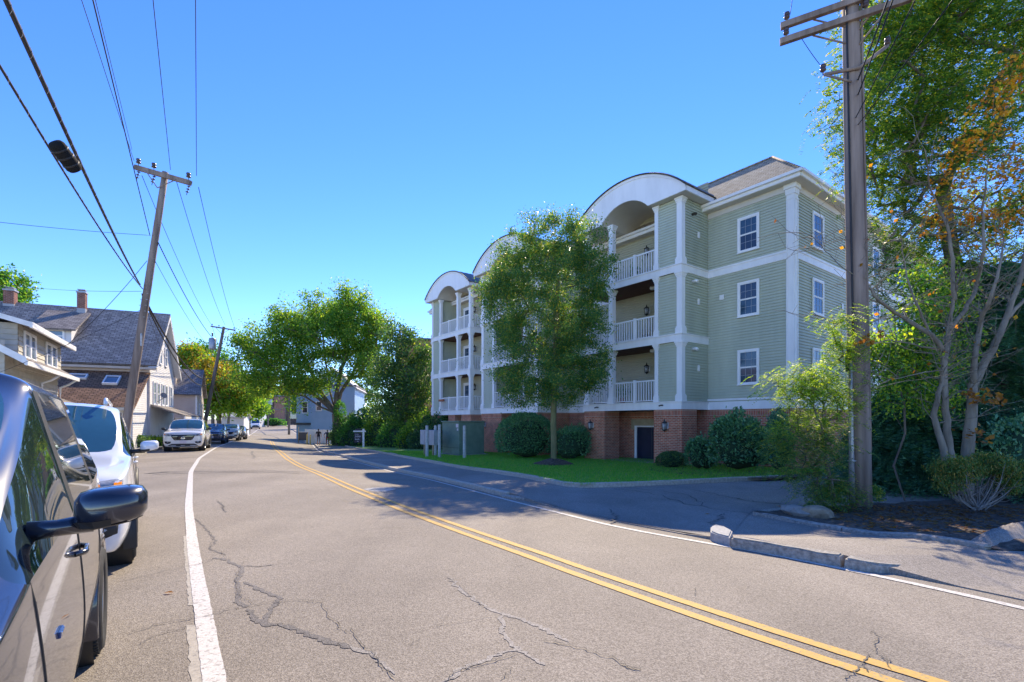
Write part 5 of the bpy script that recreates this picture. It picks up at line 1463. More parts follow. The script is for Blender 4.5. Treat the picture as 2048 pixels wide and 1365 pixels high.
shr(1343, 942, 19.6, 'low clipped dark bush before the brick pier', [(0, 0, 0.30, 0.62, 0.45, 0.38)], 'dark', 3000, 0.07, spread=0.05, lump=0.06)
o = sheet('foundation_bed', [(p.x, p.y) for p in (gp(1290, 940, .2), gp(1340, 948, .2), gp(1420, 955, .2), gp(1520, 958, .2), gp(1600, 955, .2))] + [(B2W(-0.5, 0.1).x, B2W(-0.5, 0.1).y), (B2W(3.7, 0.1).x, B2W(3.7, 0.1).y), (B2W(5.0, 1.9).x, B2W(5.0, 1.9).y)], lambda x, y: lawn_zf(x, y) + 0.02, 0.6, M['mulch'])
o = sheet('paved_threshold', [(B2W(5.0, -0.1).x, B2W(5.0, -0.1).y), (B2W(7.98, -0.1).x, B2W(7.98, -0.1).y), (B2W(7.98, 2.2).x, B2W(7.98, 2.2).y), (B2W(5.0, 2.2).x, B2W(5.0, 2.2).y)], lambda x, y: lawn_zf(x, y) + 0.025, 0.8, M['concrete'])

# maples on the left
def ltree(px, py, D, label, blobs, nt, nl, ls, lm_, lm2=None, fr=0.0, rb=0.25, group=None, f2=None, name='maple_tree'):
    q = at(px, py, D); B = (q.x, D, gz(q.x, D, 0.05))
    BLs = pxb(B, D, blobs); top = max(x[2] for x in BLs)
    return tree(name, label, B, [(0, 0, 0), (0.1, 0, 1.2), (0.05, 0, 2.2), (0.2, 0, top * 0.6)], BLs, nt, lm_, nl, ls, rb, 'bark', 0.02, 0.5, 'tree', lm2, fr, 0.5, group, 0.6, f2, 1.0)
ltree(437, 872, 58, 'yellowing maple leaning over the parked cars', [(455, 765, 48, 30, 0, 3), (480, 790, 34, 26, -1, 2.4), (430, 790, 40, 30, 0, 3), (465, 812, 42, 20, 0, 2.4), (420, 745, 30, 28, 1, 2)], 150, 17000, 0.3, 'maple', 'gold', f2=lambda C: (RNG.random(len(C)) < np.clip((C[:, 2] - 4.2) / 4.0, 0.05, 0.8)))
ltree(392, 868, 66, 'tall maple with golden top behind the tan house', [(372, 705, 26, 24, 0, 2.4), (388, 740, 38, 30, 0, 3), (400, 780, 36, 36, 0, 3), (362, 730, 22, 24, 0, 2)], 110, 12000, 0.34, 'maple', 'gold', 0.4)
ltree(425, 868, 74, 'green tree rising between the golden maple and the leaning pole', [(420, 715, 32, 26, 0, 3), (448, 730, 22, 26, 0, 2.4), (430, 760, 36, 34, 0, 3)], 90, 10000, 0.36, 'green', 'maple', 0.3)
ltree(497, 868, 84, 'bright green street tree beyond the yellowing maple', [(497, 800, 24, 26, 0, 3), (512, 815, 20, 20, 0, 2.5), (485, 825, 20, 16, 0, 2.5)], 90, 9000, 0.36, 'maple', 'green', 0.3)
ltree(-20, 850, 48, 'tree top showing over the white house roof', [(10, 568, 30, 24, 0, 3), (-30, 590, 40, 40, 0, 3), (30, 590, 16, 14, 0, 2)], 70, 7000, 0.3, 'green', 'elm', 0.4)
for px, D, lab, blobs, lm_, lm2 in ((530, 190, 'far green tree above the brick shop row', [(530, 790, 26, 22, 0, 6), (505, 800, 20, 18, 0, 5)], 'green', 'maple'), (575, 185, 'far yellow green tree beside the brick shop row', [(572, 795, 24, 16, 0, 6), (600, 800, 20, 14, 0, 5)], 'maple', 'gold'), (470, 150, 'far tree behind the third pole', [(470, 790, 26, 26, 0, 6), (492, 780, 20, 18, 0, 5)], 'green', 'maple'), (615, 120, 'far tree left of the blue house', [(612, 800, 22, 20, 0, 4), (596, 815, 14, 14, 0, 3)], 'green', 'elm'), (720, 90, 'tree mass behind the blue house', [(715, 800, 34, 40, 0, 4), (745, 790, 30, 50, 0, 4)], 'dark', 'elm')):
    ltree(px, 850, D, lab, blobs, 70, 6000, 0.0042 * D, lm_, lm2, 0.35, 0.3, name='street_tree', group='trees at the far end of the street')
for px, D, lab in ((519, 140, 'low hedge left of the pole before the brick shop row'), (546, 140, 'low hedge right of the pole before the brick shop row')):
    q = at(px, 850, D); shrub('clipped_hedge', lab, (q.x, D, gz(q.x, D)), [(0, 0, 1.0, 3.6, 1.2, 1.2)], 'green', 1500, 0.5, group='hedges before the shop row')
q = at(309, 878, 31.5); shrub('garden_shrub', 'yellow green shrub at the porch of the white house', (q.x, 31.0, 0.0), [(0, 0, 0.3, 1.1, 0.7, 0.45), (0.8, 0.3, 0.25, 0.7, 0.5, 0.35)], 'lime', 1800, 0.12)
q = at(283, 868, 30.0); shrub('garden_shrub', 'dark low shrub behind the white car mirror', (q.x, 29.0, 0.0), [(0, 0, 0.4, 1.2, 0.7, 0.5)], 'dark', 1500, 0.12)
q = at(150, 805, 24.5); shrub('garden_shrub', 'bright shrub between the cottage and the brown roof', (q.x, 25.0, 0.0), [(0, 0, 1.2, 0.45, 0.4, 1.1)], 'lime', 900, 0.11)

# ---- right hand side
# honey locust: trunk far right, feathery crown filling the top right
LB = (13.9, 15.0, gz(13.9, 15.0, 0.1)); LD = 13.5
BL = pxb(LB, LD, [(1700, 235, 62, 60, 0, 1.2), (1760, 120, 70, 70, 0.5, 1.5), (1850, 60, 90, 70, 0, 1.6), (1960, 90, 90, 90, 0, 1.8), (1800, 230, 80, 70, 0.5, 1.6), (1900, 210, 90, 80, 0, 1.8), (2020, 260, 80, 90, 0, 1.6), (1760, 330, 60, 50, 0.5, 1.2), (1850, 340, 80, 60, 0.5, 1.5), (1800, 420, 60, 50, 1, 1.2), (1720, 300, 40, 40, 0, 0.8), (1960, 420, 80, 70, 1, 1.5), (2060, 500, 60, 90, 1, 1.3), (1880, 500, 70, 60, 1.5, 1.2), (1830, 0, 100, 50, 0, 1.5), (1990, -40, 120, 90, 0, 2), (2080, 100, 70, 100, 0, 1.6), (1745, 40, 50, 50, 0, 1), (2040, 400, 60, 80, 0, 1.2), (1990, 560, 60, 60, 0.5, 1.2), (2050, 650, 50, 60, 0.5, 1.2), (1930, 560, 50, 50, 1, 1.2), (1790, 505, 55, 50, 0, 0.9), (1860, 590, 60, 55, 0, 0.9), (1765, 590, 36, 45, 0, 0.6)])
lt = thing('honey_locust', 'tall feathery locust tree filling the upper right behind the pole', 'tree', LB)
tips = in_blobs(BL, 760, 0.3)
P, par, w = skeleton([(0, 0, 0), (-0.1, 0, 2.5), (-0.3, -0.1, 4.5), (-0.8, -0.3, 6.5), (-1.3, -0.5, 8.5)], tips, step=0.7, climb=0.5)
wood('trunk', P, par, w, 0.007, 0.19, M['bark'], lt, trunk_n=5)
tp = np.repeat(tips, 15, axis=0) + RNG.normal(size=(11400, 3)) * 0.30
dv = unit(11400); dv[:, 2] = -np.abs(dv[:, 2]) * 0.3
fronds('crown', tp, dv, LM['locust'], lt, 0.34, 8, 0.07, 0.4)

# bare maple: three pale stems, mostly twigs, a few orange leaves
MB_ = (8.95, 9.9, gz(8.95, 9.9, 0.12))
MD = 9.9
def lp(px, py, D=MD): return np.array(at(px, py, D)) - np.array(MB_)
mt = thing('bare_maple', 'pale many stemmed maple, nearly bare, with orange leaves', 'tree', MB_)
stems = [([(1905, 985), (1886, 900), (1868, 830), (1880, 770), (1890, 700), (1898, 640)], 0.075), ([(1915, 985), (1900, 900), (1892, 820), (1888, 740), (1898, 660), (1908, 600), (1915, 560)], 0.08), ([(1932, 990), (1935, 905), (1942, 830), (1945, 770), (1985, 700), (2012, 640), (2040, 560), (2060, 470)], 0.12), ([(1945, 770), (1950, 720), (1958, 650), (1980, 600), (2000, 540), (2008, 480)], 0.06), ([(1898, 660), (1930, 620), (1955, 570), (1968, 500), (1965, 420), (1975, 330)], 0.05), ([(1890, 705), (1862, 670), (1800, 632), (1755, 600), (1728, 560), (1715, 500), (1706, 420)], 0.05), ([(1908, 600), (1905, 520), (1895, 450), (1860, 380), (1850, 300)], 0.04), ([(1880, 700), (1830, 690), (1780, 680), (1700, 700)], 0.022), ([(1800, 632), (1760, 640), (1700, 655), (1640, 640)], 0.014), ([(1728, 560), (1690, 540), (1650, 500), (1620, 470)], 0.014), ([(2012, 640), (2048, 600), (2090, 560)], 0.05), ([(1890, 740), (1850, 745), (1780, 760), (1700, 800)], 0.014), ([(1860, 670), (1830, 600), (1810, 540), (1800, 460)], 0.025), ([(1985, 700), (1960, 710), (1920, 705), (1880, 716)], 0.012)]
b = MB()
nodes = []
for L_, r in stems:
    off = 0.0
    pts = []
    for i, (px, py) in enumerate(L_):
        dz = (i / (len(L_) - 1)) * random.uniform(-0.8, 0.6) if r < 0.07 else 0.0
        pts.append(lp(px, py, MD + dz))
    fine = []
    for i in range(len(pts) - 1):
        for k in range(4): fine.append(pts[i] + (pts[i + 1] - pts[i]) * k / 4 + RNG.normal(0, 0.008, 3))
    fine.append(pts[-1])
    rr = [max(0.006, r * (1 - 0.78 * i / (len(fine) - 1))) for i in range(len(fine))]
    b.tube(fine, rr, 8)
    nodes += [(p, rr[i]) for i, p in enumerate(fine) if i > 6]
twig_tips = []
for _ in range(300):
    p, r = nodes[random.randrange(len(nodes))]
    d = unit(1)[0]; d[2] = abs(d[2]) * 0.8 + 0.1; d /= np.linalg.norm(d)
    ln = random.uniform(0.4, 1.3)
    pts = [p]
    for k in range(1, 6):
        d = d + RNG.normal(0, 0.18, 3); d /= np.linalg.norm(d)
        pts.append(pts[-1] + d * ln / 5)
    b.tube(pts, [min(r * 0.5, 0.012)] + [0.007, 0.006, 0.005, 0.004, 0.003], 4, 0, True, False)
    twig_tips += pts[2:]
    for k in (2, 3, 4):
        e = unit(1)[0]; q2 = pts[k] + e * random.uniform(0.12, 0.4)
        b.tube([pts[k], q2], [0.004, 0.0025], 3, 0, True, False); twig_tips.append(q2)
b.build('trunk', M['bark_pale'], mt, uv=False)
OB = pxb(MB_, MD, [(1910, 300, 40, 50, -0.3, 0.5), (1960, 250, 50, 55, -0.2, 0.5), (1990, 190, 45, 45, 0, 0.5), (1940, 350, 60, 40, 0, 0.6), (2030, 150, 40, 60, 0, 0.5), (2010, 330, 40, 60, 0, 0.6), (1905, 420, 60, 50, 0, 0.6), (1980, 450, 60, 60, 0, 0.6)])
oc = in_blobs(OB, 120, 0.2)
C = np.repeat(oc, 12, axis=0) + RNG.normal(size=(1440, 3)) * 0.10
leaves_mesh('orange_leaves', C, 0.075, LM['orange'], mt, 0.8)
tt = np.array(twig_tips)[RNG.choice(len(twig_tips), 110)]
leaves_mesh('orange_leaves', tt, 0.085, LM['orange'], mt, 0.8)
RB = pxb(MB_, MD, [(1985, 800, 22, 20, -0.4, 0.3), (1962, 870, 26, 26, -0.4, 0.3), (1945, 790, 30, 22, -0.4, 0.3), (1740, 680, 30, 22, -0.6, 0.3)])
C = in_blobs(RB, 110, 0.1); leaves_mesh('rust_leaves', C, 0.10, LM['rust'], mt, 0.8)

# lime green leafy growth round the pole and before the maple
def bush(name, label, base, D, blobs, ntip, nl, ls, lm_, rb=0.03, lm2=None, fr=0.0, bark='bark', spread=0.16, aspect=0.6, trunk=None):
    BLs = pxb(base, D, blobs); top = max(x[2] for x in BLs)
    return tree(name, label, base, trunk or [(0, 0, 0), (0.02, 0, top * 0.2), (0.05, 0, top * 0.4), (0.0, 0, top * 0.55)], BLs, ntip, lm_, nl, ls, rb, bark, 0.005, spread, 'shrub', lm2, fr, 0.35, None, aspect, None, 0.4)
q = (8.3, 10.6, gz(8.3, 10.6, 0.1))
bush('sapling_thicket', 'sunlit lime green saplings between the pole and the pale maple', q, 10.6, [(1850, 640, 40, 50, 0, 0.5), (1800, 700, 60, 40, 0, 0.5), (1770, 740, 40, 45, 0, 0.5), (1840, 730, 55, 35, 0, 0.5), (1900, 600, 45, 50, 0.4, 0.4), (1790, 780, 50, 30, 0, 0.4), (1920, 700, 40, 40, 0.3, 0.4), (1860, 560, 40, 40, 0.5, 0.4), (1760, 690, 30, 40, -0.2, 0.3), (1830, 800, 50, 40, 0.2, 0.4), (1880, 780, 40, 50, 0.3, 0.4)], 210, 12000, 0.08, 'lime', 0.02, 'green', 0.35, trunk=[(0.1, 0, 0), (-0.05, 0.1, 0.7), (0.12, 0, 1.4), (0.02, -0.1, 2.0)])
# feathery arching shrub left of the pole (sumac-like fronds)
FB = (6.0, 9.7, gz(6.0, 9.7, 0.1)); FD = 9.6
ft = thing('feathery_shrub', 'arching feathery leaved shrub left of the near utility pole', 'shrub', FB)
BL = pxb(FB, FD, [(1570, 760, 35, 30, 0, 0.4), (1640, 760, 55, 40, 0, 0.5), (1600, 800, 55, 35, 0, 0.5), (1670, 800, 45, 45, 0.2, 0.5), (1690, 700, 30, 40, 0.1, 0.3), (1680, 650, 26, 30, -0.1, 0.3), (1600, 860, 55, 35, 0, 0.5), (1570, 920, 45, 40, -0.1, 0.4), (1640, 900, 50, 45, 0, 0.5), (1620, 960, 50, 30, -0.1, 0.4), (1550, 880, 25, 25, 0, 0.3), (1680, 980, 40, 30, -0.2, 0.3), (1660, 860, 40, 40, 0, 0.4), (1640, 1000, 35, 18, -0.3, 0.25)])
tips = in_blobs(BL, 280, 0.2)
P, par, w = skeleton([(0.3, 0, 0), (0.25, 0, 0.4), (0.15, 0, 0.9), (0.1, 0, 1.4)], tips, step=0.35, climb=0.3)
wood('stems', P, par, w, 0.004, 0.04, M['bark'], ft, trunk_n=4)
tp = np.repeat(tips, 8, axis=0) + RNG.normal(size=(len(tips) * 8, 3)) * 0.13
dv = unit(len(tp)); dv[:, 2] = np.abs(dv[:, 2]) * 0.1 - 0.1
hi = tp[:, 2] > 1.5
sel = (hi & (RNG.random(len(tp)) < 0.8)) | (RNG.random(len(tp)) < 0.06)
fronds('foliage', tp[~sel], dv[~sel], LM['fern'], ft, 0.26, 9, 0.04, 0.5)
fronds('foliage', tp[sel], dv[sel], LM['lime'], ft, 0.26, 9, 0.042, 0.5)
# dark conifers behind
def conifer(px, D, top, label, rx, lm_='conifer', n=5200, ln=0.5):
    q = at(px, 950, D); B = (q.x, D, gz(q.x, D, 0.1)); H = at(px, top, D).z - B[2]
    t = thing('hemlock', label, 'tree', B)
    b = MB(); b.tube([(0, 0, 0), (0, 0, H * 0.5), (0, 0, H * 0.97)], [0.12, 0.07, 0.015], 8)
    z = RNG.random(n) ** 0.8; a = RNG.random(n) * 2 * math.pi
    rr = rx * (1 - z) ** 0.7 * (0.75 + 0.25 * np.sin(a * 5 + z * 20)) * RNG.uniform(0.35, 1.05, n)
    tp = np.stack([rr * np.cos(a), rr * np.sin(a), 0.25 + z * (H - 0.3) - rr * 0.18], 1)
    dv = np.stack([np.cos(a), np.sin(a), np.full(n, -0.25)], 1)
    for k in range(60):
        i = RNG.integers(n); b.tube([(0, 0, tp[i, 2] + 0.15), tp[i]], [0.02, 0.006], 4, 0, True, False)
    b.build('trunk', M['bark'], t, uv=False)
    fronds('crown', tp, dv, LM[lm_], t, ln, 9, 0.075, 0.35, 0.42)
    return t
conifer(1850, 12.2, 690, 'dark hemlock behind the stems of the pale maple', 1.9)
conifer(2010, 12.5, 520, 'dark hemlock at the right edge of the frame', 2.0)
conifer(1775, 12.6, 790, 'low dark hemlock just right of the near pole', 1.5, 'conifer', 3600, 0.42)
conifer(1930, 14.5, 520, 'tallest dark hemlock, back between the other hemlocks', 2.4, 'conifer', 6000, 0.6)
conifer(2110, 14.0, 480, 'hemlock beyond the right edge of the frame', 2.4, 'conifer', 5000, 0.6)
q = at(2030, 960, 10.8)
shrub('dark_yew', 'dense dark yew at the right edge behind the juniper', (q.x, 10.4, gz(q.x, 10.8, 0.1)), [(0, 0, 0.8, 1.2, 0.8, 1.0), (1.2, 0, 1.0, 1.0, 0.8, 1.1)], 'conifer', 5000, 0.10)
# juniper with a bare grey underside
JB = gp(1950, 1018, 0.15); JB = (JB.x, JB.y, JB.z)
JD = JB[1]
jt = thing('juniper', 'flat topped juniper with dead grey branches below', 'shrub', JB)
BL = pxb(JB, JD, [(1910, 935, 38, 28, 0, 0.35), (1960, 925, 45, 20, 0.1, 0.4), (2010, 940, 40, 28, 0, 0.35), (1895, 965, 22, 20, -0.1, 0.25), (2020, 970, 20, 16, 0, 0.25)])
tips = in_blobs(BL, 150, 0.3)
b = MB()
for i in range(46):
    tpt = tips[RNG.integers(len(tips))]; st = np.array([RNG.normal(0, 0.05), RNG.normal(0, 0.05), 0.0])
    mid = np.array([tpt[0] * 0.62 + RNG.normal(0, 0.05), tpt[1] * 0.6 + RNG.normal(0, 0.05), tpt[2] * 0.28])
    pts = [st * (1 - f) ** 2 + mid * 2 * f * (1 - f) + tpt * f * f + RNG.normal(0, 0.008, 3) for f in np.linspace(0, 1, 7)]
    r0 = RNG.uniform(0.006, 0.02); b.tube(pts, [r0 * (1 - 0.75 * k / 6) for k in range(7)], 6)
    for k in (2, 3, 4):
        e = pts[k] + np.array([RNG.normal(0, 0.12), RNG.normal(0, 0.12), RNG.uniform(0.02, 0.14)])
        b.tube([pts[k], (np.array(pts[k]) + e) / 2 + RNG.normal(0, 0.015, 3), e], [r0 * 0.45, r0 * 0.3, 0.002], 4, 0, True, False)
b.build('dead_branches', M['deadwood'], jt, uv=False)
C = np.repeat(tips, 70, axis=0) + RNG.normal(size=(150 * 70, 3)) * np.array([0.07, 0.07, 0.05])
leaves_mesh('foliage', C, 0.055, LM['juniper'], jt, 0.3, axis=np.tile([[0, 0, 1.0]], (len(C), 1)), jitter=0.9)
# weeds at the pole foot
q = gp(1745, 1000, 0.12); shrub('weed_clump', 'small green weed clump right of the pole foot', (q.x, q.y, q.z - 0.03), [(0, 0, 0.10, 0.20, 0.16, 0.2)], 'fern', 900, 0.06, core=False, spread=0.3)
q = gp(1690, 1003, 0.12); shrub('weed_clump', 'green weed clump left of the pole foot', (q.x, q.y, q.z - 0.03), [(0, 0, 0.10, 0.25, 0.16, 0.22), (-0.3, 0.1, 0.1, 0.2, 0.15, 0.2)], 'fern', 1400, 0.06, core=False, spread=0.3)

# mown grass: blades over the lawn, nearest part denser
def grass(n, poly):
    P0 = np.array(poly); x0, y0 = P0.min(0); x1, y1 = P0.max(0)
    pts = np.stack([RNG.uniform(x0, x1, n * 4), RNG.uniform(y0, min(y1, 34), n * 4)], 1)
    ins = np.zeros(len(pts), bool); j = len(P0) - 1
    for i in range(len(P0)):
        a, c = P0[i], P0[j]
        cond = ((a[1] > pts[:, 1]) != (c[1] > pts[:, 1])) & (pts[:, 0] < (c[0] - a[0]) * (pts[:, 1] - a[1]) / (c[1] - a[1] + 1e-9) + a[0])
        ins ^= cond; j = i
    rel = pts - np.array([C0.x, C0.y]); ss = rel @ np.array([AV.x, AV.y])
    pts = pts[ins & (ss > 0.05)][:n]
    z = g(pts[:, 0], pts[:, 1]) + 0.2
    C = np.concatenate([pts, z[:, None] + 0.025], 1)
    o = leaves_mesh('grass', C, 0.075, M['grass'], None, 0.22, axis=np.tile([[0, 0, 1.0]], (len(C), 1)), jitter=0.5)
    return tag(o, 'short mown green grass on the lawn', 'grass', kind='stuff')
grass(90000, lawn_poly)
# leaf litter and twigs on the bed
pts = []
while len(pts) < 2600:
    f = RNG.random(); x, y = RNG.uniform(5.2, 10.5), RNG.uniform(5.8, 9.8)
    pr = at(0, 0, 1)
    pts.append((x, y))
pts = np.array(pts); Z_ = np.array([bed_z(x, y) + 0.012 for x, y in pts])
inb = (pts[:, 0] - 5.2) * 0.55 + (pts[:, 1] - 9.2) * 1.0 > -2.2
o = leaves_mesh('leaf_litter', np.concatenate([pts, Z_[:, None]], 1)[inb], 0.07, LM['rust'], None, 0.6, axis=np.tile([[1.0, 0, 0]], (int(inb.sum()), 1)) + RNG.normal(0, 1, (int(inb.sum()), 3)) * np.array([1, 1, 0.05]), flat=3, jitter=0.05)
tag(o, 'dry brown leaves scattered over the planting bed', 'leaf litter', kind='stuff')
# ------------------------------------------------------------------ utility poles and cables
M['polewood'] = mat('weathered_pole_wood', (0.15, 0.112, 0.088), 0.85, (0.32, 0.25, 0.205), 5, bump=0.6, bscale=14, stretch=(1, 1, 0.08))
M['polewood_far'] = mat('pole_wood_grey', (0.14, 0.115, 0.09), 0.85, (0.23, 0.19, 0.155), 5, stretch=(1, 1, 0.1))
M['galv'] = mat('galvanised_steel', (0.32, 0.33, 0.35), 0.45, (0.44, 0.45, 0.47), 12, metal=0.5)
M['cable'] = mat('cable_black', (0.014, 0.014, 0.016), 0.6)
M['porcelain'] = mat('insulator_brown', (0.07, 0.045, 0.035), 0.3)
M['alu'] = mat('lashing_wire', (0.5, 0.5, 0.5), 0.4, metal=0.6)
def insulator(b, p, h=0.16, r=0.05):
    b.lathe([(0.012, 0), (0.012, h * 0.3), (r, h * 0.35), (r, h * 0.5), (r * 0.6, h * 0.55), (r, h * 0.7), (r * 0.9, h * 0.9), (0, h)], 8, 0, TR(*p))
def pole(label, base, top, r0, r1, arms=(), extra=None, m='polewood', name='utility_pole', ah=1.0, hang=False):
    """base/top world points; arms: (height fraction, dir vector, lo, hi, dz)"""
    t = thing(name, label, 'utility pole', base)
    B = Vector(base); T = Vector(top) - B
    b = MB(); pts = [T * k / 8 for k in range(9)]; pts[0] = pts[0] - Vector((0, 0, 0.4))
    b.tube(pts, [r0 + (r1 - r0) * k / 8 for k in range(9)], 14); b.build('pole', M[m], t)
    for f, d, lo, hi, off in arms:
        d = Vector(d).normalized(); c = T * f + Vector(off)
        side = d.cross(Vector((0, 0, 1))).normalized(); upv = side.cross(d).normalized()
        Mx = Matrix(((d.x, side.x, upv.x, c.x), (d.y, side.y, upv.y, c.y), (d.z, side.z, upv.z, c.z), (0, 0, 0, 1)))
        b = MB(); b.bbox(lo, hi, -0.05 * ah, 0.05 * ah, -0.06 * ah, 0.06 * ah, 0.008, 0, Mx); a = b.build('crossarm', M[m], t)
        b = MB()
        for q in (lo + 0.12, lo + (hi - lo) * 0.33, hi - 0.12):
            insulator(b, Mx @ Vector((q, 0, 0.06 * ah)), 0.2 * ah, 0.055 * ah)
            if hang:
                for k in range(3): b.lathe([(0.0, 0.03), (0.06, 0.015), (0.06, 0), (0.0, -0.02)], 8, 0, TR(*(Mx @ Vector((q + 0.12, 0.03, -0.16 - 0.11 * k)))))
                b.tube([Mx @ Vector((q + 0.12, 0.03, -0.08)), Mx @ Vector((q + 0.12, 0.03, -0.5))], 0.012, 5)
        tag(b.build('insulators', M['porcelain'], a), kind='stuff')
        b = MB(); 
        for s_ in (lo * 0.55, hi * 0.55):
            b.tube([Mx @ Vector((s_, 0.07, -0.04)), Mx @ Vector((0.0, 0.07, -0.55))], 0.018, 5)
        b.build('brace', M[m], a)
    if extra: extra(t, T)
    return t
def cable(label, p0, p1, r, sag, m='cable', n=20, name='cable', cat='cable', spiral=False, extra_r=None):
    p0, p1 = Vector(p0), Vector(p1)
    pts = [p0.lerp(p1, k / n) - Vector((0, 0, sag * 4 * (k / n) * (1 - k / n))) for k in range(n + 1)]
    b = MB(); b.tube(pts, r, 6)
    if not spiral:
        o = b.build(name, M[m], None, uv=False)
        return tag(o, label, cat, 'overhead cables')
    t = thing(name, label, cat, (0, 0, 0), 0, 'overhead cables')
    b.build('bundle', M[m], t, uv=False)
    c = MB(); tot = (p1 - p0).length; N_ = int(tot / 0.045); sp = []
    d = (p1 - p0).normalized(); a = d.cross(Vector((0, 0, 1))).normalized(); u_ = d.cross(a)
    for k in range(N_ + 1):
        f = k / N_; p = p0.lerp(p1, f) - Vector((0, 0, sag * 4 * f * (1 - f))); w = k * 2 * math.pi / 9
        sp.append(p + (a * math.cos(w) + u_ * math.sin(w)) * (r + 0.003))
    c.tube(sp, 0.002, 4, 0, True, False); c.build('lashing_wire', M['alu'], t, uv=False)
    return t

# left pole, leaning
P1b = (-15.5, 19.6, gz(-15.5, 19.6)); P1t = at(331, 345, 19.6)
arm1 = (at(395, 370, 19.4) - at(265, 333, 19.8))
def ex1(t, T):
    b = MB(); b.bbox(0.15, 0.20, -0.12, -0.06, 0, 0.5, 0.01, 0, TR(*(T * 0.40))); b.build('riser_box', M['galv'], t)
    b = MB(); 
    for k in range(5): b.tube([T * (0.5 + k * 0.02) + Vector((-0.14, -0.1, 0)), T * (0.5 + k * 0.02) + Vector((0.14, -0.1, 0))], 0.012, 5)
    tag(b.build('bolts', M['galv'], t), kind='stuff')
pole('leaning weathered utility pole behind the first white parked car', P1b, P1t, 0.165, 0.11, [(0.985, arm1, -1.28, 1.28, (0, -0.12, 0))], ex1, ah=1.5, hang=True)
# second, third, fourth poles along the left
q2 = at(403, 878, 46); P2b = (q2.x, 46, gz(q2.x, 46)); P2t = at(448, 654, 46)
def ex2(t, T):
    c = T * 0.86
    b = MB(); b.lathe([(0, -0.5), (0.28, -0.48), (0.30, -0.4), (0.30, 0.5), (0.26, 0.56), (0, 0.6)], 14, 0, TR(c.x - 0.6, c.y - 0.3, c.z - 0.2)); tr = b.build('transformer', M['galv'], t)
    b = MB(); insulator(b, (c.x - 0.6, c.y - 0.3, c.z + 0.38), 0.5, 0.08); b.build('bushing', M['porcelain'], tr)
pole('second leaning utility pole with a grey transformer, beside the yellowing maple', P2b, P2t, 0.19, 0.12, [(0.985, at(472, 663, 46) - at(423, 655, 46), -1.15, 1.15, (0, -0.1, 0))], ex2, 'polewood_far')
q3 = at(455, 870, 68); P3b = (q3.x, 68, gz(q3.x, 68)); P3t = at(465, 720, 68)
def ex3(t, T):
    for sx in (-0.75, 0.75):
        b = MB(); b.lathe([(0, -0.5), (0.3, -0.48), (0.32, -0.4), (0.32, 0.5), (0.26, 0.56), (0, 0.6)], 12, 0, TR(T.x * 0.86 + sx, T.y, T.z * 0.83)); b.build('transformer', M['galv'], t)
pole('third utility pole with two blue grey transformers', P3b, P3t, 0.18, 0.11, [(0.985, (1, 0.15, -0.08), -1.4, 1.3, (0, -0.1, 0))], ex3, 'polewood_far')
q4 = at(488, 862, 100); P4b = (q4.x, 100, gz(q4.x, 100)); P4t = at(488, 763, 100)
pole('fourth utility pole just showing above the bright street tree', P4b, P4t, 0.18, 0.11, [(0.98, (1, 0.1, -0.06), -1.6, 1.6, (0, -0.1, 0))], None, 'polewood_far')
for px, pyb, pyt, D, lab in ((536, 851, 812, 135, 'far pole before the brick shop row, left of the orange bay'), (570, 849, 815, 150, 'far pole before the brick shop row, right of the orange bay'), (578, 862, 775, 84, 'utility pole left of the blue house on the right of the street')):
    q = at(px, pyb, D)
    pole(lab, (q.x, D, gz(q.x, D)), at(px + 1, pyt, D), 0.2, 0.14, [], None, 'polewood_far')
for px, D in ((455, 62), (480, 76)):
    q = at(px, 868, D); 
# near pole at the right
PRb = gp(1722, 1005, 0.12); PRb = (PRb.x, PRb.y, PRb.z); DR = PRb[1]
PRt = at(1700, -40, DR)
def exR(t, T):
    B = Vector(PRb)
    # conduit up the left side
    b = MB(); o = Vector((-0.205, -0.06, 0))
    b.tube([o + T * k / 10 for k in (0, 1, 2, 2.7)], 0.045, 10); cd_ = b.build('conduit', M['galv'], t)
    b = MB(); b.tube([o + T * 0.27 + Vector((0, 0, 0)), o + T * 0.29 + Vector((-0.05, -0.04, 0.06)), o + T * 0.28 + Vector((-0.09, -0.05, -0.06)), o + T * 0.25 + Vector((-0.08, -0.05, 0))], 0.035, 8); b.build('weatherhead', M['cable'], cd_)
    for f in (0.08, 0.165, 0.25):
        b = MB(); b.lathe([(0.075, -0.012), (0.08, 0), (0.075, 0.012)], 12, 0, TR(*(o + T * f))); b.build('strap', M['galv'], cd_)
    b = MB(); b.tube([Vector((-0.16, -0.11, 0)) + T * k / 10 for k in range(3, 11)], 0.018, 6); b.build('riser_cable', M['cable'], t)
    b = MB(); b.tube([Vector((0.13, -0.12, 0)) + T * k / 10 for k in range(1, 11)], 0.022, 6); b.build('ground_moulding', M['polewood'], t)
    # lower bracket arm with cut-out
    c = at(1705, 150, DR) - B
    l = at(1648, 150, DR + 0.05) - B; r_ = at(1775, 92, DR - 0.1) - B
    b = MB(); b.tube([l, c + Vector((0, -0.2, 0)), r_], 0.035, 8); b.tube([l, at(1690, 178, DR) - B + Vector((0, -0.2, 0))], 0.022, 6); br_ = b.build('bracket_arm', M['polewood'], t)
    b = MB(); insulator(b, l + Vector((-0.02, 0, 0.0)), 0.22, 0.055); insulator(b, r_ + Vector((0, 0, -0.05)), 0.22, 0.055); tag(b.build('cutout', M['porcelain'], br_), kind='stuff')
dl = (at(1568, 52, DR + 0.45) - at(1700, 6, DR))
pole('near utility pole with double crossarm and conduit in the planting bed', PRb, PRt, 0.195, 0.145, [(0.945, dl, -0.9, 1.32, (0.0, -0.17, 0.02)), (0.918, dl, -0.9, 1.32, (-0.02, -0.17, -0.02))], exR)

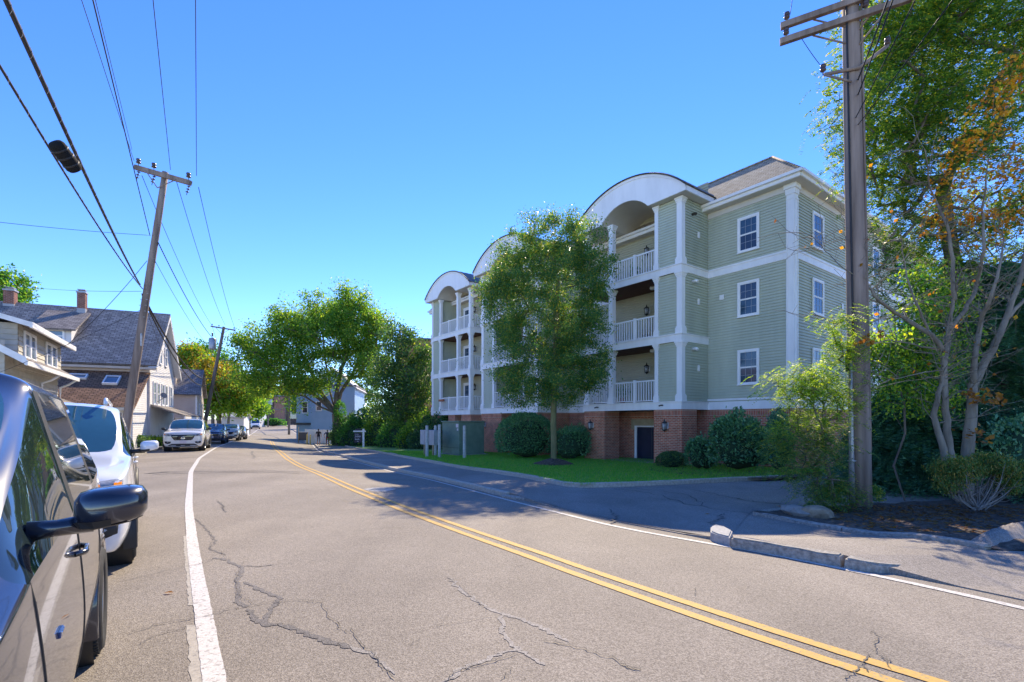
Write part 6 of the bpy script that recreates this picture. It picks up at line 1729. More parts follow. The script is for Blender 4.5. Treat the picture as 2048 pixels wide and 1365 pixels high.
# cables between the left poles and over the eye
def wire(label, a, pxe, pye, D1, r, sag=0.0, **kw):
    return cable(label, a, at(pxe, pye, D1), r, sag, **kw)
c1 = at(280, 570, 19.45)
cable('thick lashed telephone bundle passing over at upper left', c1, at(-60, -160, 4.2), 0.028, 0.15, spiral=True, name='cable_bundle')
c2 = at(285, 578, 19.45)
cable('thin lashed telephone bundle at the left edge, below the splice case', c2, at(-150, -120, 4.4), 0.018, 0.2, spiral=True, name='cable_bundle')
# splice case hanging on the bundle
sp = at(131, 314, 7.6)
t = thing('splice_case', 'black splice case hanging on the lashed cable bundle', 'splice case', sp)
ax = (at(152, 345, 7.75) - at(108, 287, 7.4)).normalized()
Mx = ax.to_track_quat('Z', 'Y').to_matrix().to_4x4()
b = MB(); b.lathe([(0, -0.22), (0.085, -0.21), (0.11, -0.17), (0.11, 0.17), (0.085, 0.21), (0, 0.22)], 14, 0, Mx); b.build('case', mat('splice_case_black', (0.012, 0.012, 0.013), 0.9, spec=0.2), t)
for q in (-0.11, 0.0, 0.11):
    b = MB(); b.lathe([(0.111, q - 0.015), (0.117, q - 0.012), (0.117, q + 0.012), (0.111, q + 0.015)], 14, 0, Mx); b.build('band', M['cable'], t)
for lab, (ax_, ay_), (bx, by), Dn, r in (('power line from the left end of the leaning pole crossarm', (268, 322), (150, -40), 10.9, 0.009), ('second power line beside it, from the pole side', (300, 472), (176, -40), 9.5, 0.014), ('power line from the middle of the leaning pole crossarm', (341, 340), (302, -40), 11.0, 0.010), ('power line from the right end of the leaning pole crossarm', (393, 352), (391, -40), 11.2, 0.010), ('service line joining the left end insulator', (264, 300), (181, -40), 10.6, 0.008)):
    wire(lab, at(ax_, ay_, 19.5), bx, by, Dn, r, 0.0)
for k, (lab, a, bpx, D, r, sag) in enumerate((('line from the leaning pole to the left arm of the second pole', (284, 352), (425, 653), 46, 0.012, 0.5), ('line from the leaning pole to the top of the second pole', (352, 360), (450, 650), 46, 0.012, 0.5), ('line from the leaning pole to the right arm of the second pole', (397, 375), (471, 660), 46, 0.012, 0.5), ('secondary cable from the leaning pole to the second pole', (316, 485), (440, 690), 46, 0.02, 0.6), ('thin guy line beside the secondary cable', (310, 522), (425, 700), 46, 0.01, 0.4), ('pale telephone bundle sagging to the second pole', (285, 590), (420, 757), 45.8, 0.04, 1.1), ('lower telephone cable sagging to the second pole', (288, 600), (419, 768), 45.8, 0.03, 1.3))):
    cable(lab, at(*a, 19.5), at(*bpx, D), r, sag)
for lab, a, b2, D, r, sag in (('line from the second pole left arm to the third pole', (425, 655), (452, 720), 68, 0.014, 0.4), ('line from the second pole right arm to the third pole', (471, 662), (479, 724), 68, 0.014, 0.4), ('telephone cable from the second pole towards the third', (425, 770), (458, 800), 68, 0.035, 1.5), ('upper telephone cable from the second pole into the maple', (428, 764), (458, 792), 68, 0.03, 1.2)):
    cable(lab, at(*a, 46), at(*b2, D), r, sag)
for lab, a, D0, e, D1, r, sag in (('service drop from the leaning pole out of the left edge', (298, 471), 19.5, (-60, 438), 16, 0.008, 0.05), ('service drop from the leaning pole down to the beige cottage', (294, 522), 19.5, (135, 690), 19.5, 0.010, 0.15), ('service drop across the chimneys to the leaning pole', (283, 583), 19.5, (40, 573), 30, 0.008, 0.1), ('drop line across the grey roof to the cottage gutter', (282, 620), 19.5, (-40, 760), 15.5, 0.007, 0.1), ('drop line from the leaning pole to the white house gable', (290, 610), 19.5, (337, 728), 34, 0.008, 0.2), ('drop line to the porch corner of the white house', (352, 758), 40, (312, 790), 34, 0.012, 0.1)):
    cable(lab, at(*a, D0), at(*e, D1), r, sag)
# sagging cables across the end of the street
for lab, a, D0, e, D1, r, sag in (('far cable sagging across the end of the street on the left', (500, 806), 120, (540, 812), 135, 0.07, 1.2), ('far cable sagging across the middle of the street end', (540, 812), 135, (578, 812), 84, 0.07, 0.8), ('far cable sagging towards the blue house', (578, 814), 84, (615, 806), 70, 0.05, 0.5)):
    cable(lab, at(*a, D0), at(*e, D1), r, sag)
# cables of the near pole
for lab, a, e, D1, r in (('cable rising from the near pole to the upper right', (1716, 190), (1800, -40), 6.6, 0.012), ('second cable rising from the near pole to the upper right', (1712, 235), (1850, -40), 6.4, 0.010), ('third cable rising from the near pole through the locust', (1716, 250), (1935, -40), 6.2, 0.009), ('fourth cable fanning from the near pole through the locust', (1716, 160), (1790, -40), 6.6, 0.014), ('jumper wire from the crossarm end to the bracket arm', (1600, 72), (1640, 130), 8.8, 0.006), ('thin wire leaving the left end of the double crossarm upward', (1580, 30), (1590, -40), 8.6, 0.006)):
    cable(lab, at(*a, DR - 0.15 if a[0] > 1650 else DR + 0.2), at(*e, D1 if a[0] > 1650 else DR + 0.1), r, 0.02)
# ------------------------------------------------------------------ vehicles (local: +x forward, +y left side of the car, z up)
def carpaint(name, c, rough=0.25, metal=0.0):
    m = mat(name, c, rough, tuple(min(1, k * 1.06) for k in c), 1.5, metal=metal, coat=1.0, spec=0.5)
    return m
M['paint_black'] = carpaint('paint_black_blue', (0.012, 0.014, 0.024), 0.25)
M['paint_white'] = carpaint('paint_white', (0.72, 0.73, 0.75))
M['paint_pearl'] = carpaint('paint_pearl_white', (0.68, 0.67, 0.64))
M['paint_navy'] = carpaint('paint_navy', (0.015, 0.02, 0.06))
M['paint_silver'] = carpaint('paint_silver', (0.42, 0.44, 0.46), 0.3, 0.5)
M['paint_grey'] = carpaint('paint_dark_grey', (0.10, 0.10, 0.11), 0.3, 0.3)
M['tint'] = glassmat('car_glass', (0.012, 0.02, 0.022), 0.02, 1.0)
M['windscreen'] = glassmat('windscreen_glass', (0.02, 0.07, 0.10), 0.02, 1.0)
M['tyre'] = mat('tyre_rubber', (0.018, 0.018, 0.018), 0.85, (0.03, 0.03, 0.03), 20)
M['rim'] = mat('alloy_rim', (0.3, 0.3, 0.31), 0.3, (0.4, 0.4, 0.41), 4, metal=0.8)
M['cladding'] = mat('black_plastic', (0.02, 0.02, 0.021), 0.6)
M['chrome'] = mat('chrome_trim', (0.62, 0.62, 0.63), 0.12, metal=1.0)
M['lamp'] = mat('lamp_lens', (0.2, 0.21, 0.22), 0.06, (0.42, 0.43, 0.45), 18, spec=0.8)
M['amber'] = mat('amber_lens', (0.8, 0.25, 0.02), 0.1, spec=0.8)
M['plate'] = mat('licence_plate', (0.6, 0.52, 0.55), 0.5, (0.66, 0.58, 0.6), 9)
M['skid'] = mat('silver_skid_plate', (0.32, 0.32, 0.33), 0.4, metal=0.3)
M['tread'] = mat('tyre_tread', (0.025, 0.025, 0.024), 0.9, (0.04, 0.04, 0.038), 30)
M['badge_blue'] = mat('badge_blue', (0.02, 0.05, 0.16), 0.25)
PILL = {}
PARTS = ['body', 'windscreen', 'rear_window', 'side_window', 'side_window', 'side_window', 'side_window', 'side_window', 'side_window', 'pillar_trim', 'side_window', 'side_window']
def car_shell(S, kinds, sub=2):
    """S: stations (x, zb, ws, wm, zm, wb, zbelt, wr, zr, crown). kinds[i] for the strip between station i and i+1:
       side tag ('b' body, 'g' glass, 'p' dark pillar) and top tag ('b', 'w' windscreen, 'r' rear glass)"""
    bm = bmesh.new()
    rings = []
    for (x, zb, ws, wm, zm, wb, zbelt, wr, zr, cr) in S:
        half = [(0.0, zb), (ws * 0.75, zb), (ws, zb + 0.03), (wm - 0.035, zb + (zm - zb) * 0.4), (wm, zm), (wb + 0.012, zbelt - 0.07), (wb, zbelt), (wr + (wb - wr) * 0.08, zr - 0.085 if zr - zbelt > 0.3 else zbelt + (zr - zbelt) * 0.45), (wr - 0.035, zr - 0.02 if zr - zbelt > 0.3 else zbelt + (zr - zbelt) * 0.7), (wr * 0.55, zr + cr * 0.6), (0.0, zr + cr)]
        ring = [bm.verts.new((x, y, z)) for y, z in half]
        ring += [bm.verts.new((x, -y, z)) for y, z in reversed(half[1:-1])]
        rings.append(ring)
    n = len(rings[0]); H = 11
    cre = bm.edges.layers.float.new('crease_edge')
    def edge_crease(a, b, v):
        e = bm.edges.get((a, b))
        if e: e[cre] = max(e[cre], v)
    for i in range(len(rings) - 1):
        A, B = rings[i], rings[i + 1]
        side, top, tagi = kinds[i]
        for k in range(n):
            k2 = (k + 1) % n
            f = bm.faces.new((A[k], A[k2], B[k2], B[k]))
            f.smooth = True
            kk = k if k < 10 else n - 1 - k          # strip index on the half ring
            if kk == 6 and side == 'g': f.material_index = tagi if k < 10 else tagi + 1
            elif kk == 6 and side == 'p': f.material_index = 9
            elif kk in (8, 9) and top == 'w': f.material_index = 1
            elif kk in (8, 9) and top == 'r': f.material_index = 2
    f = bm.faces.new(rings[0][::-1]); f.smooth = True
    f = bm.faces.new(rings[-1]); f.smooth = True
    for i in range(len(rings) - 1):
        A, B = rings[i], rings[i + 1]
        side, top, tagi = kinds[i]
        for idx in (6, n - 6): edge_crease(A[idx], B[idx], 0.75)
        for idx in (2, n - 2): edge_crease(A[idx], B[idx], 0.6)
        if side in 'gp':
            for idx in (7, n - 7): edge_crease(A[idx], B[idx], 0.7)
            for R_ in (A, B):
                for k in (6, n - 7): edge_crease(R_[k], R_[k + 1], 0.8)
        if top in 'wr':
            for idx in (8, n - 8): edge_crease(A[idx], B[idx], 0.7)
            for R_ in (A, B):
                for k in (8, 9, 10, n - 10, n - 9): edge_crease(R_[k % n], R_[(k + 1) % n], 0.75)
    for k in range(n):
        edge_crease(rings[0][k], rings[0][(k + 1) % n], 0.35); edge_crease(rings[-1][k], rings[-1][(k + 1) % n], 0.5)
    bmesh.ops.recalc_face_normals(bm, faces=bm.faces[:])
    me = bpy.data.meshes.new('shell'); bm.to_mesh(me); bm.free()
    o = bpy.data.objects.new('shell', me); COL.objects.link(o)
    for _ in range(12): me.materials.append(None)
    md = o.modifiers.new('s', 'SUBSURF'); md.levels = sub; md.render_levels = sub
    dg = bpy.context.evaluated_depsgraph_get(); dg.update()
    ev = bpy.data.meshes.new_from_object(o.evaluated_get(dg))
    bpy.data.objects.remove(o, do_unlink=True)
    return ev
def split_shell(ev, parent, mats, arches, ra):
    """one object per part; body faces inside the wheel arches are cut away"""
    V = np.empty(len(ev.vertices) * 3); ev.vertices.foreach_get('co', V); V = V.reshape(-1, 3)
    groups = {}
    for p in ev.polygons:
        c = p.center
        if p.material_index == 0 and abs(c.y) > 0.45 and any(math.hypot(c.x - x, c.z - z) < ra for x, z in arches): continue
        groups.setdefault(p.material_index, []).append(list(p.vertices))
    body = None
    for f in groups.pop(9, []):      # the four dark pillars, one part each
        c = V[f].mean(0); groups.setdefault(20 + (1 if c[1] > 0 else 0) + (2 if c[0] > -0.6 else 0), []).append(f)
    for mi in sorted(groups):
        idx = {}; vs = []; fs = []
        for f in groups[mi]:
            ff = []
            for v in f:
                if v not in idx: idx[v] = len(vs); vs.append(tuple(V[v]))
                ff.append(idx[v])
            fs.append(ff)
        b = MB(); b.add(vs, fs, 0, True)
        m = mats['paint'] if mi == 0 else (M['windscreen'] if mi == 1 else (M['cladding'] if mi >= 20 else M['tint']))
        o = b.build(PARTS[mi] if mi < 20 else 'pillar_trim', m, parent, uv=False)
        if mi == 0: body = o
    return body
def wheel(parent, x, y, r, w, side, spokes=5, detail=True):
    """side = +1 left of the car"""
    Mx = TR(x, y, r) @ Matrix.Rotation(R(-90) * side, 4, 'X')     # local z -> outwards
    wh_ = bpy.data.objects.new('wheel', None); COL.objects.link(wh_); wh_.parent = parent
    h = w / 2; rr = r * 0.66
    b = MB(); b.lathe([(rr, -h * 0.9), (r * 0.9, -h), (r * 0.97, -h * 0.82), (r, -h * 0.5), (r, h * 0.5), (r * 0.97, h * 0.82), (r * 0.9, h), (rr + 0.01, h * 0.92), (rr, h * 0.8)], 40, 0, Mx); ty = b.build('tyre', M['tyre'], wh_, uv=False)
    if detail:
        b = MB(); n = 64
        for k in range(n):
            a = 2 * math.pi * k / n
            for (q0, q1) in ((-h * 0.8, -h * 0.15), (h * 0.15, h * 0.8)):
                a2 = a + (0.02 if q0 > 0 else 0)
                b.box(r * 0.99, r + 0.006, -0.011, 0.011, q0, q1, 0, Mx @ Matrix.Rotation(a2, 4, 'Z'))
        tag(b.build('tread_blocks', M['tread'], wh_, uv=False), kind='stuff')
    b = MB(); b.lathe([(rr + 0.005, -h * 0.7), (rr, h * 0.85), (rr * 0.93, h * 0.8), (rr * 0.9, h * 0.1), (rr * 0.9, -h * 0.7)], 32, 0, Mx)
    b.lathe([(0.0, h * 0.75), (0.07, h * 0.75), (0.085, h * 0.6), (0.085, 0)], 16, 0, Mx)
    for k in range(spokes):
        Mk = Mx @ Matrix.Rotation(2 * math.pi * k / spokes, 4, 'Z')
        b.box(0.05, rr * 0.95, -0.035, 0.035, h * 0.35, h * 0.68, 0, Mk)
    b.build('rim', M['rim'], wh_, uv=False)
    b = MB(); b.lathe([(0, -h * 0.2), (rr * 0.75, -h * 0.2)], 20, 0, Mx); b.build('brake_disc', M['cladding'], wh_, uv=False)
    return wh_
def arch(parent, x, z, ra, y, side, m, wide=0.07, proud=0.02):
    """wheel-arch flare following the opening, and a dark wheel well"""
    b = MB(); pts = []
    n = 18
    for k in range(n + 1):
        a = R(-18) + R(216) * k / n
        pts.append((x + (ra + 0.005) * math.cos(a), z + (ra + 0.005) * math.sin(a)))
    vs = []; fs = []
    for (px_, pz_) in pts:
        dx, dz = px_ - x, pz_ - z; L = math.hypot(dx, dz); ux, uz = dx / L, dz / L
        for (rr_, yy_) in ((-0.03, -0.10), (-0.03, proud), (wide * 0.5, proud + 0.008), (wide, proud - 0.004), (wide, -0.10)):
            vs.append((px_ + ux * rr_, side * (y + yy_), max(0.17, pz_ + uz * rr_)))
    for k in range(n):
        for j in range(4):
            f = (k * 5 + j, k * 5 + j + 1, (k + 1) * 5 + j + 1, (k + 1) * 5 + j)
            fs.append(f if side > 0 else f[::-1])
    b.add(vs, fs, 0, True); b.build('arch_flare', m, parent, uv=False)
    b = MB(); b.lathe([(ra + 0.02, -0.28), (ra + 0.02, 0.0)], 24, 0, TR(x, side * (y - 0.02), z) @ Matrix.Rotation(R(-90) * side, 4, 'X')); b.lathe([(0, -0.28), (ra + 0.02, -0.28)], 24, 0, TR(x, side * (y - 0.02), z) @ Matrix.Rotation(R(-90) * side, 4, 'X'))
    b.build('wheel_well', M['cladding'], parent, uv=False)
def mirror(parent, x, y, z, side, paint, w=0.2, h=0.15, d=0.11, arm=0.1, low='cladding'):
    """door mirror: shaped cap facing forward on a stubby arm"""
    bm = bmesh.new(); bmesh.ops.create_cube(bm, size=1)
    bmesh.ops.subdivide_edges(bm, edges=bm.edges[:], cuts=3, use_grid_fill=True)
    for v in bm.verts:
        X, Y_, Z_ = v.co.x * 2, v.co.y * 2, v.co.z * 2
        # superellipse rounding, bulged front, tapered outer end
        n_ = max(1e-6, (abs(X) ** 4 + abs(Y_) ** 4 + abs(Z_) ** 4) ** 0.25)
        X, Y_, Z_ = X / n_, Y_ / n_, Z_ / n_
        tp = 1 - 0.16 * (Y_ + 1) / 2
        X = X * (1.0 if X > 0 else 0.45)
        X *= (1 - 0.28 * abs(Y_) ** 2.2)
        v.co = Vector((X * d, side * (arm + w / 2 + Y_ * w / 2), Z_ * h / 2 * tp + 0.012 * (Y_ + 1)))
    for f in bm.faces: f.smooth = True
    bmesh.ops.recalc_face_normals(bm, faces=bm.faces[:])
    o = bpy.data.objects.new('door_mirror', None); COL.objects.link(o); o.parent = parent; o.location = (x, y, z)
    low_f = []
    for f in bm.faces:
        if f.calc_center_median().z < -h * 0.24: low_f.append([tuple(v.co + v.normal * 0.002) for v in f.verts])
    bm.normal_update()
    cap = MB(); cap.from_bm(bm, 0, None, True); cap.build('cap', paint, o, uv=False)
    ls = MB()
    for f in low_f: ls.add(f, [tuple(range(len(f)))])
    ls.build('lower_shell', M['cladding'], o, uv=False)
    b = MB(); b.bbox(-d * 0.62, -d * 0.46, *sorted((side * (arm + 0.015), side * (arm + w - 0.03))), -h * 0.36, h * 0.4, 0.006); b.build('mirror_glass', M['chrome'], o, uv=False)
    b = MB(); b.tube([(0, -side * 0.03, -h * 0.38), (0.0, side * arm * 0.5, -h * 0.36), (0, side * (arm + 0.05), -h * 0.30)], [0.034, 0.028, 0.034], 10); b.build('arm', M[low], o, uv=False)
    return o
t_flank = {}
def suv_stations(L, W, H, hood=1.02, nose=0.62, belt=1.06, dx_ws=0.86):
    h, w = L / 2, W / 2
    return [
        (h, 0.30, w * 0.74, w * 0.82, 0.60, w * 0.76, hood - 0.22, w * 0.60, hood - 0.17, 0.005),
        (h - 0.07, 0.24, w * 0.82, w * 0.93, 0.62, w * 0.885, hood - 0.12, w * 0.72, hood - 0.06, 0.015),
        (h - 0.34, 0.22, w * 0.86, w * 0.985, 0.66, w * 0.935, hood - 0.05, w * 0.76, hood + 0.0, 0.025),
        (h - 1.0, 0.22, w * 0.87, w, 0.70, w * 0.95, belt - 0.05, w * 0.80, hood + 0.05, 0.03),
        (h - 1.28, 0.22, w * 0.87, w, 0.70, w * 0.95, belt - 0.02, w * 0.84, hood + 0.09, 0.03),
        (h - 1.28 - dx_ws * 0.5, 0.22, w * 0.87, w, 0.70, w * 0.95, belt - 0.01, w * 0.83, hood + 0.09 + (H - hood - 0.15) * 0.58, 0.03),
        (h - 1.28 - dx_ws, 0.22, w * 0.87, w, 0.70, w * 0.95, belt, w * 0.79, H - 0.05, 0.035),
        (-0.02, 0.22, w * 0.87, w, 0.70, w * 0.95, belt + 0.01, w * 0.79, H - 0.01, 0.035),
        (-0.12, 0.22, w * 0.87, w, 0.70, w * 0.95, belt + 0.01, w * 0.79, H - 0.01, 0.035),
        (-h + 1.32, 0.22, w * 0.87, w, 0.70, w * 0.95, belt + 0.03, w * 0.78, H - 0.02, 0.035),
        (-h + 1.22, 0.22, w * 0.87, w, 0.70, w * 0.95, belt + 0.03, w * 0.78, H - 0.025, 0.035),
        (-h + 0.62, 0.24, w * 0.87, w * 0.99, 0.70, w * 0.94, belt + 0.07, w * 0.75, H - 0.05, 0.03),
        (-h + 0.40, 0.26, w * 0.86, w * 0.98, 0.70, w * 0.93, belt + 0.06, w * 0.70, H - 0.10, 0.02),
        (-h + 0.12, 0.30, w * 0.84, w * 0.95, 0.70, w * 0.90, belt + 0.0, w * 0.66, belt + 0.10, 0.01),
        (-h, 0.36, w * 0.74, w * 0.84, 0.70, w * 0.8, belt - 0.12, w * 0.6, belt - 0.06, 0.0)]
SUVK = [('b', 'b', 0), ('b', 'b', 0), ('b', 'b', 0), ('b', 'b', 0), ('g', 'w', 3), ('g', 'w', 3), ('g', 'b', 3), ('p', 'b', 0), ('g', 'b', 5), ('p', 'b', 0), ('g', 'b', 7), ('b', 'b', 0), ('b', 'r', 0), ('b', 'b', 0)]
from mathutils.bvhtree import BVHTree
def car(name, label, loc, heading, paint, L=4.7, W=1.9, H=1.70, rw=0.36, style='suv', rails=True, cat='car', group='cars parked along the left kerb', detail=True, clad=True, hood=1.02, belt=1.06, sub=2, mirror_kw=None, dx_ws=0.86, mz=0.05, mx=0.0, mdim=(0.2, 0.15, 0.11, 0.1), marm='cladding'):
    """heading: unit vector the car faces"""
    t = thing(name, label, cat, loc, math.atan2(heading[1], heading[0]), group)
    S = suv_stations(L, W, H, hood, 0.62, belt, dx_ws)
    ev = car_shell(S, SUVK, sub)
    h, w = L / 2, W / 2
    fx, rx = h - 0.92, -h + 0.95
    ra = rw + 0.055
    P_ = M[paint]
    bvh = BVHTree.FromPolygons([v.co for v in ev.vertices], [list(p.vertices) for p in ev.polygons])
    def flank(x, z, s_, off=0.0):
        hit = bvh.ray_cast(Vector((x, s_ * 3, z)), Vector((0, -s_, 0)))
        return Vector((x, (hit[0].y if hit[0] else s_ * w) + s_ * off, z))
    t_flank[name] = flank
    body = split_shell(ev, t, dict(paint=P_), [(fx, rw), (rx, rw)], ra + 0.02)
    for x in (fx, rx):
        for s_ in (1, -1):
            wheel(t, x, s_ * (w - 0.118), rw, 0.235, s_, 5 if detail else 6, detail)
            if clad: arch(t, x, rw, ra, w * 0.985, s_, M['cladding'])
            else: arch(t, x, rw, ra, w * 0.975, s_, P_, 0.035, 0.004)
    # sills, bumpers
    for s_ in (1, -1):
        b = MB(); b.bbox(rx + ra + 0.04, fx - ra - 0.04, *sorted((s_ * (w * 0.85), s_ * (w * (0.955 if clad else 0.90)))), 0.2, 0.34 if clad else 0.27, 0.02); b.build('sill', M['cladding'] if clad else P_, t, uv=False)
        # door seams and handles
        for x, z0, z1 in ((h - 1.36, 0.34, belt - 0.02), (-0.07, 0.34, belt - 0.0), (rx + 0.30, 0.80, belt + 0.0)):
            b = MB(); b.tube([flank(x + 0.05 * math.sin((z - z0) * 2.2), z, s_, 0.0005) for z in np.linspace(z0, z1, 14)], 0.0035, 4, 0, True, False); b.build('door_seam', M['cladding'], t, uv=False)
        for x in (0.16, -0.95):
            b = MB(); zz = belt - 0.15; b.tube([flank(x, zz, s_, -0.005), flank(x - 0.04, zz, s_, 0.03), flank(x - 0.17, zz, s_, 0.03), flank(x - 0.21, zz, s_, -0.005)], 0.013, 6); b.build('door_handle', P_, t, uv=False)
        mirror(t, h - 1.62 + mx, s_ * (w * 0.93), belt + mz, s_, P_ if mirror_kw is None else M[mirror_kw], *mdim, low=marm)
        if rails:
            b = MB(); b.tube([(0.35, s_ * w * 0.66, H - 0.02), (0.28, s_ * w * 0.66, H + 0.055), (-h + 0.75, s_ * w * 0.64, H + 0.045), (-h + 0.65, s_ * w * 0.64, H - 0.02)], 0.022, 8); b.build('roof_rail', M['cladding'] if style == 'pathfinder' else P_, t, uv=False)
        # tail lamps
        b = MB(); b.bbox(-h + 0.02, -h + 0.22, *sorted((s_ * w * 0.60, s_ * w * 0.86)), 0.86, 1.02, 0.03); b.build('tail_lamp', mat_red, t, uv=False)
    # front face: every piece follows the nose surface
    f = h; dz = hood - 1.02
    def patch(poly, off, name_, m, par, step=0.05, th=0.02):
        pts = []
        n0 = len(poly)
        for i in range(n0):
            A_, B_ = Vector(poly[i]), Vector(poly[(i + 1) % n0]); k = max(1, int((B_ - A_).length / step))
            pts += [A_.lerp(B_, j / k) for j in range(k)]
        nb_ = len(pts)
        ys_ = [p.x for p in pts]; zs_ = [p.y for p in pts]
        for y in np.arange(min(ys_), max(ys_), step):
            for z in np.arange(min(zs_), max(zs_), step):
                ins = False; j = nb_ - 1
                for i in range(nb_):
                    if (pts[i].y > z) != (pts[j].y > z) and y < (pts[j].x - pts[i].x) * (z - pts[i].y) / (pts[j].y - pts[i].y) + pts[i].x: ins = not ins
                    j = i
                if ins and min((p - Vector((y, z))).length for p in pts) > step * 0.4: pts.append(Vector((y, z)))
        V_, E_, F_, *_ = delaunay_2d_cdt(pts, [(i, (i + 1) % nb_) for i in range(nb_)], [], 1, 1e-6)
        vs = []
        for v in V_:
            hit = bvh.ray_cast(Vector((f + 2, v.x, v.y)), Vector((-1, 0, 0)))
            x = hit[0].x if hit[0] is not None else f - 0.4
            vs.append((x + off, v.x, v.y))
        b = MB(); b.add(vs, [list(q) for q in F_], 0, True)
        b.f = [q if (Vector(vs[q[1]]) - Vector(vs[q[0]])).cross(Vector(vs[q[2]]) - Vector(vs[q[0]])).x > 0 else q[::-1] for q in b.f]
        # rim so that the piece has thickness
        n_ = len(vs); edge = [i for i in range(len(V_))]
        from collections import Counter
        ec = Counter()
        for q in b.f:
            for i in range(len(q)): ec[tuple(sorted((q[i], q[(i + 1) % len(q)])))] += 1
        b.v += [(x - off - th, y, z) for x, y, z in vs]
        for (i, j), c_ in ec.items():
            if c_ == 1: b.f.append((i, j, n_ + j, n_ + i)); b.m.append(0); b.s.append(False)
        b.v = [tuple(p) for p in b.v]
        return b.build(name_, m, par, uv=False)
    W_ = w / 0.98
    if style == 'pathfinder':
        G = [(-0.56, 0.90), (0.56, 0.90), (0.40, 0.66), (0.34, 0.635), (-0.34, 0.635), (-0.40, 0.66)]
    else:
        G = [(-0.50, 0.83 + dz), (0.50, 0.83 + dz), (0.42, 0.66), (0.34, 0.62), (-0.34, 0.62), (-0.42, 0.66)]
    zc_ = sum(z for y, z in G) / len(G)
    patch([(y * 1.07, zc_ + (z - zc_) * 1.16) for y, z in G], 0.004, 'grille_surround', M['chrome'] if style != 'pathfinder' else M['cladding'], t)
    gr = patch(G, 0.010, 'grille', M['tint'], t)
    gz0, gz1 = min(z for y, z in G), max(z for y, z in G)
    for k in range(5):
        z = gz0 + (gz1 - gz0) * (k + 0.6) / 5.4; hw_ = 0.34 + (z - gz0) / (gz1 - gz0) * 0.16
        patch([(-hw_, z - 0.006), (hw_, z - 0.006), (hw_, z + 0.006), (-hw_, z + 0.006)], 0.016, 'slat', M['cladding'], gr, 0.12)
    xe = (bvh.ray_cast(Vector((f + 2, 0, zc_)), Vector((-1, 0, 0)))[0] or Vector((f, 0, 0))).x + 0.018
    Mf = TR(xe, 0, zc_) @ Matrix.Rotation(R(90), 4, 'Y')
    b = MB(); b.lathe([(0.062, 0), (0.088, 0), (0.088, 0.02), (0.062, 0.02), (0.062, 0)], 24, 0, Mf); b.box(xe, xe + 0.026, -0.102, 0.102, zc_ - 0.016, zc_ + 0.016); b.build('emblem', M['chrome'], gr, uv=False)
    for s_ in (1, -1):
        hl = [(0.50, 0.86 + dz), (0.66, 0.885 + dz), (0.82, 0.90 + dz), (0.875, 0.885 + dz), (0.87, 0.80 + dz), (0.76, 0.745 + dz), (0.60, 0.735 + dz), (0.53, 0.76 + dz)]
        hl_o = patch([(s_ * y * W_, z) for y, z in hl], 0.008, 'headlight', M['lamp'], t)
        patch([(s_ * y * W_, z) for y, z in [(0.60, 0.80 + dz), (0.66, 0.835 + dz), (0.72, 0.80 + dz), (0.66, 0.765 + dz)]], 0.014, 'projector', M['tint'], hl_o)
        patch([(s_ * y * W_, z) for y, z in [(0.80, 0.865 + dz), (0.865, 0.87 + dz), (0.86, 0.81 + dz), (0.80, 0.80 + dz)]], 0.014, 'turn_signal', M['amber'], hl_o)
        fo = patch([(s_ * y * W_, z) for y, z in [(0.54, 0.545), (0.84, 0.575), (0.83, 0.47), (0.70, 0.425), (0.58, 0.45)]], 0.006, 'fog_recess', M['cladding'], t)
        patch([(s_ * y * W_, z) for y, z in [(0.64, 0.52), (0.70, 0.545), (0.75, 0.52), (0.70, 0.48)]], 0.014, 'fog_lamp', M['lamp'], fo)
    patch([(-0.52, 0.43), (0.52, 0.43), (0.70 * W_, 0.335), (0.74 * W_, 0.27), (-0.74 * W_, 0.27), (-0.70 * W_, 0.335)], 0.006, 'lower_grille', M['cladding'], t)
    if style == 'pathfinder':
        for y0, y1 in ((-0.60, -0.30), (-0.12, 0.12), (0.30, 0.60)):
            patch([(y0, 0.285), (y1, 0.285), (y1 - 0.03, 0.36), (y0 + 0.03, 0.36)], 0.016, 'skid_plate', M['skid'], t)
    xp = (bvh.ray_cast(Vector((f + 2, 0, 0.52)), Vector((-1, 0, 0)))[0] or Vector((f, 0, 0))).x
    b = MB(); b.bbox(xp - 0.01, xp + 0.02, -0.155, 0.155, 0.445, 0.60, 0.006); b.build('licence_plate', M['plate'], t, uv=False)
    # wipers
    for y in (0.35, -0.25):
        b = MB(); b.tube([(h - 1.22, y, hood + 0.12), (h - 1.36, y - 0.3, hood + 0.22)], 0.008, 5); b.build('wiper', M['cladding'], t, uv=False)
    return t
mat_red = mat('tail_lamp_red', (0.35, 0.01, 0.01), 0.15, spec=0.8)
HD = Vector((0.6, -0.8, 0))
def along(n, q, s):
    """flank offset n (towards the road centre), distance q up the road from the eye"""
    return Vector((0.8, 0.6, 0)) * n + Vector((-0.6, 0.8, 0)) * q
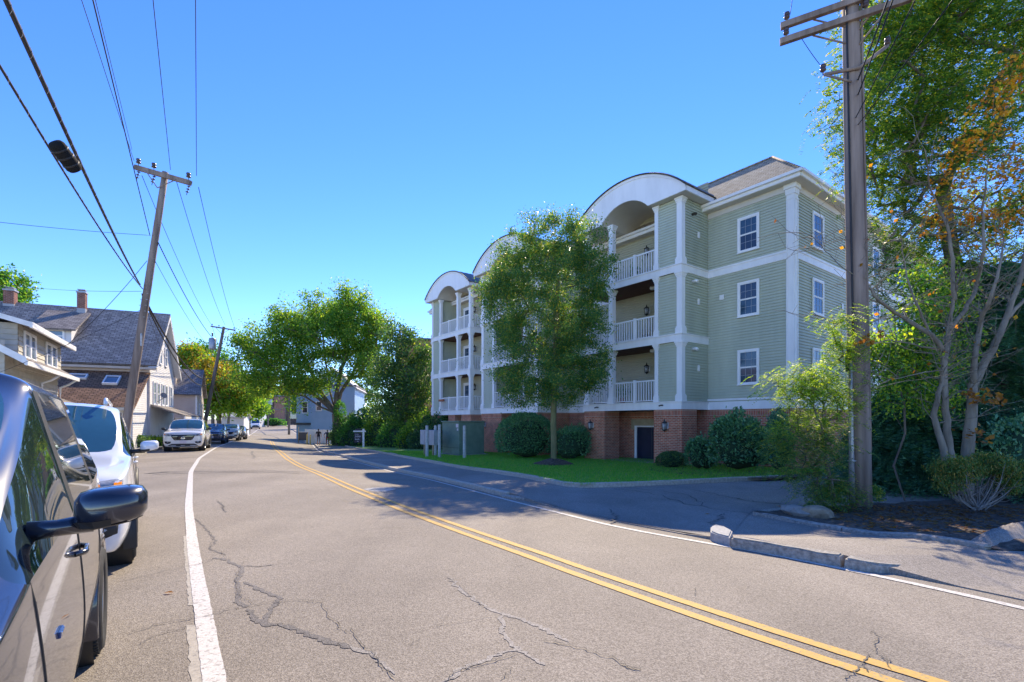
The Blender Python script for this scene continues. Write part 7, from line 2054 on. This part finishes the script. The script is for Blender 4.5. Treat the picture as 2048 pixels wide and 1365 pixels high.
# near black car: flank 0.2 m left of the eye, quarter glass about 2.2 m up the road
W0 = 1.94; L0 = 4.85
cq = 0.62 + L0 / 2
cpos = along(-0.20 - W0 / 2, cq, 0)
blk = car('black_car', 'glossy black car at the left edge, nearest the eye, with a large door mirror', (cpos.x, cpos.y, gz(cpos.x, cpos.y)), HD, 'paint_black', L0, W0, 1.85, 0.365, 'plain', False, detail=True, clad=False, hood=1.10, belt=1.17, sub=3, dx_ws=1.15, mz=0.125, mx=-0.02, mdim=(0.205, 0.145, 0.115, 0.085), marm='paint_black')
wpos = along(-0.04 - 0.97, 6.4 + 2.36, 0)
car('white_suv', 'white sport utility car with roof rails right behind the black car', (wpos.x, wpos.y, gz(wpos.x, wpos.y)), HD, 'paint_white', 4.72, 1.94, 1.85, 0.37, 'plain', True, detail=True, hood=1.14, belt=1.2, mz=0.08)
q = at(366, 903, 27.0); hd = Vector((0.455, -0.89, 0)); c = Vector((q.x, 27.0, 0)) - hd * 2.5 + Vector((0, 0, 0))
car('pearl_suv', 'pearl white sport utility car with black grille and round emblem, facing us', (c.x, c.y, gz(c.x, c.y)), hd, 'paint_pearl', 5.0, 1.96, 1.78, 0.38, 'pathfinder', True, detail=True, mirror_kw='cladding', hood=1.12, belt=1.16)
q = at(422, 888, 37.0); hd = Vector((0.44, -0.898, 0)); c = Vector((q.x, 37, 0)) - hd * 2.3
car('navy_car', 'dark navy car right behind the pearl white one', (c.x, c.y, gz(c.x, c.y)), hd, 'paint_navy', 4.5, 1.82, 1.50, 0.33, 'plain', False, detail=False, clad=False, hood=0.98, belt=1.0)
q = at(455, 880, 45.0); hd = Vector((0.43, -0.903, 0)); c = Vector((q.x, 45, 0)) - hd * 2.3
car('silver_car', 'silver car third in the row beyond the navy one', (c.x, c.y, gz(c.x, c.y)), hd, 'paint_silver', 4.6, 1.85, 1.55, 0.34, 'plain', False, detail=False)
q = at(472, 876, 53.0); c = Vector((q.x, 53, 0)) - hd * 2.3
car('grey_car', 'dark grey car mostly hidden behind the silver one', (c.x, c.y, gz(c.x, c.y)), hd, 'paint_grey', 4.5, 1.82, 1.48, 0.33, 'plain', False, detail=False, clad=False, hood=0.98, belt=1.0)
# white delivery van far down the street
def van(loc, heading):
    t = thing('delivery_van', 'white high roofed delivery van far down the street', 'van', loc, math.atan2(heading[1], heading[0]))
    L, W, H = 5.6, 2.05, 2.55; h, w = L / 2, W / 2
    S = [(h, 0.4, w * .7, w * .85, .6, w * .8, 0.95, w * .7, 1.0, 0.01), (h - .12, .3, w * .85, w * .96, .6, w * .92, 1.1, w * .8, 1.15, .02), (h - .75, .3, w * .95, w, .7, w * .98, 1.3, w * .86, 1.35, .03), (h - 1.45, .3, w * .95, w, .7, w * .98, 1.35, w * .84, 2.25, .04), (h - 1.8, .3, w * .95, w, .7, w * .98, 1.35, w * .84, H - .05, .04), (0, .3, w * .95, w, .7, w * .98, 1.35, w * .86, H, .04), (-h + .1, .3, w * .95, w, .7, w * .98, 1.35, w * .86, H, .04), (-h, .34, w * .93, w * .98, .7, w * .96, 1.35, w * .84, H - .06, .02)]
    K_ = [('b', 'b', 0), ('b', 'b', 0), ('g', 'w', 3), ('g', 'b', 3), ('b', 'b', 0), ('b', 'b', 0), ('b', 'b', 0)]
    ev = car_shell(S, K_, 2); split_shell(ev, t, dict(paint=M['paint_white']), [(h - .95, .36), (-h + 1.1, .36)], .44)
    for x in (h - .95, -h + 1.1):
        for s_ in (1, -1): wheel(t, x, s_ * (w - .13), .36, .23, s_, 6, False); arch(t, x, .36, .42, w * .99, s_, M['cladding'])
    b = MB(); b.bbox(h - .05, h + .04, -.75, .75, .3, .72, .03); b.build('bumper', M['cladding'], t, uv=False)
    b = MB(); b.bbox(h - .06, h + .02, -.5, .5, .76, .92, .02); b.build('grille', M['cladding'], t, uv=False)
    for s_ in (1, -1):
        b = MB(); b.bbox(h - .3, h - .02, *sorted((s_ * .62, s_ * .93)), .82, 1.05, .04); b.build('headlight', M['lamp'], t, uv=False); mirror(t, h - 1.25, s_ * w * .96, 1.5, s_, M['cladding'], .2, .35, .1, .08)
    return t
q = at(511, 857, 122); van((q.x, 122, gz(q.x, 122)), (0.46, -0.89))
q = at(600, 862, 84); 
# badge on the near car's fender
b = MB(); b.bbox(-0.04, 0.04, -0.004, 0.005, -0.011, 0.011, 0.003); bd_ = b.build('badge', M['badge_blue'], blk, uv=False); bd_.location = t_flank['black_car'](L0 / 2 - 1.64, 0.89, 1, 0.002)
b = MB()
for k in range(4): b.box(-0.033 + k * 0.017, -0.022 + k * 0.017, 0.005, 0.008, -0.007, 0.007)
b.build('badge_letters', M['chrome'], bd_, uv=False)['kind'] = 'stuff'
# ------------------------------------------------------------------ street furniture and people
M['xfmr'] = mat('transformer_green', (0.13, 0.2, 0.15), 0.6, (0.17, 0.25, 0.19), 3)
M['cab_grey'] = mat('cabinet_grey', (0.36, 0.38, 0.4), 0.5, (0.44, 0.46, 0.48), 3)
M['bollard'] = mat('bollard_grey', (0.34, 0.36, 0.36), 0.7, (0.5, 0.52, 0.5), 9)
M['post_wood'] = mat('post_timber', (0.3, 0.23, 0.13), 0.8, (0.4, 0.31, 0.19), 8)
M['sign_dark'] = mat('sign_navy', (0.02, 0.025, 0.04), 0.45)
M['sign_ink'] = mat('sign_pale_print', (0.45, 0.45, 0.47), 0.6)
fd = math.atan2(0.8, -0.6)
q = at(926, 910, 29.2); tb = (q.x, 29.2, gz(q.x, 29.2, 0.18))
t = thing('pad_transformer', 'big dark green pad transformer cabinet on the lawn', 'utility box', tb, fd)
b = MB(); b.bbox(-0.98, 0.98, -0.85, 0.85, 0.08, 1.92, 0.03); bx_ = b.build('cabinet', M['xfmr'], t)
b = MB(); b.bbox(-1.02, 1.02, -0.9, 0.92, 1.921, 1.99, 0.02); b.build('lid', M['xfmr'], t)
b = MB(); b.box(-1.15, 1.15, -1.0, 1.05, -0.2, 0.079); b.build('pad', M['concrete'], t)
for z in (0.5,): 
    b = MB(); b.box(-0.94, 0.94, 0.852, 0.862, 0.45, 0.47); b.build('panel_seam', M['dark_trim'], bx_)
for zz, w_ in ((1.72, 0.2), (1.5, 0.12)):
    b = MB(); b.box(-0.9, -0.9 + w_ * 1.3, 0.852, 0.858, zz - w_ / 2, zz + w_ / 2); b.build('warning_label', M['plate'], bx_)
q = at(860, 908, 28.5); mb = (q.x, 28.5, gz(q.x, 28.5, 0.18))
t = thing('meter_cabinet', 'long grey steel utility cabinet on timber posts behind the bollards', 'utility box', mb, fd)
b = MB(); b.bbox(-0.85, 0.85, -0.16, 0.2, 0.62, 1.46, 0.015); cb = b.build('cabinet', M['cab_grey'], t)
for x in (-0.28, 0.28):
    b = MB(); b.box(x - 0.008, x + 0.008, 0.2, 0.206, 0.66, 1.42); b.build('door_seam', M['dark_trim'], cb)
for x in (-0.5, 0.55):
    b = MB(); b.bbox(x - 0.06, x + 0.06, -0.1, 0.1, -0.3, 0.62, 0.008); b.build('post', M['post_wood'], t)
for px, pyt, pyb, D, lab in ((854, 851, 909, 26.8, 'leftmost grey bollard before the utility cabinet'), (871, 851, 906, 28.0, 'middle grey bollard before the utility cabinet'), (879, 849, 911, 26.2, 'right of the three grey bollards before the utility cabinet'), (929, 851, 913, 25.6, 'lone grey bollard before the green transformer')):
    q = at(px, pyb, D); z0 = gz(q.x, D, 0.18); H_ = at(px, pyt, D).z - z0
    t = thing('bollard', lab, 'bollard', (q.x, D, z0), 0, 'grey steel bollards on the lawn')
    b = MB(); b.lathe([(0.085, -0.2), (0.085, H_ - 0.05)], 18); b.build('pipe', M['bollard'], t)
    b = MB(); b.lathe([(0.088, H_ - 0.06), (0.086, H_ - 0.03), (0.06, H_ - 0.008), (0.0, H_)], 18); b.build('concrete_cap', M['concrete'], t)
# estate agent's sign
q = at(727, 889, 43.5); sb = (q.x, 43.5, gz(q.x, 43.5, 0.19))
t = thing('yard_sign', 'white post sign with a hanging dark board on the lawn end', 'sign', sb, R(-6))
b = MB(); b.bbox(-0.075, 0.075, -0.05, 0.05, -0.2, 1.60, 0.01); b.box(-0.09, 0.09, -0.065, 0.065, 1.60, 1.63); b.build('post', M['plastic_white'], t)
b = MB(); b.bbox(-0.92, -0.076, -0.045, 0.045, 1.35, 1.47, 0.008); b.bbox(0.076, 0.2, -0.045, 0.045, 1.35, 1.47, 0.008); b.build('arm', M['plastic_white'], t)
b = MB(); b.bbox(-0.85, -0.15, -0.02, 0.02, 0.42, 1.26, 0.008); bo = b.build('board', M['sign_dark'], t)
b = MB(); b.bbox(-0.74, -0.22, -0.015, 0.015, 1.475, 1.64, 0.006); rd_ = b.build('rider', M['sign_dark'], t)
def print_rows(rows, par):
    for (x0, x1, z0, z1, n) in rows:
        b = MB(); k = (x1 - x0) / n
        for i in range(n):
            hh = (z1 - z0) * (1.0 if i in (0, 4) else 0.68)
            b.box(x0 + i * k, x0 + (i + 0.72) * k, -0.024, -0.0205, z0, z0 + hh)
        tag(b.build('lettering', M['sign_ink'], par), kind='stuff')
print_rows([(-0.76, -0.42, 1.13, 1.19, 7), (-0.76, -0.24, 0.93, 1.05, 9), (-0.80, -0.28, 0.86, 0.885, 3), (-0.76, -0.36, 0.66, 0.78, 6), (-0.58, -0.42, 0.50, 0.57, 3)], bo)
for x in (-0.78, -0.22):
    b = MB(); b.tube([(x, 0, 1.25), (x, 0, 1.36)], 0.012, 5); b.build('hanger', M['galv'], t)
# notice board frame on two posts by the kerb
q = at(606, 881, 56); nb = (q.x, 56, gz(q.x, 56, 0.12))
t = thing('street_sign_board', 'dark sign board on two posts seen from behind, on the far sidewalk', 'sign', nb, R(-15))
for x in (-0.6, 0.6):
    b = MB(); b.tube([(x, 0, -0.2), (x, 0, 1.75 if x < 0 else 1.2)], 0.04, 6); b.build('post', M['post_wood'], t)
b = MB(); b.bbox(-0.62, 0.62, 0.045, 0.08, 0.25, 1.15, 0.01); b.build('board', M['dark_trim'], t)
b = MB(); b.bbox(-0.66, 0.66, 0.04, 0.09, 1.16, 1.22, 0.01); b.build('rail', M['plastic_white'], t)
# white panel fence by the elm
q0, q1 = at(611, 880, 58), at(668, 882, 53)
t = thing('white_fence', 'solid white panel fence beside the elm trunk', 'fence', (q0.x, q0.y, gz(q0.x, q0.y)), math.atan2(q1.y - q0.y, q1.x - q0.x))
Ln = (Vector((q1.x, q1.y, 0)) - Vector((q0.x, q0.y, 0))).length
n_ = 3
for k in range(n_ + 1):
    b = MB(); b.bbox(k * Ln / n_ - 0.06, k * Ln / n_ + 0.06, -0.06, 0.06, -0.4, 1.62, 0.01); b.build('post', M['vinyl_white'], t)
for k in range(n_):
    b = MB(); b.box(k * Ln / n_ + 0.061, (k + 1) * Ln / n_ - 0.061, -0.02, 0.02, -0.3, 1.5); b.build('panel', M['vinyl_white'], t)
    for z in (-0.05, 1.5):
        b = MB(); b.box(k * Ln / n_ + 0.061, (k + 1) * Ln / n_ - 0.061, -0.04, 0.04, z, z + 0.09); b.build('rail', M['vinyl_white'], t)
q = at(626, 880, 55.5)
t = thing('yellow_post', 'short pair of yellow posts before the white fence', 'post', (q.x, 54.3, gz(q.x, 54.3)))
for x in (-0.18, 0.18):
    b = MB(); b.lathe([(0.07, -0.2), (0.07, 1.05), (0.04, 1.1), (0, 1.11)], 12, 0, TR(x, 0, 0)); b.build('tube', mat('post_yellow', (0.5, 0.4, 0.12), 0.6), t)

# two walkers seen from behind
M['skin'] = mat('skin', (0.42, 0.25, 0.18), 0.6)
M['hair'] = mat('hair_dark', (0.02, 0.016, 0.013), 0.7)
M['tee_black'] = mat('tee_black', (0.018, 0.018, 0.022), 0.85)
M['tee_navy'] = mat('tee_navy', (0.02, 0.028, 0.045), 0.85)
M['shorts_grey'] = mat('shorts_grey', (0.16, 0.17, 0.19), 0.85)
M['trousers_red'] = mat('trousers_dark_red', (0.16, 0.02, 0.025), 0.85)
M['shoe'] = mat('shoe_black', (0.02, 0.02, 0.02), 0.6)
def person(label, base, rz, H, top, leg, shorts, wide=1.0, step=0.16, arm_out=0.0):
    """walking away along +y in local space; one skinned body"""
    k = H / 1.78
    J = {'pel': (0, 0, 0.95), 'waist': (0, 0, 1.10), 'chest': (0, 0.01, 1.32), 'neck': (0, 0.0, 1.50), 'headb': (0, 0.015, 1.57), 'headm': (0, 0.02, 1.66), 'headt': (0, 0.015, 1.755),
         'hipL': (-0.10, 0, 0.92), 'kneL': (-0.11, step * 0.75, 0.50), 'ankL': (-0.11, step * 0.5, 0.09), 'toeL': (-0.12, step * 0.5 + 0.17, 0.035),
         'hipR': (0.10, 0, 0.92), 'kneR': (0.11, -step * 0.25, 0.50), 'ankR': (0.11, -step * 1.2, 0.10), 'toeR': (0.12, -step * 1.2 + 0.16, 0.035),
         'shL': (-0.19 * wide, 0, 1.43), 'elL': (-0.25 * wide - arm_out, -0.08, 1.16), 'wrL': (-0.25 * wide - arm_out * 0.3, 0.02, 0.92), 'haL': (-0.25 * wide - arm_out * 0.2, 0.05, 0.82),
         'shR': (0.19 * wide, 0, 1.43), 'elR': (0.26 * wide, 0.04, 1.16), 'wrR': (0.27 * wide, 0.16, 0.93), 'haR': (0.27 * wide, 0.19, 0.84)}
    Rd = {'pel': (0.16 * wide, 0.115), 'waist': (0.145 * wide, 0.10), 'chest': (0.17 * wide, 0.115), 'neck': (0.06, 0.06), 'headb': (0.065, 0.075), 'headm': (0.082, 0.10), 'headt': (0.055, 0.065), 'hip': (0.095, 0.1), 'kne': (0.06, 0.065), 'ank': (0.042, 0.048), 'toe': (0.04, 0.03), 'sh': (0.072, 0.07), 'el': (0.046, 0.046), 'wr': (0.03, 0.034), 'ha': (0.038, 0.025)}
    E = [('pel', 'waist'), ('waist', 'chest'), ('chest', 'neck'), ('neck', 'headb'), ('headb', 'headm'), ('headm', 'headt')]
    for s_ in 'LR': E += [('pel', 'hip' + s_), ('hip' + s_, 'kne' + s_), ('kne' + s_, 'ank' + s_), ('ank' + s_, 'toe' + s_), ('chest', 'sh' + s_), ('sh' + s_, 'el' + s_), ('el' + s_, 'wr' + s_), ('wr' + s_, 'ha' + s_)]
    names = list(J); me = bpy.data.meshes.new('body')
    me.from_pydata([tuple(c * k for c in J[n]) for n in names], [(names.index(a), names.index(c)) for a, c in E], [])
    o = bpy.data.objects.new('body', me); COL.objects.link(o)
    o.modifiers.new('skin', 'SKIN')
    for i, n in enumerate(names):
        r = Rd.get(n) or Rd[n[:-1]]
        me.skin_vertices[0].data[i].radius = (r[0] * k, r[1] * k)
        me.skin_vertices[0].data[i].use_root = (n == 'pel')
    sd = o.modifiers.new('sub', 'SUBSURF'); sd.levels = 2; sd.render_levels = 2
    dg = bpy.context.evaluated_depsgraph_get(); dg.update()
    ev = bpy.data.meshes.new_from_object(o.evaluated_get(dg)); bpy.data.objects.remove(o, do_unlink=True)
    t = thing('person', label, 'person', base, rz, 'two people walking away')
    for m_ in (M['skin'], M[top], M[leg], M['shoe'], M['hair']): ev.materials.append(m_)
    knee = 0.46 if shorts else 0.06
    for p in ev.polygons:
        c = p.center / k; p.use_smooth = True
        if c.z > 1.60 or (c.z > 1.52 and c.y < 0.0): mi = 4
        elif c.z > 1.49: mi = 0
        elif abs(c.x) > 0.17 * wide + 0.03 and c.z < (1.20): mi = 0
        elif c.z > 0.93: mi = 1
        elif c.z > knee: mi = 2
        elif c.z < 0.085: mi = 3
        else: mi = 0
        p.material_index = mi
    link('body', ev, t)
    # five fingers per hand, curled
    for s_, hb in ((-1, J['haL']), (1, J['haR'])):
        for f in range(5):
            b = MB(); x = hb[0] + s_ * -0.004; y = hb[1] + (-0.026 + 0.014 * f if f < 4 else 0.034); z = hb[2]
            ln = (0.062, 0.07, 0.066, 0.052, 0.05)[f]
            b.tube([Vector((x, y, z)) * k, Vector((x - s_ * 0.006, y + (0.0 if f < 4 else 0.016), z - ln * 0.6)) * k, Vector((x - s_ * 0.022, y + 0.004, z - ln)) * k], [0.0095 * k, 0.009 * k, 0.007 * k], 6); b.build('finger', M['skin'], t, uv=False)
    for s_ in (-1, 1):
        b = MB(); b.ico((s_ * 0.083 * k, 0.01 * k, 1.655 * k), (0.014 * k, 0.022 * k, 0.032 * k), 1); b.build('ear', M['skin'], t, uv=False)
    return t
q = gp(637, 891, 0.12); Dp = q.y
person('man in a black T-shirt and grey shorts walking away', (q.x, q.y, zwalk(q.x, q.y)), R(22), 1.70, 'tee_black', 'shorts_grey', True, 1.0)
q = gp(655, 891, 0.12)
person('walker in a navy top and dark red trousers, right of the man in shorts', (q.x, q.y, zwalk(q.x, q.y)), R(22), 1.60, 'tee_navy', 'trousers_red', False, 1.12, 0.12, 0.09)

# fallen leaf on the road and a leaf tip at the lower right
for px, py, lab, r_ in ((338, 1186, 'dry brown leaf on the asphalt left of the white line', 'rust'), (1415, 1030, 'dry leaf lying on the driveway mouth', 'rust')):
    q = gp(px, py, 0.01)
    b = MB(); b.add([(-0.05, 0, 0.004), (0, -0.02, 0.014), (0.05, 0, 0.006), (0, 0.02, 0.014)], [(0, 1, 2, 3)])
    o = b.build('fallen_leaf', LM[r_]); o.location = (q.x, q.y, (zwalk(q.x, q.y) if px > 1000 else gz(q.x, q.y)) + 0.008); tag(o, lab, 'leaf', 'fallen leaves')

# things on the balconies
def on_balcony(t, s): p = B2W(t, s); return (p.x, p.y)
p = on_balcony(6.3, 0.9)
ch = thing('wicker_chair', 'pale peacock style chair on the middle balcony of the near tower', 'chair', (p[0], p[1], Z2t + 0.02), fd)
wk = mat('wicker_pale', (0.5, 0.4, 0.3), 0.8, (0.6, 0.5, 0.38), 30)
b = MB(); b.lathe([(0, 0.44), (0.26, 0.44), (0.27, 0.40), (0.22, 0.38), (0, 0.38)], 16); b.build('seat', wk, ch)
for k in range(4):
    a = math.pi / 4 + k * math.pi / 2; b = MB(); b.tube([(0.2 * math.cos(a), 0.2 * math.sin(a), 0), (0.19 * math.cos(a), 0.19 * math.sin(a), 0.4)], 0.02, 6); b.build('leg', wk, ch)
for k in range(9):
    a = R(25) + R(130) * k / 8; b = MB(); b.tube([(0.2 * math.cos(a), -0.22, 0.42), (0.42 * math.cos(a), -0.30, 0.5 + 0.85 * math.sin(a))], [0.014, 0.02], 6); b.build('back_rib', wk, ch)
for t_, s_, z_, lab in ((22.9, 1.25, Z2t, 'small plant at the railing of the far tower, middle balcony'), (7.4, 1.3, ZF1, 'potted plant on the lowest balcony of the near tower'), (6.7, 1.2, Z3t, 'potted plant on the top balcony of the near tower')):
    p = on_balcony(t_, s_)
    pt_ = thing('potted_plant', lab, 'plant', (p[0], p[1], z_ + 0.02), 0, 'balcony plants')
    b = MB(); b.lathe([(0, 0), (0.11, 0), (0.15, 0.28), (0.13, 0.28), (0.12, 0.24), (0, 0.24)], 14); b.build('pot', M['terracotta'], pt_)
    Cc = RNG.normal(size=(160, 3)) * np.array([0.14, 0.14, 0.2]) + np.array([0, 0, 0.62]); leaves_mesh('foliage', Cc, 0.13, LM['green'], pt_, 0.4)
    b = MB()
    for k in range(6): b.tube([(0, 0, 0.22), (RNG.normal(0, 0.05), RNG.normal(0, 0.05), 0.45), tuple(Cc[k])], 0.006, 4)
    b.build('stems', M['bark'], pt_)
